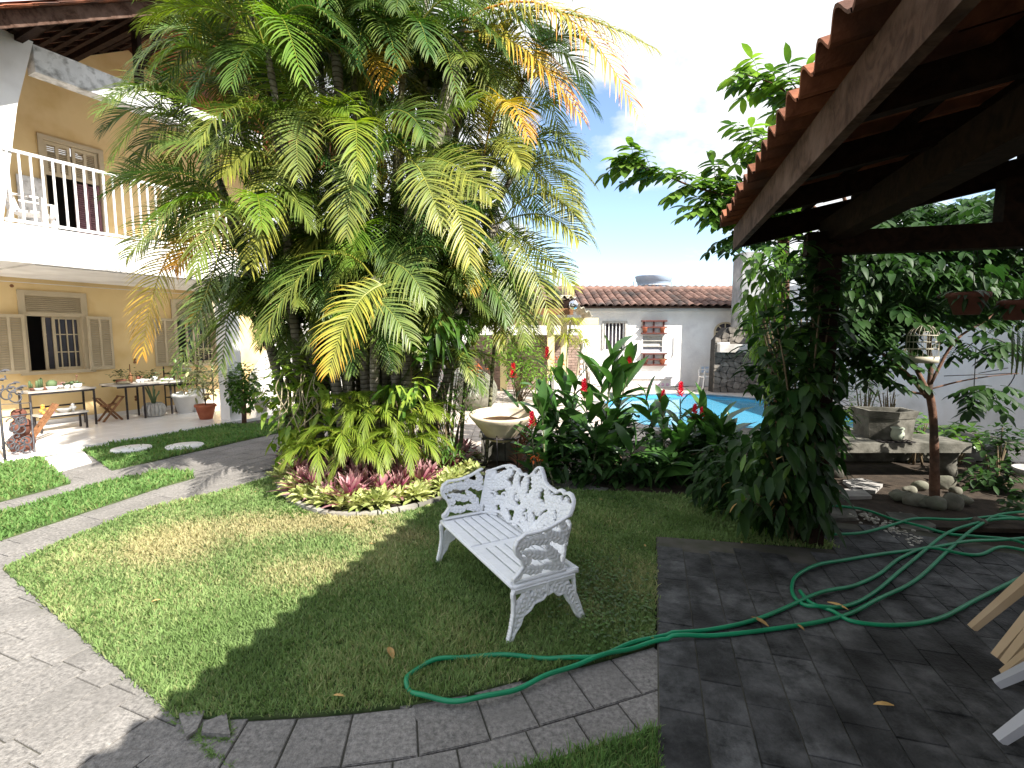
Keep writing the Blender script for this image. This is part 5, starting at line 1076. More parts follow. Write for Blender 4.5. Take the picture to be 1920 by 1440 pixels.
# tall palm leaning right with the orange tipped fronds
cr = D(868, 55, 6.3)
fr = [hero((868, 40), (1060, -90), (1195, 215), 5.6, .60, 1.1, 'frond_pale', (.6, .3, 0), (0, -.6, .8), 1.0, 44, .02, .35, 3),
      hero((872, 45), (1010, -30), (1225, 90), 5.9, .62, .5, 'frond_pale', (.3, .2, 0), (0, -.4, .9), 1.2, 46, .026, .35, 4),
      hero((872, 60), (980, 40), (1085, 215), 5.9, .55, .85, 'frond_pale', (.3, .1, 0), (.3, -.6, .6), .9, 44, .025, .4, 5),
      hero((870, 50), (960, -120), (1130, -20), 6.3, .6, .05, 'frond', (0, 0, 0), (0, -.4, .8), 1.0, 44, .024, .2, 6),
      hero((866, 50), (800, -60), (740, 60), 6.1, .5, .1, 'frond', (.2, .2, 0), (0, -.4, .8), .8, 40, .024, .2, 7),
      hero((868, 60), (920, 90), (960, 240), 6.0, .5, .2, 'frond', (.3, .1, 0), (.3, -.7, .5), .7, 42, .024, .2, 8),
      hero((872, 45), (1000, -110), (1190, -40), 6.6, .6, .1, 'frond_pale', (0, 0, 0), (0, -.4, .9), 1.2, 44, .024, .3, 9)]
palm('tall ringed palm leaning right with orange tipped fronds against the sky', near(752, 6.8), cr, .085, .07, fr, bow=(-.12, 0, -.3))
# cut grey trunk at the front, sawn off at the top
t = T('palm_stump', 'tall grey palm trunk sawn off flat in the front of the clump', 'palm trunk', (near(640, 5.9)))
P = [D(650, 860, 5.9), D(636, 760, 5.85), D(626, 690, 5.8), D(620, 600, 5.8), D(618, 500, 5.8), D(620, 421, 5.8)]; m = MB(); tube(m, smooth(P, 5), .062, 12); m.build('trunk', 'trunk', t, smooth=True)
PAL = [  # label, base px/Y, crown px, hero fronds, random fronds
 ('areca palm with bright yellow green fronds at the top of the clump', (662, 6.6), (634, 105, 6.0), [hero((636, 90), (700, 60), (722, 160), 5.6, .40, .8, 'frond', seed=11), hero((636, 95), (580, 10), (560, -30), 5.7, .45, .05, 'frond_bright', up=(0, -.4, .9), seed=12), hero((636, 95), (650, 0), (668, -60), 5.8, .42, .1, 'frond_bright', up=(0, -1, .2), seed=13, droop=.2), hero((636, 95), (700, 20), (760, 60), 5.7, .42, .1, 'frond_bright', seed=14), hero((634, 100), (590, 50), (548, 90), 5.6, .42, .12, 'frond_bright', seed=15)], 5),
 ('areca palm whose pale front frond hangs in the middle left', (600, 6.5), (572, 250, 5.8), [hero((590, 215), (545, 190), (560, 330), 5.0, .40, .2, 'frond_pale', seed=21), hero((575, 240), (530, 120), (482, 60), 5.4, .45, .05, 'frond_bright', up=(0, -1, .3), seed=22, droop=.3), hero((575, 240), (620, 180), (655, 210), 5.3, .40, .08, 'frond_bright', seed=23), hero((570, 240), (510, 180), (470, 200), 5.3, .42, .05, 'frond_bright', seed=24)], 4),
 ('areca palm with yellow edged frond hanging at the left front', (575, 6.4), (528, 310, 5.6), [hero((545, 300), (505, 325), (472, 500), 4.9, .44, .55, 'frond_pale', seed=31), hero((530, 310), (470, 250), (420, 330), 5.0, .40, .4, 'frond', seed=32), hero((530, 300), (420, 190), (250, 165), 5.3, .48, .08, 'frond_bright', up=(0, -.5, .8), seed=33, droop=.5), hero((520, 300), (400, 250), (300, 270), 5.2, .44, .1, 'frond', seed=34)], 4),
 ('areca palm with striped pale frond hanging in the centre', (690, 6.4), (668, 285, 5.7), [hero((680, 280), (662, 290), (650, 440), 4.9, .38, .25, 'frond_pale', seed=41), hero((668, 285), (700, 180), (742, 150), 5.4, .42, .0, 'frond', seed=42), hero((690, 230), (760, 170), (800, 260), 5.2, .40, .05, 'frond', seed=43), hero((668, 285), (620, 210), (598, 220), 5.2, .36, .2, 'frond', seed=44)], 4),
 ('areca palm with two yellowing fronds reaching right', (735, 6.4), (775, 300, 5.7), [hero((765, 300), (790, 300), (828, 420), 4.9, .38, .3, 'frond_pale', seed=51), hero((775, 310), (855, 325), (882, 490), 4.9, .42, .6, 'frond_pale', seed=52), hero((775, 300), (850, 280), (920, 370), 5.1, .40, .35, 'frond', seed=53), hero((775, 300), (820, 200), (890, 190), 5.4, .42, .1, 'frond_bright', seed=54)], 4),
 ('areca palm with the large orange tipped frond at the lower front', (705, 6.2), (705, 520, 5.2), [hero((735, 530), (655, 535), (618, 695), 4.5, .36, .62, 'frond_pale', seed=61, tipy=.5), hero((640, 575), (690, 500), (770, 640), 4.7, .36, .12, 'frond_pale', seed=62), hero((700, 520), (740, 450), (800, 560), 4.9, .38, .1, 'frond_pale', seed=63), hero((690, 600), (720, 590), (735, 690), 5.0, .26, .02, 'frond', seed=64), hero((690, 600), (650, 620), (660, 700), 5.1, .26, .02, 'frond', seed=65)], 3),
 ('areca palm with the golden frond hanging before the yellow wall', (560, 6.6), (430, 400, 6.0), [hero((400, 420), (290, 430), (268, 660), 5.6, .44, .72, 'frond_pale', seed=71), hero((430, 400), (330, 360), (240, 480), 5.6, .48, .3, 'frond', seed=72), hero((430, 400), (330, 300), (215, 330), 5.7, .48, .12, 'frond', seed=73), hero((430, 405), (420, 470), (330, 700), 5.5, .42, .08, 'frond_pale', seed=74), hero((440, 410), (440, 500), (415, 690), 5.6, .42, .05, 'frond_pale', seed=75), hero((430, 400), (370, 440), (330, 500), 5.5, .42, .85, 'frond', seed=76)], 4),
 ('areca palm with dark feathery fronds at the upper left', (600, 7.0), (430, 150, 6.4), [hero((440, 150), (320, 0), (240, 150), 6.0, .5, .05, 'frond', up=(0, -.5, .8), seed=81, droop=.8), hero((430, 160), (300, 110), (185, 210), 6.0, .46, .1, 'frond', seed=82), hero((430, 150), (360, 20), (290, 60), 6.2, .46, .05, 'frond', seed=83), hero((430, 160), (420, 60), (400, 0), 6.2, .46, .05, 'frond', up=(0, -1, .3), seed=84)], 5),
 ('areca palm with yellow fronds at the right side of the clump', (790, 6.6), (905, 290, 6.2), [hero((915, 262), (950, 245), (978, 310), 5.6, .32, .5, 'frond_pale', seed=91), hero((905, 290), (1000, 230), (1085, 290), 5.9, .44, .1, 'frond', seed=92), hero((905, 300), (1010, 290), (1075, 400), 5.9, .44, .45, 'frond', seed=93), hero((905, 300), (960, 200), (1040, 190), 6.1, .42, .05, 'frond', seed=94)], 4),
 ('areca palm with orange tipped fronds drooping before the tiled roof', (800, 6.5), (930, 420, 6.1), [hero((930, 420), (1030, 370), (1085, 450), 5.8, .44, .5, 'frond', seed=101), hero((930, 430), (990, 430), (1035, 610), 5.7, .42, .40, 'frond', seed=102), hero((925, 430), (960, 470), (985, 640), 5.7, .40, .2, 'frond', seed=103), hero((930, 430), (1010, 450), (1075, 540), 5.9, .38, .45, 'frond', seed=104)], 4),
]
for lb, (bpx, bY), (cx, cy, cY), hs_, nr in PAL:
    c = D(cx, cy, cY); b = near(bpx, bY); fr = list(hs_)+fan(c, nr, 1.25, g6, yel=.15)
    palm(lb, b, c, .062, .045, fr, bow=((c.x-b.x)*-.15, 0, .0))
FILL = [(470, 30, 6.9), (560, 20, 7.0), (720, 20, 7.1), (800, 130, 6.8), (380, 260, 6.9), (480, 430, 6.3), (520, 200, 6.9), (690, 150, 7.0), (860, 180, 7.1), (640, 380, 6.6), (740, 420, 6.5), (840, 400, 6.8), (880, 520, 6.6), (560, 480, 6.5), (960, 330, 7.2), (450, 560, 6.8), (820, 560, 6.4), (620, 560, 7.0), (980, 150, 7.2), (940, 560, 6.9), (760, 230, 7.4), (900, 60, 7.4), (600, 110, 7.5), (660, 30, 6.4), (500, 90, 6.4), (760, 90, 6.3), (700, 100, 6.5), (600, 540, 6.2), (680, 600, 6.2), (760, 530, 6.1), (540, 570, 6.3), (820, 480, 6.3), (700, 470, 6.2), (650, 480, 6.4)]
for k, (x, y, Yc) in enumerate(FILL):
    Yc -= .9 if x < 620 and y < 460 else .3
    c = D(x, y, Yc); b = near(600+(x-380)*.3+g6.uniform(-15, 15), 6.9+g6.uniform(0, .9))
    palm('slender inner palm, crown %s, %s, %s' % (['at the very top', 'near the top', 'in the upper half', 'at mid height', 'below the middle', 'low down'][int(np.searchsorted([60, 140, 280, 420, 530], y))], ['at the far left', 'on the left', 'left of centre', 'in the centre', 'right of centre', 'on the right', 'at the far right'][int(np.searchsorted([460, 510, 590, 670, 750, 850], x))], 'toward the back' if Yc > 6.85 else 'toward the front'), b, c, .05, .036, fan(c, 12, 1.25 if y < 460 else .95, g6, yel=.10, mat_w=(('frond', .8), ('frond_pale', .08), ('frond_bright', .12))), group='slender palms inside the clump', mt='trunk_green' if k % 2 else 'trunk', bow=((c.x-b.x)*-.2, 0, 0))
# low right: fine leaved fronds
LOW = [(880, 610, 6.3), (930, 600, 6.5), (850, 690, 6.2), (545, 620, 6.4), (780, 620, 6.1)]
for k, (x, y, Yc) in enumerate(LOW):
    c = D(x, y, Yc); palm(['small areca palm low at the right behind the bowl', 'small areca palm beside the yellow porch view', 'small drooping palm left of the bowl', 'small palm behind the broad leaved climber', 'small dark palm between the trunks'][k], near(x-20, Yc), c, .03, .02, fan(c, 9, .8, g6, yel=.12, ll=.27, npair=34), mt='trunk_green')
# bright young palms at the foot
YNG = [(640, 820, 5.35), (700, 780, 5.5), (745, 800, 5.5), (600, 850, 5.3), (680, 850, 5.2), (790, 780, 5.7), (655, 760, 5.6), (720, 835, 5.3), (770, 835, 5.4)]
for k, (x, y, Yc) in enumerate(YNG):
    c = D(x, y, Yc); b = Vector((c.x, Yc+.1, 0)); fr = []
    for i in range(9):
        a = i*2*PI/9+g6.uniform(-.3, .3); h = Vector((math.cos(a), math.sin(a), 0)); L = g6.uniform(.34, .56)
        fr.append((frond(c, c+h*L*.5+Vector((0, 0, L*.55)), c+h*L+Vector((0, 0, L*g6.uniform(-.55, .3))), 20, .22, .012, .10, .15, g6, droop=.5, start=.2), 'frond_bright'))
    palm(['bright young palm in the middle of the clump foot', 'bright young palm right of the sawn trunk', 'bright young palm at the centre right of the clump foot', 'bright young palm low at the left over the rosettes', 'lowest bright young palm over the pink rosettes', 'bright young palm at the right under the broad leaves', 'bright young palm standing highest at the clump foot', 'bright young palm over the middle of the flower bed', 'bright young palm over the right part of the flower bed'][k], b, c, .018, .012, fr, mt='trunk_green')
# green stems in the shade of the clump
for k, (x, Yb, top) in enumerate(((655, 6.4, 560), (668, 6.6, 540), (700, 6.5, 560), (716, 6.3, 590), (738, 6.7, 550), (752, 6.2, 600))):
    t = T('bare_palm', 'bare grey green palm stem in the shade of the clump', 'palm stem', near(x, Yb), 'bare stems in the shade'); m = MB(); tube(m, smooth([near(x, Yb), D(x+g6.uniform(-6, 6), 700, Yb), D(x+g6.uniform(-12, 12), top, Yb)], 5), .04, 9); m.build('trunk', 'trunk_green', t, smooth=True)
# foreground trunks seen between the fronds
for k, (pts, r, lb) in enumerate((([(650, 860), (652, 700), (655, 560), (652, 440), (645, 300), (633, 150), (628, 95)], .052, 'slim ringed trunk rising in the middle to the yellow crown'), ([(756, 850), (764, 700), (768, 560), (784, 430), (805, 330), (832, 205), (862, 90)], .075, 'thick ringed trunk curving up to the right'), ([(560, 860), (556, 700), (540, 560), (530, 430), (524, 200), (518, 20)], .04, 'thin pale trunk at the left of the clump'), ([(790, 700), (775, 500), (766, 300), (790, 60), (806, -20)], .035, 'thin leaning stem against the white sky'))):
    Yq = (6.0, 6.1, 6.5, 7.2)[k]; m = MB(); tube(m, smooth([D(x, y, Yq) if i else Vector((D(x, y, Yq).x, Yq, 0)) for i, (x, y) in enumerate(pts)], 5), r, 10); thingmesh(m, 'bare_palm', 'trunk', lb, 'palm trunk', near(pts[0][0], Yq), smooth=True)
# ---------------------------------------------------------------- climbers and broad leaves in the clump
def mass(name, label, cat, vols, mt, L, W, zlo=-.8, zhi=.3, droop=.5, prof='lance', out=None, group=None, stems=8, base=None, seed=0, tipv=0, big=0, fold=.25):
    """a leafy plant: 'big' nearest leaves are pieces of their own, the rest one part"""
    g = np.random.default_rng(seed+77); P = np.concatenate([vol(*v, g=g) for v in vols]); n = len(P); cen = P.mean(0)
    Dd = rdir(n, zlo, zhi, g)+(P-cen)/(np.abs(P-cen).max()+1e-6)*1.1
    if out is not None: Dd = Dd+np.array(out)
    b = base if base is not None else Vector((cen[0], cen[1], 0)); t = T(name, label, cat, b, group)
    Lr = g.uniform(.55, 1.3, n)*L; Wr = g.uniform(.8, 1.2, n)*W; dr = g.uniform(.3, 1.3, n)*droop; rn = g.uniform(0, 1, n)
    order = np.argsort(P[:, 1]-P[:, 2]*.0); k = order[:big]; r = order[big:]
    for i in k: m = MB(); leaves(m, P[i:i+1], Dd[i:i+1], (0, 0, 1), Lr[i], Wr[i], dr[i], fold, prof, rnd=rn[i:i+1], tip=tipv); m.build('leaf', mt, t)
    if len(r): m = MB(); leaves(m, P[r], Dd[r], (0, 0, 1), Lr[r], Wr[r], dr[r], fold, prof, rnd=rn[r], tip=tipv); m.build('foliage', mt, t, kind='stuff')
    if stems:
        m = MB()
        for i in g.choice(n, min(stems, n), False): q = Vector(P[i]); tube(m, bez((b.x+g.normal(0, .06), b.y+g.normal(0, .06), .0), ((b.x+q.x)/2, (b.y+q.y)/2, q.z*.7), q, 8), np.linspace(.014, .005, 8), 5)
        m.build('stem', 'twig', t)
    return t
mass('climbing_plant', 'broad leaved variegated climber sprawling left of the sawn trunk', 'climber', [(560, 690, 5.8, 62, 38, .3, 120), (520, 740, 5.9, 45, 45, .3, 60), (590, 760, 5.7, 45, 60, .25, 60), (545, 820, 5.8, 40, 40, .3, 45)], 'leaf_pothos', .17, .075, prof='heart', seed=1, big=120, base=near(580, 5.9), droop=.6)
mass('climbing_plant', 'darker leafy undergrowth at the left foot of the palm clump', 'undergrowth', [(560, 760, 6.2, 60, 80, .3, 300), (575, 850, 6.0, 55, 40, .3, 220), (530, 660, 6.4, 40, 50, .3, 120)], 'leaf_mid', .13, .035, seed=2, big=60, base=near(570, 6.2))
m = MB()
for i in range(16):
    p = D(540+g6.uniform(-20, 60), 700+g6.uniform(-10, 40), 5.65); tube(m, smooth([p, p+Vector((g6.uniform(-.1, .1), -.05, -.2)), p+Vector((g6.uniform(-.15, .1), -.05, -g6.uniform(.3, .55)))], 4), .006, 5)
m.build('aerial_roots', 'root_tan', bpy.data.objects['climbing_plant'])
mass('bird_nest_plant', 'strap leaved plant with long pale drooping leaves high on the right trunks', 'epiphyte', [(835, 610, 5.5, 38, 30, .2, 60)], 'leaf_mid', .34, .045, -1.4, .2, 1.2, 'strap', seed=3, big=60, base=near(820, 5.6), stems=0, out=(.35, -.3, -.2))
mass('bird_nest_plant', 'rounded green leaves growing on the trunks above the young palms', 'epiphyte', [(775, 640, 5.4, 42, 50, .2, 40), (740, 740, 5.5, 60, 25, .2, 36)], 'leaf_mid', .20, .085, seed=4, prof='oval', big=76, base=near(770, 5.6), stems=4)
mass('bird_nest_plant', 'pale yellow strap leaves hanging over the bright young palms', 'epiphyte', [(770, 730, 5.2, 50, 22, .15, 26)], 'leaf_pothos', .24, .045, -1.2, .2, 1.1, 'strap', seed=5, big=26, base=near(765, 5.4), stems=0)
mass('fern_bush', 'fine dark feathery undergrowth at the right foot of the palm clump', 'undergrowth', [(850, 740, 6.1, 50, 60, .3, 420), (820, 840, 5.9, 50, 35, .3, 260), (880, 700, 6.4, 40, 40, .3, 240)], 'leaf_mid', .10, .016, seed=6, base=near(840, 6.1), stems=20)
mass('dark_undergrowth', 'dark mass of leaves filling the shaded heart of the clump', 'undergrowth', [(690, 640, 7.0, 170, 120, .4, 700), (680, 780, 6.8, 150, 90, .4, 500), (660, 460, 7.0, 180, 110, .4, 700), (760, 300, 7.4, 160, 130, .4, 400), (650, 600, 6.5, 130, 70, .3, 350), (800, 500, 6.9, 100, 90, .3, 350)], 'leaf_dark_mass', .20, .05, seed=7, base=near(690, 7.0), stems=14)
mass('small_weeds', 'low weedy undergrowth behind the pink rosettes', 'undergrowth', [(790, 850, 5.9, 70, 20, .3, 160), (860, 850, 6.1, 30, 20, .2, 90)], 'leaf_mid', .09, .02, -.1, .8, .3, seed=8, base=near(800, 5.9), stems=10)
# ---------------------------------------------------------------- flower bed of rosettes with a brick edge
sheet('flower_bed_soil', BED, .03, 'soil', .08)
edge = resample([G(*p)[:2] for p in [(522, 890), (522, 912), (532, 930), (550, 947), (590, 964), (640, 973), (690, 971), (745, 963), (800, 951), (850, 932), (885, 915)]], .20)
kb = T('brick_edging', 'curved edging of grey bricks round the flower bed', 'edging', (edge[5].x, edge[5].y, 0))
for a, b in zip(edge, edge[1:]):
    d = (b-a); m = MB(); beam(m, a+d*.03+Vector((0, 0, .028)), b-d*.03+Vector((0, 0, .028+random.uniform(-.006, .006))), .055, .06); m.build('brick', 'concrete', kb)
def rosette(kind, n, L, W, seed):
    g = np.random.default_rng(seed); m = MB(); a = np.arange(n)*2.4; t = np.arange(n)/n; el = .25+1.15*t+g.normal(0, .08, n)
    Dd = np.column_stack([np.cos(a)*np.cos(el), np.sin(a)*np.cos(el), np.sin(el)]); P = np.column_stack([np.cos(a)*.008, np.sin(a)*.008, .01+t*.05])
    leaves(m, P, Dd, (0, 0, 1), L*(1-.35*t)*g.uniform(.85, 1.1, n), W, .12 if kind != 'y' else .3, .5, 'lance' if kind != 'y' else 'oval', rnd=g.uniform(0, 1, n), tip=.75 if kind == 'p' else .05, tipgain=-.75 if kind == 'p' else g.uniform(0, .5, n)); return m
RM = {}
for kd, n, L, W, mt in (('y', 17, .18, .055, 'rosette_yellow'), ('p', 24, .27, .036, 'rosette_pink'), ('d', 18, .20, .032, 'rosette_plum')):
    RM[kd] = [];
    for s in range(3): me = rosette(kd, n, L, W, s+9).mesh('foliage'); me.materials.append(M(mt)); RM[kd].append(me)
g7 = np.random.default_rng(5); placed = []
def put(kd, px, py, sc=1):
    zone = ['in the back', 'in the middle row', 'in the front row'][int(np.searchsorted([-28, -13], py-np.interp(px, [525, 560, 640, 700, 760, 830, 900], [905, 945, 965, 962, 952, 930, 905])))]+' '+['at the left tip', 'near the left end', 'left of the middle', 'just left of the middle', 'in the middle', 'just right of the middle', 'right of the middle', 'near the right end', 'at the right tip'][int(np.searchsorted([560, 600, 640, 680, 715, 755, 800, 850], px))]
    c = G(px, py); me = RM[kd][g7.integers(3)]; o = bpy.data.objects.new({'y': 'yellow_rosette', 'p': 'pink_rosette', 'd': 'plum_rosette'}[kd], me); COL.objects.link(o)
    o.location = (c.x, c.y, .03+g7.uniform(0, .03)); o.rotation_euler = (g7.normal(0, .15)-.12, g7.normal(0, .15), g7.uniform(0, 6.28)); s = sc*g7.uniform(.85, 1.2); o.scale = (s, s, s)
    o['label'] = {'y': 'pale yellow striped rosette %s of the bed' % zone, 'p': 'pink striped rosette %s of the bed' % zone, 'd': 'dull plum rosette %s of the bed' % zone}[kd]
    o['category'] = 'rosette plant'; o['group'] = {'y': 'yellow rosettes in the flower bed', 'p': 'pink rosettes in the flower bed', 'd': 'plum rosettes in the flower bed'}[kd]
    return o
for i in range(150):
    px = g7.uniform(528, 900); lo = np.interp(px, [525, 560, 640, 700, 760, 830, 900], [905, 945, 965, 962, 952, 930, 905]); py = lo-g7.uniform(0, 1)**1.3*55
    f = (lo-py)/55; put('y' if f < .75 else 'd', px, py, 1-.2*f)
for px, py in ((612, 925), (600, 915), (672, 918), (682, 935), (668, 945), (695, 910), (722, 915), (750, 925), (745, 940), (764, 920), (780, 905), (770, 900), (795, 898), (815, 880), (823, 888), (806, 890), (630, 945), (655, 955), (710, 945), (785, 925), (800, 915), (575, 930), (590, 935), (765, 905), (745, 890), (690, 890), (615, 900), (840, 880), (850, 890), (860, 875), (640, 905), (655, 895), (735, 900), (585, 900), (560, 905), (870, 868), (710, 895)): put('p', px, py, 1.25)
for i in range(45):
    px = g7.uniform(560, 880); put('d', px, np.interp(px, [560, 700, 880], [895, 885, 862])-g7.uniform(0, 25))
# ---------------------------------------------------------------- RED GINGER
GL = []
for s in range(4):
    m = MB(); leaves(m, [(0, 0, 0)], [(1, 0, .15)], (0, 0, 1), 1.0, [.30, .34, .27, .36][s], [.35, .6, .2, .8][s], .22, 'lance'); me = m.mesh('leaf', smooth=True); me.materials.append(M('leaf_ginger')); GL.append(me)
m = MB(); g8 = np.random.default_rng(21); n = 46; a = np.arange(n)*2.4; t = np.arange(n)/n
leaves(m, np.column_stack([np.cos(a)*.015, np.sin(a)*.015, t*.17]), np.column_stack([np.cos(a), np.sin(a), .5+t*1.4]), (0, 0, 1), .055*(1-.55*t), .024, .1, .4, 'oval', rnd=g8.uniform(0, 1, n)); FLW = m.mesh('flower'); FLW.materials.append(M('flower_red'))
def aim(p, d, s, roll=0):
    d = Vector(d).normalized(); y = Vector((0, 0, 1)).cross(d)
    y = y.normalized() if y.length > 1e-3 else Vector((0, 1, 0)); z = d.cross(y); q = Matrix(((d.x, y.x, z.x), (d.y, y.y, z.y), (d.z, y.z, z.z))) @ Matrix.Rotation(roll, 3, 'X')
    return Matrix.Translation(p) @ q.to_4x4() @ Matrix.Scale(s, 4)
def ginger(label, canes, group=None, leafL=.42, mat_=None):
    """canes: (foot point, tip point, leaf count, flower?)"""
    t = T('ginger_plant', label, 'ginger plant', (canes[0][0].x, canes[0][0].y, 0), group)
    for foot, tip, nl, fl in canes:
        mid = foot.lerp(tip, .55)+Vector((0, 0, .08)); P = bez((foot.x, foot.y, 0), mid, tip, 10); m = MB(); tube(m, P, np.linspace(.013, .006, 10), 6); m.build('stem', 'trunk_green', t)
        pl = g8.uniform(0, PI)
        for i in range(nl):
            u = .22+.78*i/(nl-1); k = u*9; j = min(int(k), 8); p = Vector(P[j]).lerp(Vector(P[j+1]), k-j); dn = (Vector(P[9])-Vector(P[4])).normalized()
            side = Vector((math.cos(pl), math.sin(pl), 0))*(1 if i % 2 else -1); el = .35+.9*u if i < nl-1 else 1.6
            d = side*math.cos(min(el, 1.2))+dn*math.sin(min(el, 1.2))+Vector(g8.normal(0, .12, 3)); L = leafL*(.8+.35*math.sin(u*PI))*g8.uniform(.85, 1.15)
            inst('leaf', GL[g8.integers(4)], t, aim(p, d, L, g8.normal(0, .4)))
        if fl: inst('flower', FLW, t, Matrix.Translation(Vector(P[9])+Vector((0, 0, .02))) @ Matrix.Scale(g8.uniform(.9, 1.25), 4))
    return t
def cane(px, py, Y, n=9, fl=0, dx=None):
    tp = D(px, py, Y); return (Vector((tp.x+g8.uniform(-.25, .25) if dx is None else tp.x+dx, Y+g8.uniform(-.1, .25), 0)), tp, n, fl)
ginger('tall ginger with the highest broad leaves pointing up before the barred window', [cane(1128, 700, 6.3, 10, 0, .05), cane(1150, 670, 6.2, 10, 0), cane(1175, 690, 6.4, 9)], leafL=.56)
ginger('ginger with upright green leaves left of the tallest one', [cane(1050, 700, 6.5, 10), cane(1080, 720, 6.3, 9), cane(1010, 735, 6.6, 9, 0)], leafL=.42)
ginger('ginger bearing a red flower over the patio at the left', [cane(962, 712, 6.5, 7, 1), cane(1026, 678, 6.8, 7, 1)], leafL=.32)
ginger('ginger bearing a single red flower before the plant rack', [cane(1180, 695, 6.3, 8, 1), cane(1210, 740, 6.2, 9)], leafL=.38)
ginger('ginger bearing the large bright red flower above the pool edge', [cane(1243, 760, 6.0, 8, 1), cane(1276, 748, 6.3, 8, 1)], leafL=.34)
ginger('ginger with long leaves arching right across the pool', [cane(1320, 770, 6.1, 8), cane(1350, 790, 5.9, 8)], leafL=.46)
ginger('ginger bearing twin dark red flowers at the right of the pool', [cane(1302, 790, 6.0, 8, 1), cane(1315, 795, 6.0, 7, 1)], leafL=.32)
ginger('low ginger with a bright red flower beside the cream bowl', [cane(997, 808, 5.6, 8, 1), cane(1020, 860, 5.5, 7)], leafL=.28)
LOWG = []
for i in range(38): px_ = g8.uniform(1000, 1390); LOWG.append(cane(px_, g8.uniform(745, 870) if px_ < 1180 else g8.uniform(812, 880), g8.uniform(5.6, 6.6), 9, i in (2, 9, 15)))
ginger('leafy ginger canes massed at the left of the hedge', LOWG[0:12]); ginger('leafy ginger canes massed at the middle of the hedge', LOWG[12:25]); ginger('leafy ginger canes massed at the right of the hedge by the vine', LOWG[25:])
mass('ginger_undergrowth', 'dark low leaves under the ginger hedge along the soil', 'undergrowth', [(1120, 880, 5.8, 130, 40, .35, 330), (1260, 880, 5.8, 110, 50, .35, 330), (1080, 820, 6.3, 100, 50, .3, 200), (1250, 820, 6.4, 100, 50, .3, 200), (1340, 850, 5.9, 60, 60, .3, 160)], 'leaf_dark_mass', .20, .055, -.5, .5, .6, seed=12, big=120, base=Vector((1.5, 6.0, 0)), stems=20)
mass('orange_flowers', 'small orange and red blossoms low at the left of the ginger', 'flowers', [(1005, 858, 5.5, 16, 8, .08, 26)], 'flower_orange', .05, .02, seed=13, base=near(1005, 5.5), stems=4)
t = T('dry_palm_frond', 'dry brown palm frond leaning behind the bowl stand', 'dry frond', near(975, 6.3)); frond(D(975, 905, 6.2), D(965, 850, 6.3), D(990, 800, 6.5), 26, .26, .012, 0, 0, np.random.default_rng(4), (0, -1, .3), .4).build('frond', 'dry_frond', t)
# ---------------------------------------------------------------- VINE ON THE POST, SMALL TREE, CANOPY
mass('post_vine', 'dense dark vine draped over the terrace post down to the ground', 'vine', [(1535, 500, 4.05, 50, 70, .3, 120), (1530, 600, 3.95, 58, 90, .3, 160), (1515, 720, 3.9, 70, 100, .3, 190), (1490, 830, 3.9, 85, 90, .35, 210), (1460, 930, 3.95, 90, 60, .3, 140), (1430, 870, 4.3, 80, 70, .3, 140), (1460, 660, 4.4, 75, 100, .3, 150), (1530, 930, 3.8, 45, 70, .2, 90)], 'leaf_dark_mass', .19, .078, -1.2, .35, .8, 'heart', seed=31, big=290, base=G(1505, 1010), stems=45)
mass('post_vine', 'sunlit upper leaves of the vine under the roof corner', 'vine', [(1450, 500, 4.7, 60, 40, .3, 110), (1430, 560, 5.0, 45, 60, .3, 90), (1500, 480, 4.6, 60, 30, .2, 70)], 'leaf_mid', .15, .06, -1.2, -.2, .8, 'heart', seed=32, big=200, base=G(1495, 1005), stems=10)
mass('post_vine', 'lighter young leaves scattered over the vine covered post', 'vine', [(1500, 700, 3.75, 70, 170, .1, 40), (1450, 880, 3.75, 80, 80, .1, 36)], 'leaf_mid', .12, .045, -1.0, .6, .7, 'lance', seed=36, big=76, base=G(1500, 1012), stems=10)
mass('post_vine', 'few dry tan leaves caught in the vine near the ground', 'vine', [(1430, 930, 3.8, 80, 60, .15, 8), (1500, 830, 3.7, 50, 120, .1, 4)], 'dead_leaf', .08, .025, -1.2, .2, .9, 'lance', seed=37, big=12, base=G(1490, 1012), stems=4)
mass('bamboo_shoots', 'bright yellow green narrow leaved shoots hanging in the sun left of the vine', 'bamboo', [(1415, 590, 7.0, 22, 30, .25, 110), (1435, 640, 6.8, 26, 30, .25, 110), (1455, 560, 6.9, 24, 30, .25, 60), (1480, 620, 6.6, 30, 50, .25, 90), (1450, 700, 6.5, 30, 40, .25, 90)], 'leaf_light', .26, .035, -1.5, -.1, .9, 'lance', seed=33, big=0, base=near(1450, 6.8), stems=14)
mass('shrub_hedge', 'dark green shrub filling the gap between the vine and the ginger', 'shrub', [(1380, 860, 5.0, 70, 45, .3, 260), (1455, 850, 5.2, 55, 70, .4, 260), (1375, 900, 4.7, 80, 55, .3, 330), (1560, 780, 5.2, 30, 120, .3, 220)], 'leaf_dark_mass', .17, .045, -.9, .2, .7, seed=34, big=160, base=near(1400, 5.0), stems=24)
mass('shrub_hedge', 'thin low leaves trailing at the terrace edge below the vine', 'shrub', [(1400, 950, 4.6, 70, 40, .25, 140), (1340, 930, 4.9, 40, 30, .2, 60), (1450, 985, 4.3, 60, 20, .15, 60)], 'leaf_mid', .11, .028, -.6, .4, .6, seed=35, base=near(1420, 4.6), stems=14)
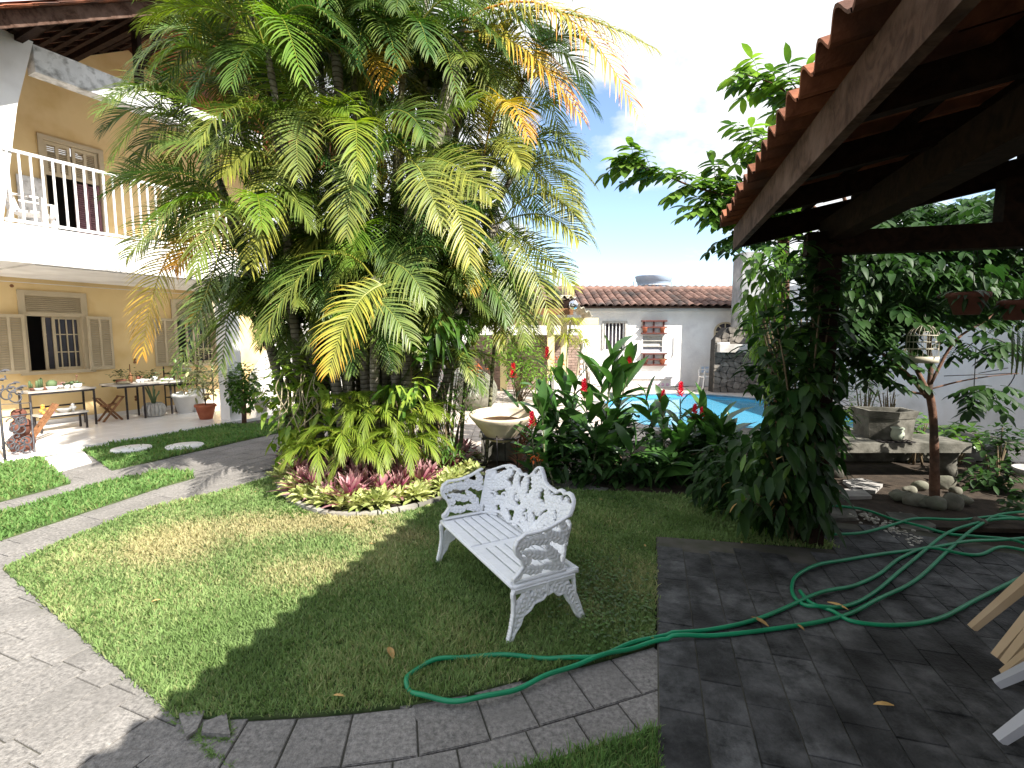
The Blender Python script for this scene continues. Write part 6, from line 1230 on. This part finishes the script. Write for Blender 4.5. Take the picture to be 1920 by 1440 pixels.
# small tree on the right
tb_ = G(1752, 945); st_ = T('small_tree', 'slender red brown tree forking low inside a ring of stones', 'tree', tb_)
Yt = tb_.y; TP = lambda x, y, dy=0: D(x, y, Yt+dy)
m = MB(); tube(m, smooth([tb_, TP(1752, 860), TP(1750, 790), TP(1745, 750), TP(1738, 730)], 5), [.046]*4+[.04]*4+[.036]*13, 10); tk_ = m.build('trunk', 'bark', st_, smooth=True)
for P, r in (([(1740, 735), (1722, 700), (1708, 670), (1700, 620), (1690, 560)], .026), ([(1742, 735), (1745, 690), (1742, 640), (1755, 580), (1770, 500)], .028), ([(1738, 745), (1700, 700), (1640, 650), (1600, 600), (1560, 560)], .022), ([(1745, 720), (1790, 640), (1850, 600), (1900, 560)], .016), ([(1742, 730), (1800, 715), (1860, 705), (1910, 700)], .010), ([(1738, 740), (1690, 730), (1650, 700), (1610, 690)], .014)):
    m = MB(); p = smooth([TP(x, y, .05*i) for i, (x, y) in enumerate(P)], 4); tube(m, p, np.linspace(r, r*.4, len(p)), 7); m.build('branch', 'bark', st_, smooth=True)
g9 = np.random.default_rng(91)
def pinnate(mb, p, d, n=5, L=.11, W=.045, g=g9, rn=None):
    """compound leaf: pairs of leaflets along a drooping stalk"""
    d = Vector(d).normalized(); Ls = n*L*.42; P1_ = p+d*Ls*.5+Vector((0, 0, .02)); P2_ = p+d*Ls+Vector((0, 0, -Ls*.35)); q = bez(p, P1_, P2_, n+1); tube(mb, q, .003, 4, False, rnd=.3)
    s = d.cross(Vector((0, 0, 1))).normalized(); PP = []; DD = []
    for i in range(1, n+1):
        for k in (-1, 1): PP.append(q[i]); DD.append(list(d*.45+s*k+Vector((0, 0, -.35+g.normal(0, .15)))))
    PP.append(q[n]); DD.append(list(d+Vector((0, 0, -.4)))); N = len(PP)
    leaves(mb, np.array(PP), np.array(DD), (0, 0, 1), L*g.uniform(.85, 1.15, N), W, .35, .2, 'oval', rnd=g.uniform(.2, 1, N) if rn is None else np.full(N, rn))
def crown(t, vols, mt, L=.12, W=.05, n=5, seed=0, ones=0, name='leaf_spray'):
    g = np.random.default_rng(seed); P = np.concatenate([vol(*v, g=g) for v in vols]); o = np.argsort(P[:, 1]); rest = MB()
    for c, i in enumerate(o):
        m = MB() if c < ones else rest; dd = rdir(1, -.5, .2, g)[0]; pinnate(m, Vector(P[i]), dd, n, L, W, g)
        if c < ones: m.build(name, mt, t)
    if rest.n: rest.build('crown', mt, t, kind='stuff')
crown(st_, [(1640, 620, Yt, 70, 50, .4, 34), (1700, 590, Yt, 70, 40, .4, 34), (1780, 560, Yt+.2, 90, 40, .4, 34), (1830, 740, Yt, 60, 14, .3, 5), (1865, 725, Yt, 50, 14, .3, 6), (1640, 690, Yt, 50, 30, .3, 14), (1880, 640, Yt, 40, 20, .3, 6), (1600, 650, Yt, 40, 70, .3, 20), (1810, 640, Yt+.3, 30, 20, .3, 5)], 'leaf_dark_mass', .15, .055, 4, 41, 150)
# large tree behind the terrace roof: its leafy shoots rise left of the eave
bt = T('tall_tree', 'tall tree behind the terrace roof with leafy shoots against the sky', 'tree', Vector((3.6, 6.6, 0)))
m = MB(); tube(m, smooth([(3.6, 6.6, 0), (3.6, 6.6, 1.6), (3.5, 6.5, 2.8), (3.3, 6.3, 3.4)], 5), .07, 9); m.build('trunk', 'bark', bt, smooth=True)
SH = [[(1600, 440), (1500, 400), (1400, 375), (1300, 350), (1230, 320), (1180, 300)], [(1600, 430), (1500, 370), (1450, 300), (1400, 260)], [(1600, 420), (1540, 260), (1470, 170), (1400, 140)], [(1600, 440), (1500, 420), (1400, 400), (1320, 395)], [(1600, 440), (1480, 420), (1380, 420), (1340, 330)], [(1600, 300), (1520, 200), (1480, 150)]]
g10 = np.random.default_rng(12)
for P in SH:
    Yb = 6.2; p = smooth([D(x, y, Yb-.05*i) for i, (x, y) in enumerate(P)], 6); m = MB(); tube(m, p, np.linspace(.022, .005, len(p)), 6); m.build('branch', 'bark', bt)
    k0 = int(len(p)*.25)
    for i in range(k0, len(p), 1):
        for s in range(2 if i % 2 else 1):
            m = MB(); d = (p[min(i+1, len(p)-1)]-p[max(i-1, 0)]).normalized(); a = g10.uniform(-1, 1); dd = d*.6+Vector((g10.uniform(-.9, .5), g10.uniform(-.6, .6), g10.uniform(-.3, .8))); pinnate(m, p[i], dd, int(g10.integers(3, 5)), .20, .085, g10); m.build('leaf_spray', 'leaf_light' if g10.random() < .6 else 'leaf_mid', bt)
crown(bt, [(1420, 380, 6.2, 80, 50, .4, 30), (1390, 350, 6.3, 60, 60, .3, 20), (1400, 440, 6.2, 50, 30, .3, 16), (1700, 430, 6.8, 120, 50, .6, 70), (1850, 420, 6.8, 120, 60, .6, 110), (1650, 520, 6.6, 110, 60, .6, 110), (1800, 530, 6.6, 120, 70, .6, 130), (1900, 560, 6.6, 60, 60, .5, 30), (1550, 480, 6.4, 60, 60, .4, 30), (1900, 480, 5.6, 60, 50, .4, 24), (1780, 395, 6.9, 160, 30, .5, 90), (1900, 380, 6.9, 60, 50, .5, 60), (1720, 440, 5.6, 160, 30, .3, 90), (1880, 420, 5.6, 70, 50, .3, 60)], 'leaf_dark_mass', .16, .062, 4, 43, 120)
mass('roof_vine', 'dark climbing leaves hanging along the tie beam under the roof', 'vine', [(1620, 480, 4.9, 90, 30, .2, 220), (1720, 510, 4.8, 90, 35, .2, 220), (1840, 530, 4.8, 90, 40, .2, 220), (1600, 570, 4.9, 60, 80, .3, 240), (1700, 570, 5.1, 80, 45, .3, 200)], 'leaf_dark_mass', .14, .055, -1.3, -.1, .8, 'heart', seed=44, big=60, base=Vector((4.6, 5.2, 0)), stems=0)
# plants along the white wall
mass('garden_shrub', 'bright heart leaved plant low at the white wall right of the tree', 'shrub', [(1800, 815, 6.6, 45, 25, .3, 80)], 'leaf_mid', .16, .10, -.4, .5, .5, 'heart', seed=51, big=60, base=near(1800, 6.6), stems=6)
mass('garden_shrub', 'leafy plant between the trough and the small tree', 'shrub', [(1722, 800, 6.6, 22, 25, .2, 40)], 'leaf_mid', .14, .07, -.4, .6, .5, 'heart', seed=52, big=40, base=near(1722, 6.6), stems=6)
mass('garden_shrub', 'pale wispy shrub against the white wall left of the trough', 'shrub', [(1620, 740, 7.6, 35, 50, .3, 420)], 'leaf_mid', .07, .02, -.2, .8, .3, seed=53, base=near(1620, 7.6), stems=20)
mass('garden_shrub', 'grey dry twiggy plant right of the wispy shrub', 'shrub', [(1665, 745, 7.6, 22, 40, .2, 160)], 'spiky_grey', .05, .014, -.2, .8, .3, seed=54, base=near(1665, 7.6), stems=24)
mass('garden_shrub', 'dark spreading shrub at the right below the white wall', 'shrub', [(1880, 830, 6.0, 50, 35, .3, 180), (1860, 900, 5.6, 60, 50, .3, 260), (1910, 950, 5.0, 40, 40, .3, 120)], 'leaf_dark_mass', .12, .05, -.5, .4, .6, seed=55, big=40, base=near(1880, 5.8), stems=14)
mass('garden_shrub', 'pale agave like plant beside the wispy shrub', 'shrub', [(1600, 790, 7.0, 22, 20, .2, 40)], 'leaf_light', .24, .05, -.1, 1.0, .6, 'strap', seed=56, big=40, base=near(1600, 7.0), stems=0)
# ---------------------------------------------------------------- PLANTS NEAR THE HOUSES
t = mass('round_bush', 'dense dark green clipped bush on a short trunk beside the column', 'bush', [(455, 730, 9.6, 34, 45, .4, 620), (452, 705, 9.6, 36, 25, .4, 240)], 'leaf_mid', .10, .06, -.6, .4, .5, 'oval', seed=61, base=near(458, 9.6), stems=0)
m = MB(); tube(m, [near(458, 9.6), D(458, 770, 9.6), D(455, 735, 9.6)], .045, 8); m.build('trunk', 'bark', t)
def potted(px, py, Y, r, h, mt, label, lmt, L, W, n, spread=(22, 25), up=30, cat='potted plant', prof='oval', droop=.4, z=0, zlo=-.4, zhi=.8, tall=None):
    c = D(px, py, Y); c.z = z; t = T('potted_plant', label, cat, c); m = MB(); lathe(m, [(r*.6, 0), (r*.95, h*.85), (r*1.06, h*.86), (r*1.06, h), (r*.9, h), (r*.86, h*.88), (0, h*.87)], c, 16); m.build('pot', mt, t)
    g = np.random.default_rng(px); k = Y/931; u = nrmz(g.normal(size=(n, 3)))*(g.uniform(0, 1, n)**.4)[:, None]; cc = np.array([c.x, c.y, c.z+h+up*k]); P = cc+u*np.array([spread[0]*k, spread[0]*k, spread[1]*k])
    m = MB(); leaves(m, P, rdir(n, zlo, zhi, g)+u*.8, (0, 0, 1), L*g.uniform(.7, 1.2, n), W, droop, .25, prof); m.build('foliage', lmt, t)
    m = MB()
    for i in range(6): q = P[i]; tube(m, bez((c.x, c.y, c.z+h*.85), (c.x, c.y, (c.z+h+q[2])/2), q, 5), .008, 5)
    m.build('stem', 'twig', t); return t
def gy(px, py): return G(px, py).y
Yv = gy(387, 790); potted(387, 790, Yv, .19, .30, 'terracotta', 'terracotta pot of white and green speckled croton on the veranda', 'leaf_variegated', .14, .05, 190, (32, 32), 40, z=.05)
Yv = gy(345, 782); potted(348, 775, Yv+.3, .24, .42, 'pot_white', 'large white pot with a leggy green plant by the veranda wall', 'leaf_light', .16, .06, 70, (34, 26), 40, z=.05)
potted(372, 770, Yv+.5, .16, .50, 'pot_white', 'white pot with tall cream flowered shrub behind the croton', 'leaf_variegated', .15, .06, 140, (30, 40), 48, z=.05)
potted(491, 776, 10.9, .17, .26, 'pot_grey', 'small grey pot with drooping dark leaves behind the bush', 'leaf_mid', .20, .10, 26, (18, 14), 14, z=.05)
potted(1233, 724, 16.2, .001, .01, 'pot_grey', 'small green tuft growing behind the ginger at the far ledge', 'leaf_mid', .12, .04, 8, (6, 4), 3) if 0 else None
# pot at the back with spiky grey plant and red flowers
cc = D(893, 742, 11.6); cc.z = 0; t = T('cactus_rock', 'large grey urn of spiky grey plants topped with orange red flowers', 'planter', cc); m = MB(); rock(m, (cc.x, cc.y, .40), (.52, .45, .50), 8, .1, 3); m.build('urn', 'rock', t, smooth=True)
g = np.random.default_rng(8); n = 260; u = nrmz(g.normal(size=(n, 3))); u[:, 2] = np.abs(u[:, 2]); P = np.array([cc.x-.15, cc.y-.2, .45])+u*np.array([.45, .35, .35]); m = MB(); leaves(m, P, u+np.array([0, 0, -.2]), (0, 0, 1), .24, .018, .3, .3, 'lance'); m.build('foliage', 'spiky_grey', t)
m = MB(); n = 90; P = np.array([cc.x-.02, cc.y-.35, .96])+g.normal(size=(n, 3))*np.array([.14, .08, .06]); leaves(m, P, rdir(n, -.5, .8, g), (0, 0, 1), .06, .05, .2, .3, 'oval'); m.build('flowers', 'flower_orange', t)
cc = D(815, 700, 10.5); t = T('flower_bush', 'small red flowers seen between the palm stems', 'flowers', (cc.x, cc.y, 0)); m = MB(); n = 24; P = np.array(list(cc))+g.normal(size=(n, 3))*np.array([.10, .08, .1]); leaves(m, P, rdir(n, -.5, .8, g), (0, 0, 1), .07, .05, .2, .3, 'oval'); m.build('flowers', 'flower_red', t); m = MB(); tube(m, [(cc.x, cc.y, 0), cc], .012, 5); m.build('stem', 'twig', t)
mass('porch_plants', 'tangle of pale green shrubs before the brick wall of the porch', 'shrub', [(975, 660, 13.0, 45, 45, .5, 620), (1000, 700, 12.6, 60, 30, .5, 300), (930, 650, 12.6, 40, 40, .4, 250)], 'leaf_light', .16, .05, -.5, .8, .5, seed=71, base=near(975, 13.0), stems=24)
t = T('screw_pine', 'slim curved dracaena with rosettes of narrow yellow leaves by the porch', 'dracaena', near(1070, 13.2)); m = MB(); tube(m, smooth([near(1062, 13.2), D(1064, 660, 13.2), D(1070, 600, 13.2)], 5), .03, 6); tube(m, smooth([near(1075, 13.2), D(1085, 680, 13.2), D(1092, 640, 13.2)], 5), .03, 6); m.build('trunk', 'root_tan', t)
for px, py in ((1070, 600), (1092, 640), (1080, 620), (1060, 630)):
    n = 40; c = D(px, py, 13.2); a = g.uniform(0, 6.28, n); m = MB(); leaves(m, np.tile(list(c), (n, 1)), np.column_stack([np.cos(a), np.sin(a), g.uniform(-.3, 1.2, n)]), (0, 0, 1), g.uniform(.35, .6, n), .03, .9, .3, 'lance', tip=.3); m.build('foliage', 'frond_bright', t)
mass('white_bush', 'whitish flowering bush beside the dracaena', 'bush', [(1098, 665, 13.6, 18, 28, .3, 220)], 'flower_white', .08, .03, -.3, .6, .3, seed=72, base=near(1098, 13.6), stems=12)
mass('porch_flowers', 'peach coloured flowers on the low white wall of the porch', 'flowers', [(1047, 678, 13.4, 14, 9, .15, 60)], 'flower_orange', .08, .05, -.3, .8, .3, seed=73, base=D(1047, 690, 13.4), stems=0)
# ---------------------------------------------------------------- VERANDA FURNITURE AND POTS
def ftable(name, label, a0, a1, n0, n1, zt, top_mt, legs, th=.03, frame=True, inset=.03):
    t = T(name, label, 'table', fp((a0+a1)/2, (n0+n1)/2, .05)); m = MB(); fbox(m, a0, a1, n0, n1, zt-th, zt); m.build('table_top', top_mt, t)
    for a, n in legs: m = MB(); fbox(m, a-.014, a+.014, n-.014, n+.014, .05, zt-th); m.build('leg', 'iron', t)
    if frame: m = MB(); [fbox(m, a0+inset, a1-inset, n, n+.02, zt-th-.035, zt-th-.001) for n in (n0+.02, n1-.04)]; m.build('frame', 'iron', t)
    return t
ta = ftable('plant_table', 'long low iron plant table with a white top under the shuttered window', 3.74, 4.72, -11.78, -11.30, .765, 'marble', [(3.77, -11.75), (3.77, -11.33), (4.69, -11.33), (4.69, -11.75)])
m = MB(); fbox(m, 3.77, 4.69, -11.76, -11.74, .42, .45); m.build('stretcher', 'iron', ta)
tl = ftable('low_table', 'small low bench table standing beneath the plant table', 3.76, 4.46, -11.32, -11.02, .37, 'marble', [(3.79, -11.29), (3.79, -11.05), (4.43, -11.05), (4.43, -11.29)])
tt = ftable('marble_table', 'grey marble topped table with thin dark legs crowded with bonsai', 5.0, 6.28, -11.85, -11.2, .775, 'marble', [(5.25, -11.4), (5.5, -11.26), (5.62, -11.75), (6.08, -11.38)], .035)
def on(px, n, z): a, _ = F(px, 700, n); return fp(a, n, z)
def cactus(label, px, n, z, r, h, mt, k, pm='pot_white', seed=0):
    c = on(px, n, z); t = T('cactus_pot', label, 'potted cactus', c); m = MB(); lathe(m, [(r*.7, 0), (r, h), (r*.85, h), (r*.8, h*.9), (0, h*.9)], c, 12); m.build('pot', pm, t)
    g = np.random.default_rng(seed+px); m = MB(); top = c+Vector((0, 0, h*.9))
    if k == 'col':
        for i in range(3): o = top+Vector((g.normal(0, r*.4), g.normal(0, r*.4), 0)); hh = g.uniform(.08, .18); tube(m, [o, o+Vector((0, 0, hh*.8)), o+Vector((0, 0, hh))], [.02, .02, .006], 7)
    elif k == 'ball': rock(m, top+Vector((0, 0, r*.6)), (r*.9, r*.9, r*.8), px, .08, 2)
    else:
        q = 26; a = g.uniform(0, 6.28, q); leaves(m, np.tile(list(top), (q, 1))+g.normal(0, r*.4, (q, 3))*[1, 1, .3], np.column_stack([np.cos(a)*.8, np.sin(a)*.8, g.uniform(.2, 1.3, q)]), (0, 0, 1), g.uniform(.06, .13, q), .025, .4, .3, 'lance')
    m.build('plant', mt, t); return t
for i, (px, k, pm, r, h, lb) in enumerate(((60, 'col', 'terracotta_dark', .06, .05, 'leftmost column cactus on the plant table'), (70, 'col', 'pot_grey', .07, .05, 'column cactus second from the left on the plant table'), (80, 'col', 'terracotta_dark', .06, .05, 'tall column cactus third on the plant table'), (95, 'ball', 'pot_white', .09, .06, 'round dark ball cactus in a white bowl on the plant table'), (112, 'leafy', 'pot_grey', .055, .07, 'reddish succulent in a grey pot on the plant table'), (123, 'leafy', 'pot_white', .05, .07, 'green succulent in a white pot on the plant table'), (132, 'ball', 'pot_white', .045, .07, 'small cactus in the second white pot on the plant table'), (144, 'leafy', 'pot_white', .07, .08, 'white pot at the right end of the plant table'))):
    cactus(lb, px, -11.52+.06*(i % 2), .766, r, h, 'leaf_cactus' if px != 112 else 'rosette_pink', k, pm, i)
m = MB(); c = on(141, -11.5, .766); tube(m, [c, c+Vector((0, 0, .12)), c+Vector((.02, 0, .2))], .006, 5); rock(m, c+Vector((.02, 0, .22)), (.02, .02, .03), 4, .1, 1); thingmesh(m, 'figurine', 'bark', 'thin dark little figurine at the back of the plant table', 'figurine', c)
for px, lb, mt, k in ((75, 'orange trinkets at the left end of the low table', 'orange_thing', 0), (91, 'pink cup with dry flowers on the low table', 'pot_pink', 1), (114, 'white oval dish on the low table', 'pot_white', 2), (131, 'small white figure on a dark stand on the low table', 'pot_white', 3)):
    c = on(px, -11.15, .371); m = MB()
    if k == 0: [rock(m, c+Vector((g.normal(0, .035), g.normal(0, .03), .03+.03*i)), (.035, .03, .03), i, .3, 1) for i in range(5)]
    elif k == 1: lathe(m, [(.035, 0), (.04, .08), (.03, .08), (0, .06)], c, 12)
    elif k == 2: lathe(m, [(.05, 0), (.10, .05), (.11, .07), (.09, .06), (0, .03)], c, 16)
    else: lathe(m, [(.03, 0), (.02, .03), (.05, .06), (.05, .09), (.02, .10), (.03, .13), (.0, .15)], c, 12)
    thingmesh(m, 'ornament', mt, lb, 'ornament', c)
for px, lb, k, pm, r, h, n_ in ((225, 'bonsai with a rounded leafy crown at the left of the marble table', 'leafy', 'terracotta_dark', .10, .08, 90), (262, 'dark pot with a spiky plant on the marble table', 'leafy', 'terracotta_dark', .07, .12, 30), (274, 'low green plant in the middle of the marble table', 'leafy', 'pot_grey', .09, .06, 60), (289, 'white pot with a spreading succulent on the marble table', 'leafy', 'pot_white', .06, .10, 60)):
    c = on(px, -11.55, .776); t = T('bonsai_pot', lb, 'potted plant', c); m = MB(); lathe(m, [(r*.7, 0), (r, h), (r*.85, h), (0, h*.9)], c, 12); m.build('pot', pm, t)
    m = MB(); q = n_; u = g.normal(size=(q, 3))*np.array([r*.8, r*.8, .05 if px != 225 else .06]); leaves(m, np.array(list(c+Vector((0, 0, h+(.10 if px == 225 else .04)))))+u, rdir(q, -.2, .9, g), (0, 0, 1), .06, .035, .3, .3, 'oval'); m.build('foliage', 'leaf_dark_mass' if px != 289 else 'leaf_cactus', t)
m = MB(); c = on(244, -11.5, .776); lathe(m, [(.03, 0), (.035, .1), (.03, .16), (.01, .2), (.008, .38), (.0, .38)], c, 10); thingmesh(m, 'bottle', 'wood_brown', 'tall dark necked bottle on the marble table', 'bottle', c)
m = MB(); c = on(232, -11.35, .776); fb = 0; rock(m, c+Vector((0, 0, .03)), (.12, .08, .035), 3, .2, 2); thingmesh(m, 'driftwood', 'root_tan', 'flat pale driftwood piece at the front of the marble table', 'driftwood', c)
for px, lb in ((258, 'small white cup at the front of the marble table'), (266, 'second small white cup behind the first one on the marble table')): c = on(px, -11.3 if px == 258 else -11.45, .776); m = MB(); lathe(m, [(.025, 0), (.04, .07), (.032, .07), (0, .05)], c, 12); thingmesh(m, 'cup', 'pot_white', lb, 'cup', c)
m = MB(); c = on(312, -11.5, .776); rock(m, c+Vector((0, 0, .025)), (.15, .1, .025), 3, .1, 2); thingmesh(m, 'tray', 'pot_white', 'flat white bundle at the right end of the marble table', 'tray', c)
# folding wooden stand
c = on(200, -11.55, .05); t = T('folding_stand', 'small folding wooden X shaped stool between the two tables', 'stool', c)
for n in (-.10, .10):
    for s in (-1, 1): m = MB(); beam(m, c+FU*(-.17*s)+FN*(n+s*.012), c+FU*(.20*s)+FN*(n+s*.012)+Vector((0, 0, .47)), .02, .035); m.build('leg', 'wood_brown', t)
for s in (-1, 1): m = MB(); q = c+FU*(.20*s)+Vector((0, 0, .47)); beam(m, q-FN*.13, q+FN*.13, .03, .02); m.build('crossbar', 'wood_brown', t)
m = MB(); beam(m, c+FU*-.12+Vector((0, 0, .30)), c+FU*.12+Vector((0, 0, .33)), .22, .015); m.build('seat', 'wood_brown', t)
c = on(284, -11.35, .05); t = T('ribbed_urn', 'round ribbed pale urn holding dry upright cactus stems under the marble table', 'urn', c); m = MB()
for i in range(18): a = i*2*PI/18; tube(m, [c+Vector((math.cos(a)*r_, math.sin(a)*r_, z_)) for r_, z_ in ((.09, .0), (.17, .06), (.20, .14), (.17, .22), (.12, .27))], .032, 6)
m.build('urn_body', 'pot_grey', t); m = MB()
for i in range(7): a = i*.9; tube(m, [c+Vector((0, 0, .2)), c+Vector((.05*math.cos(a), .05*math.sin(a), .40)), c+Vector((.13*math.cos(a), .10*math.sin(a), .50+.03*i))], .014, 6)
m.build('cactus_stem', 'leaf_cactus', t)
# shelf behind the column with white goods, red chair
t = T('shelf_unit', 'dark iron shelf with white goods half hidden behind the column', 'shelf', fp(6.35, -11.7, .05)); a0, a1 = 6.25, 7.1
for z in (.35, .62, .88): m = MB(); fbox(m, a0, a1, -11.95, -11.55, z, z+.02); m.build('shelf_board', 'iron', t)
for a, n in ((a0, -11.95), (a0, -11.57), (a1, -11.57)): m = MB(); fbox(m, a, a+.02, n, n+.02, .05, 1.05); m.build('upright', 'iron', t)
for k, (a, z) in enumerate(((6.5, .64), (6.6, .90), (6.45, .37))): m = MB(); rock(m, fp(a, -11.7, z+.06), (.12, .1, .06), k, .15, 2); thingmesh(m, 'white_bundle', 'pot_white', ['white bundle on the middle board of the iron shelf', 'white bundle on the top board of the iron shelf', 'white bundle on the bottom board of the iron shelf'][k], 'bundle', fp(a, -11.7, z))
# wrought iron gate panel at the left edge with things behind
gc = G(30, 862); gt = T('iron_gate', 'grey wrought iron gate panel with scrolls and leaves at the left edge', 'gate', gc); gx_ = (G(66, 855)-G(10, 866)); gx_.z = 0; gx_.normalize()
def gp(x, z): return G(10, 866)+gx_*x+Vector((0, 0, z))
W_ = (G(66, 855)-G(10, 866)).length
m = MB(); tube(m, [gp(0, .03), gp(W_, .03), gp(W_, .78), gp(0, .80), gp(0, .03)], .012, 6); tube(m, [gp(0, .62), gp(W_, .62)], .011, 6); tube(m, [gp(0, 0), gp(0, 1.25)], .016, 6); m.build('frame', 'iron_grey', gt)
gg = np.random.default_rng(3)
for i in range(14):
    x, z, r = gg.uniform(.05, W_-.05), gg.uniform(.1, .58), gg.uniform(.05, .10); m = MB(); a0 = gg.uniform(0, 6); s = gg.choice([-1, 1]); tube(m, [gp(x+r*(1-k/26)*math.cos(a0+s*k*.33), z+r*(1-k/26)*math.sin(a0+s*k*.33)) for k in range(22)], .010, 5); m.build('scroll', 'iron_grey', gt)
for x, z, r in ((.1, .92, .10), (.2, .88, .12), (.02, 1.05, .09), (.06, 1.18, .08), (.16, 1.0, .08), (.24, .95, .07)): m = MB(); tube(m, [gp(x+r*(1-k/30)*math.cos(1+k*.3), z+r*(1-k/30)*math.sin(1+k*.3)) for k in range(20)], .010, 5); leaves(m, [list(gp(x, z+r))], [(gx_.x, gx_.y, .3)], (0, -1, .3), .10, .04, .3, .3); m.build('scroll', 'iron_grey', gt)
c = gp(.12, 0)+Vector((-.25, .35, 0)); t = T('terracotta_jars', 'stack of dark terracotta jars behind the iron gate', 'jars', c); 
for k, (dx, z, r) in enumerate(((0, .0, .16), (.02, .28, .13), (.0, .5, .09))): m = MB(); lathe(m, [(r*.6, 0), (r, r), (r*.9, r*1.5), (r*.6, r*1.8), (0, r*1.8)], c+Vector((dx, 0, z)), 14); m.build('jar', 'terracotta_dark', t)
m = MB(); c = gp(-.08, .72)+Vector((-.2, .2, 0)); tube(m, [c, c+Vector((-.05, 0, .5))], .06, 8); thingmesh(m, 'red_cloth', 'red_cloth', 'strip of red cloth hanging behind the iron gate at the left edge', 'cloth', c)
c = G(45, 835); t = T('folded_chair', 'pale wooden folded chair leaning behind the iron gate', 'chair', c); 
for s in (0, .12): m = MB(); beam(m, c+FN*s, c+FN*s+FU*.42+Vector((0, 0, .62)), .03, .045); m.build('leg', 'wood_brown', t)
m = MB(); beam(m, c+FU*.2+Vector((0, 0, .3)), c+FU*.2+FN*.12+Vector((0, 0, .3)), .04, .03); m.build('seat', 'wood_brown', t)
# ---------------------------------------------------------------- fallen leaves and scraps
g11 = np.random.default_rng(8)
for i, (px, py, L) in enumerate(((738, 1250, .12), (625, 1320, .06), (1440, 1190, .12), (1490, 1184, .07), (1550, 1143, .12), (1130, 945, .05), (700, 1030, .05), (480, 930, .04), (285, 1142, .05), (1675, 1342, .09), (1210, 1035, .05), (1340, 1025, .05), (1390, 1030, .06))):
    c = G(px, py); z = .05 if (c.dot(RR) > .03 or px < 330) else .045; m = MB(); a = g11.uniform(0, 6.28); leaves(m, [(c.x, c.y, z)], [(math.cos(a), math.sin(a), .12)], (0, 0, 1), L, L*.3, .15, .5); thingmesh(m, 'fallen_leaf', 'dead_leaf', 'dry curled tan leaf lying '+('on the dark terrace' if c.dot(RR) > .03 else 'on the grass or pavers'), 'leaf', (c.x, c.y, z), 'fallen leaves on the terrace' if c.dot(RR) > .03 else 'fallen leaves on the lawn')

for nm, vols, mt, L, W, lb in (('clover_patch', [(1150, 1150, 2.9, 60, 30, .2, 0)], 'leaf_mid', .022, .018, 'patch of clover and weeds in the shaded lawn near the terrace'),):
    m = MB(); n = 900; x = rng.normal(.62, .22, n); y = rng.normal(3.15, .35, n); k = inpoly(x, y, lawn_main); x, y = x[k], y[k]; n = len(x)
    leaves(m, np.column_stack([x, y, rng.uniform(.03, .05, n)]), rdir(n, .0, .5), (0, 0, 1), .022, .02, .2, .2, 'oval'); m.build('clover', mt, kind='stuff', label=lb)
m = MB(); P = []
for px, py, s, q in ((525, 935, .14, 90), (545, 965, .12, 70), (1130, 930, .25, 120), (560, 955, .1, 50), (1190, 950, .3, 120), (1030, 935, .2, 60), (700, 985, .12, 40), (345, 1372, .03, 0), (420, 1385, .05, 0), (1000, 930, .2, 50)):
    c = G(px, py); P.append(np.column_stack([rng.normal(c.x, s, q), rng.normal(c.y, s*.6, q), np.full(q, .02)]))
P = np.concatenate(P); n = len(P); leaves(m, P, rdir(n, .3, 1.2), (0, 0, 1), rng.uniform(.05, .10, n), .012, .6, .2, 'lance'); m.build('weeds', 'leaf_mid', kind='stuff', label='tufts of longer weeds along the flower bed and in the lawn')

m = MB(); P = []
for x0, y0, x1, y1 in ((335, 1345, 372, 1395), (378, 1360, 375, 1385), (372, 1386, 432, 1384), (425, 1345, 433, 1385), (300, 1330, 440, 1440), (380, 1392, 400, 1420)):
    for k in range(60): t = rng.uniform(); c = G(x0+(x1-x0)*t+rng.normal(0, 3), y0+(y1-y0)*t+rng.normal(0, 3)); P.append((c.x, c.y, .0))
P = np.array(P); n = len(P); leaves(m, P, rdir(n, .3, 1.5), (0, 0, 1), rng.uniform(.02, .04, n), .005, .5, .2, 'blade'); m.build('joint_grass', 'grass', kind='stuff', label='grass creeping through the joints at the tip of the lawn')
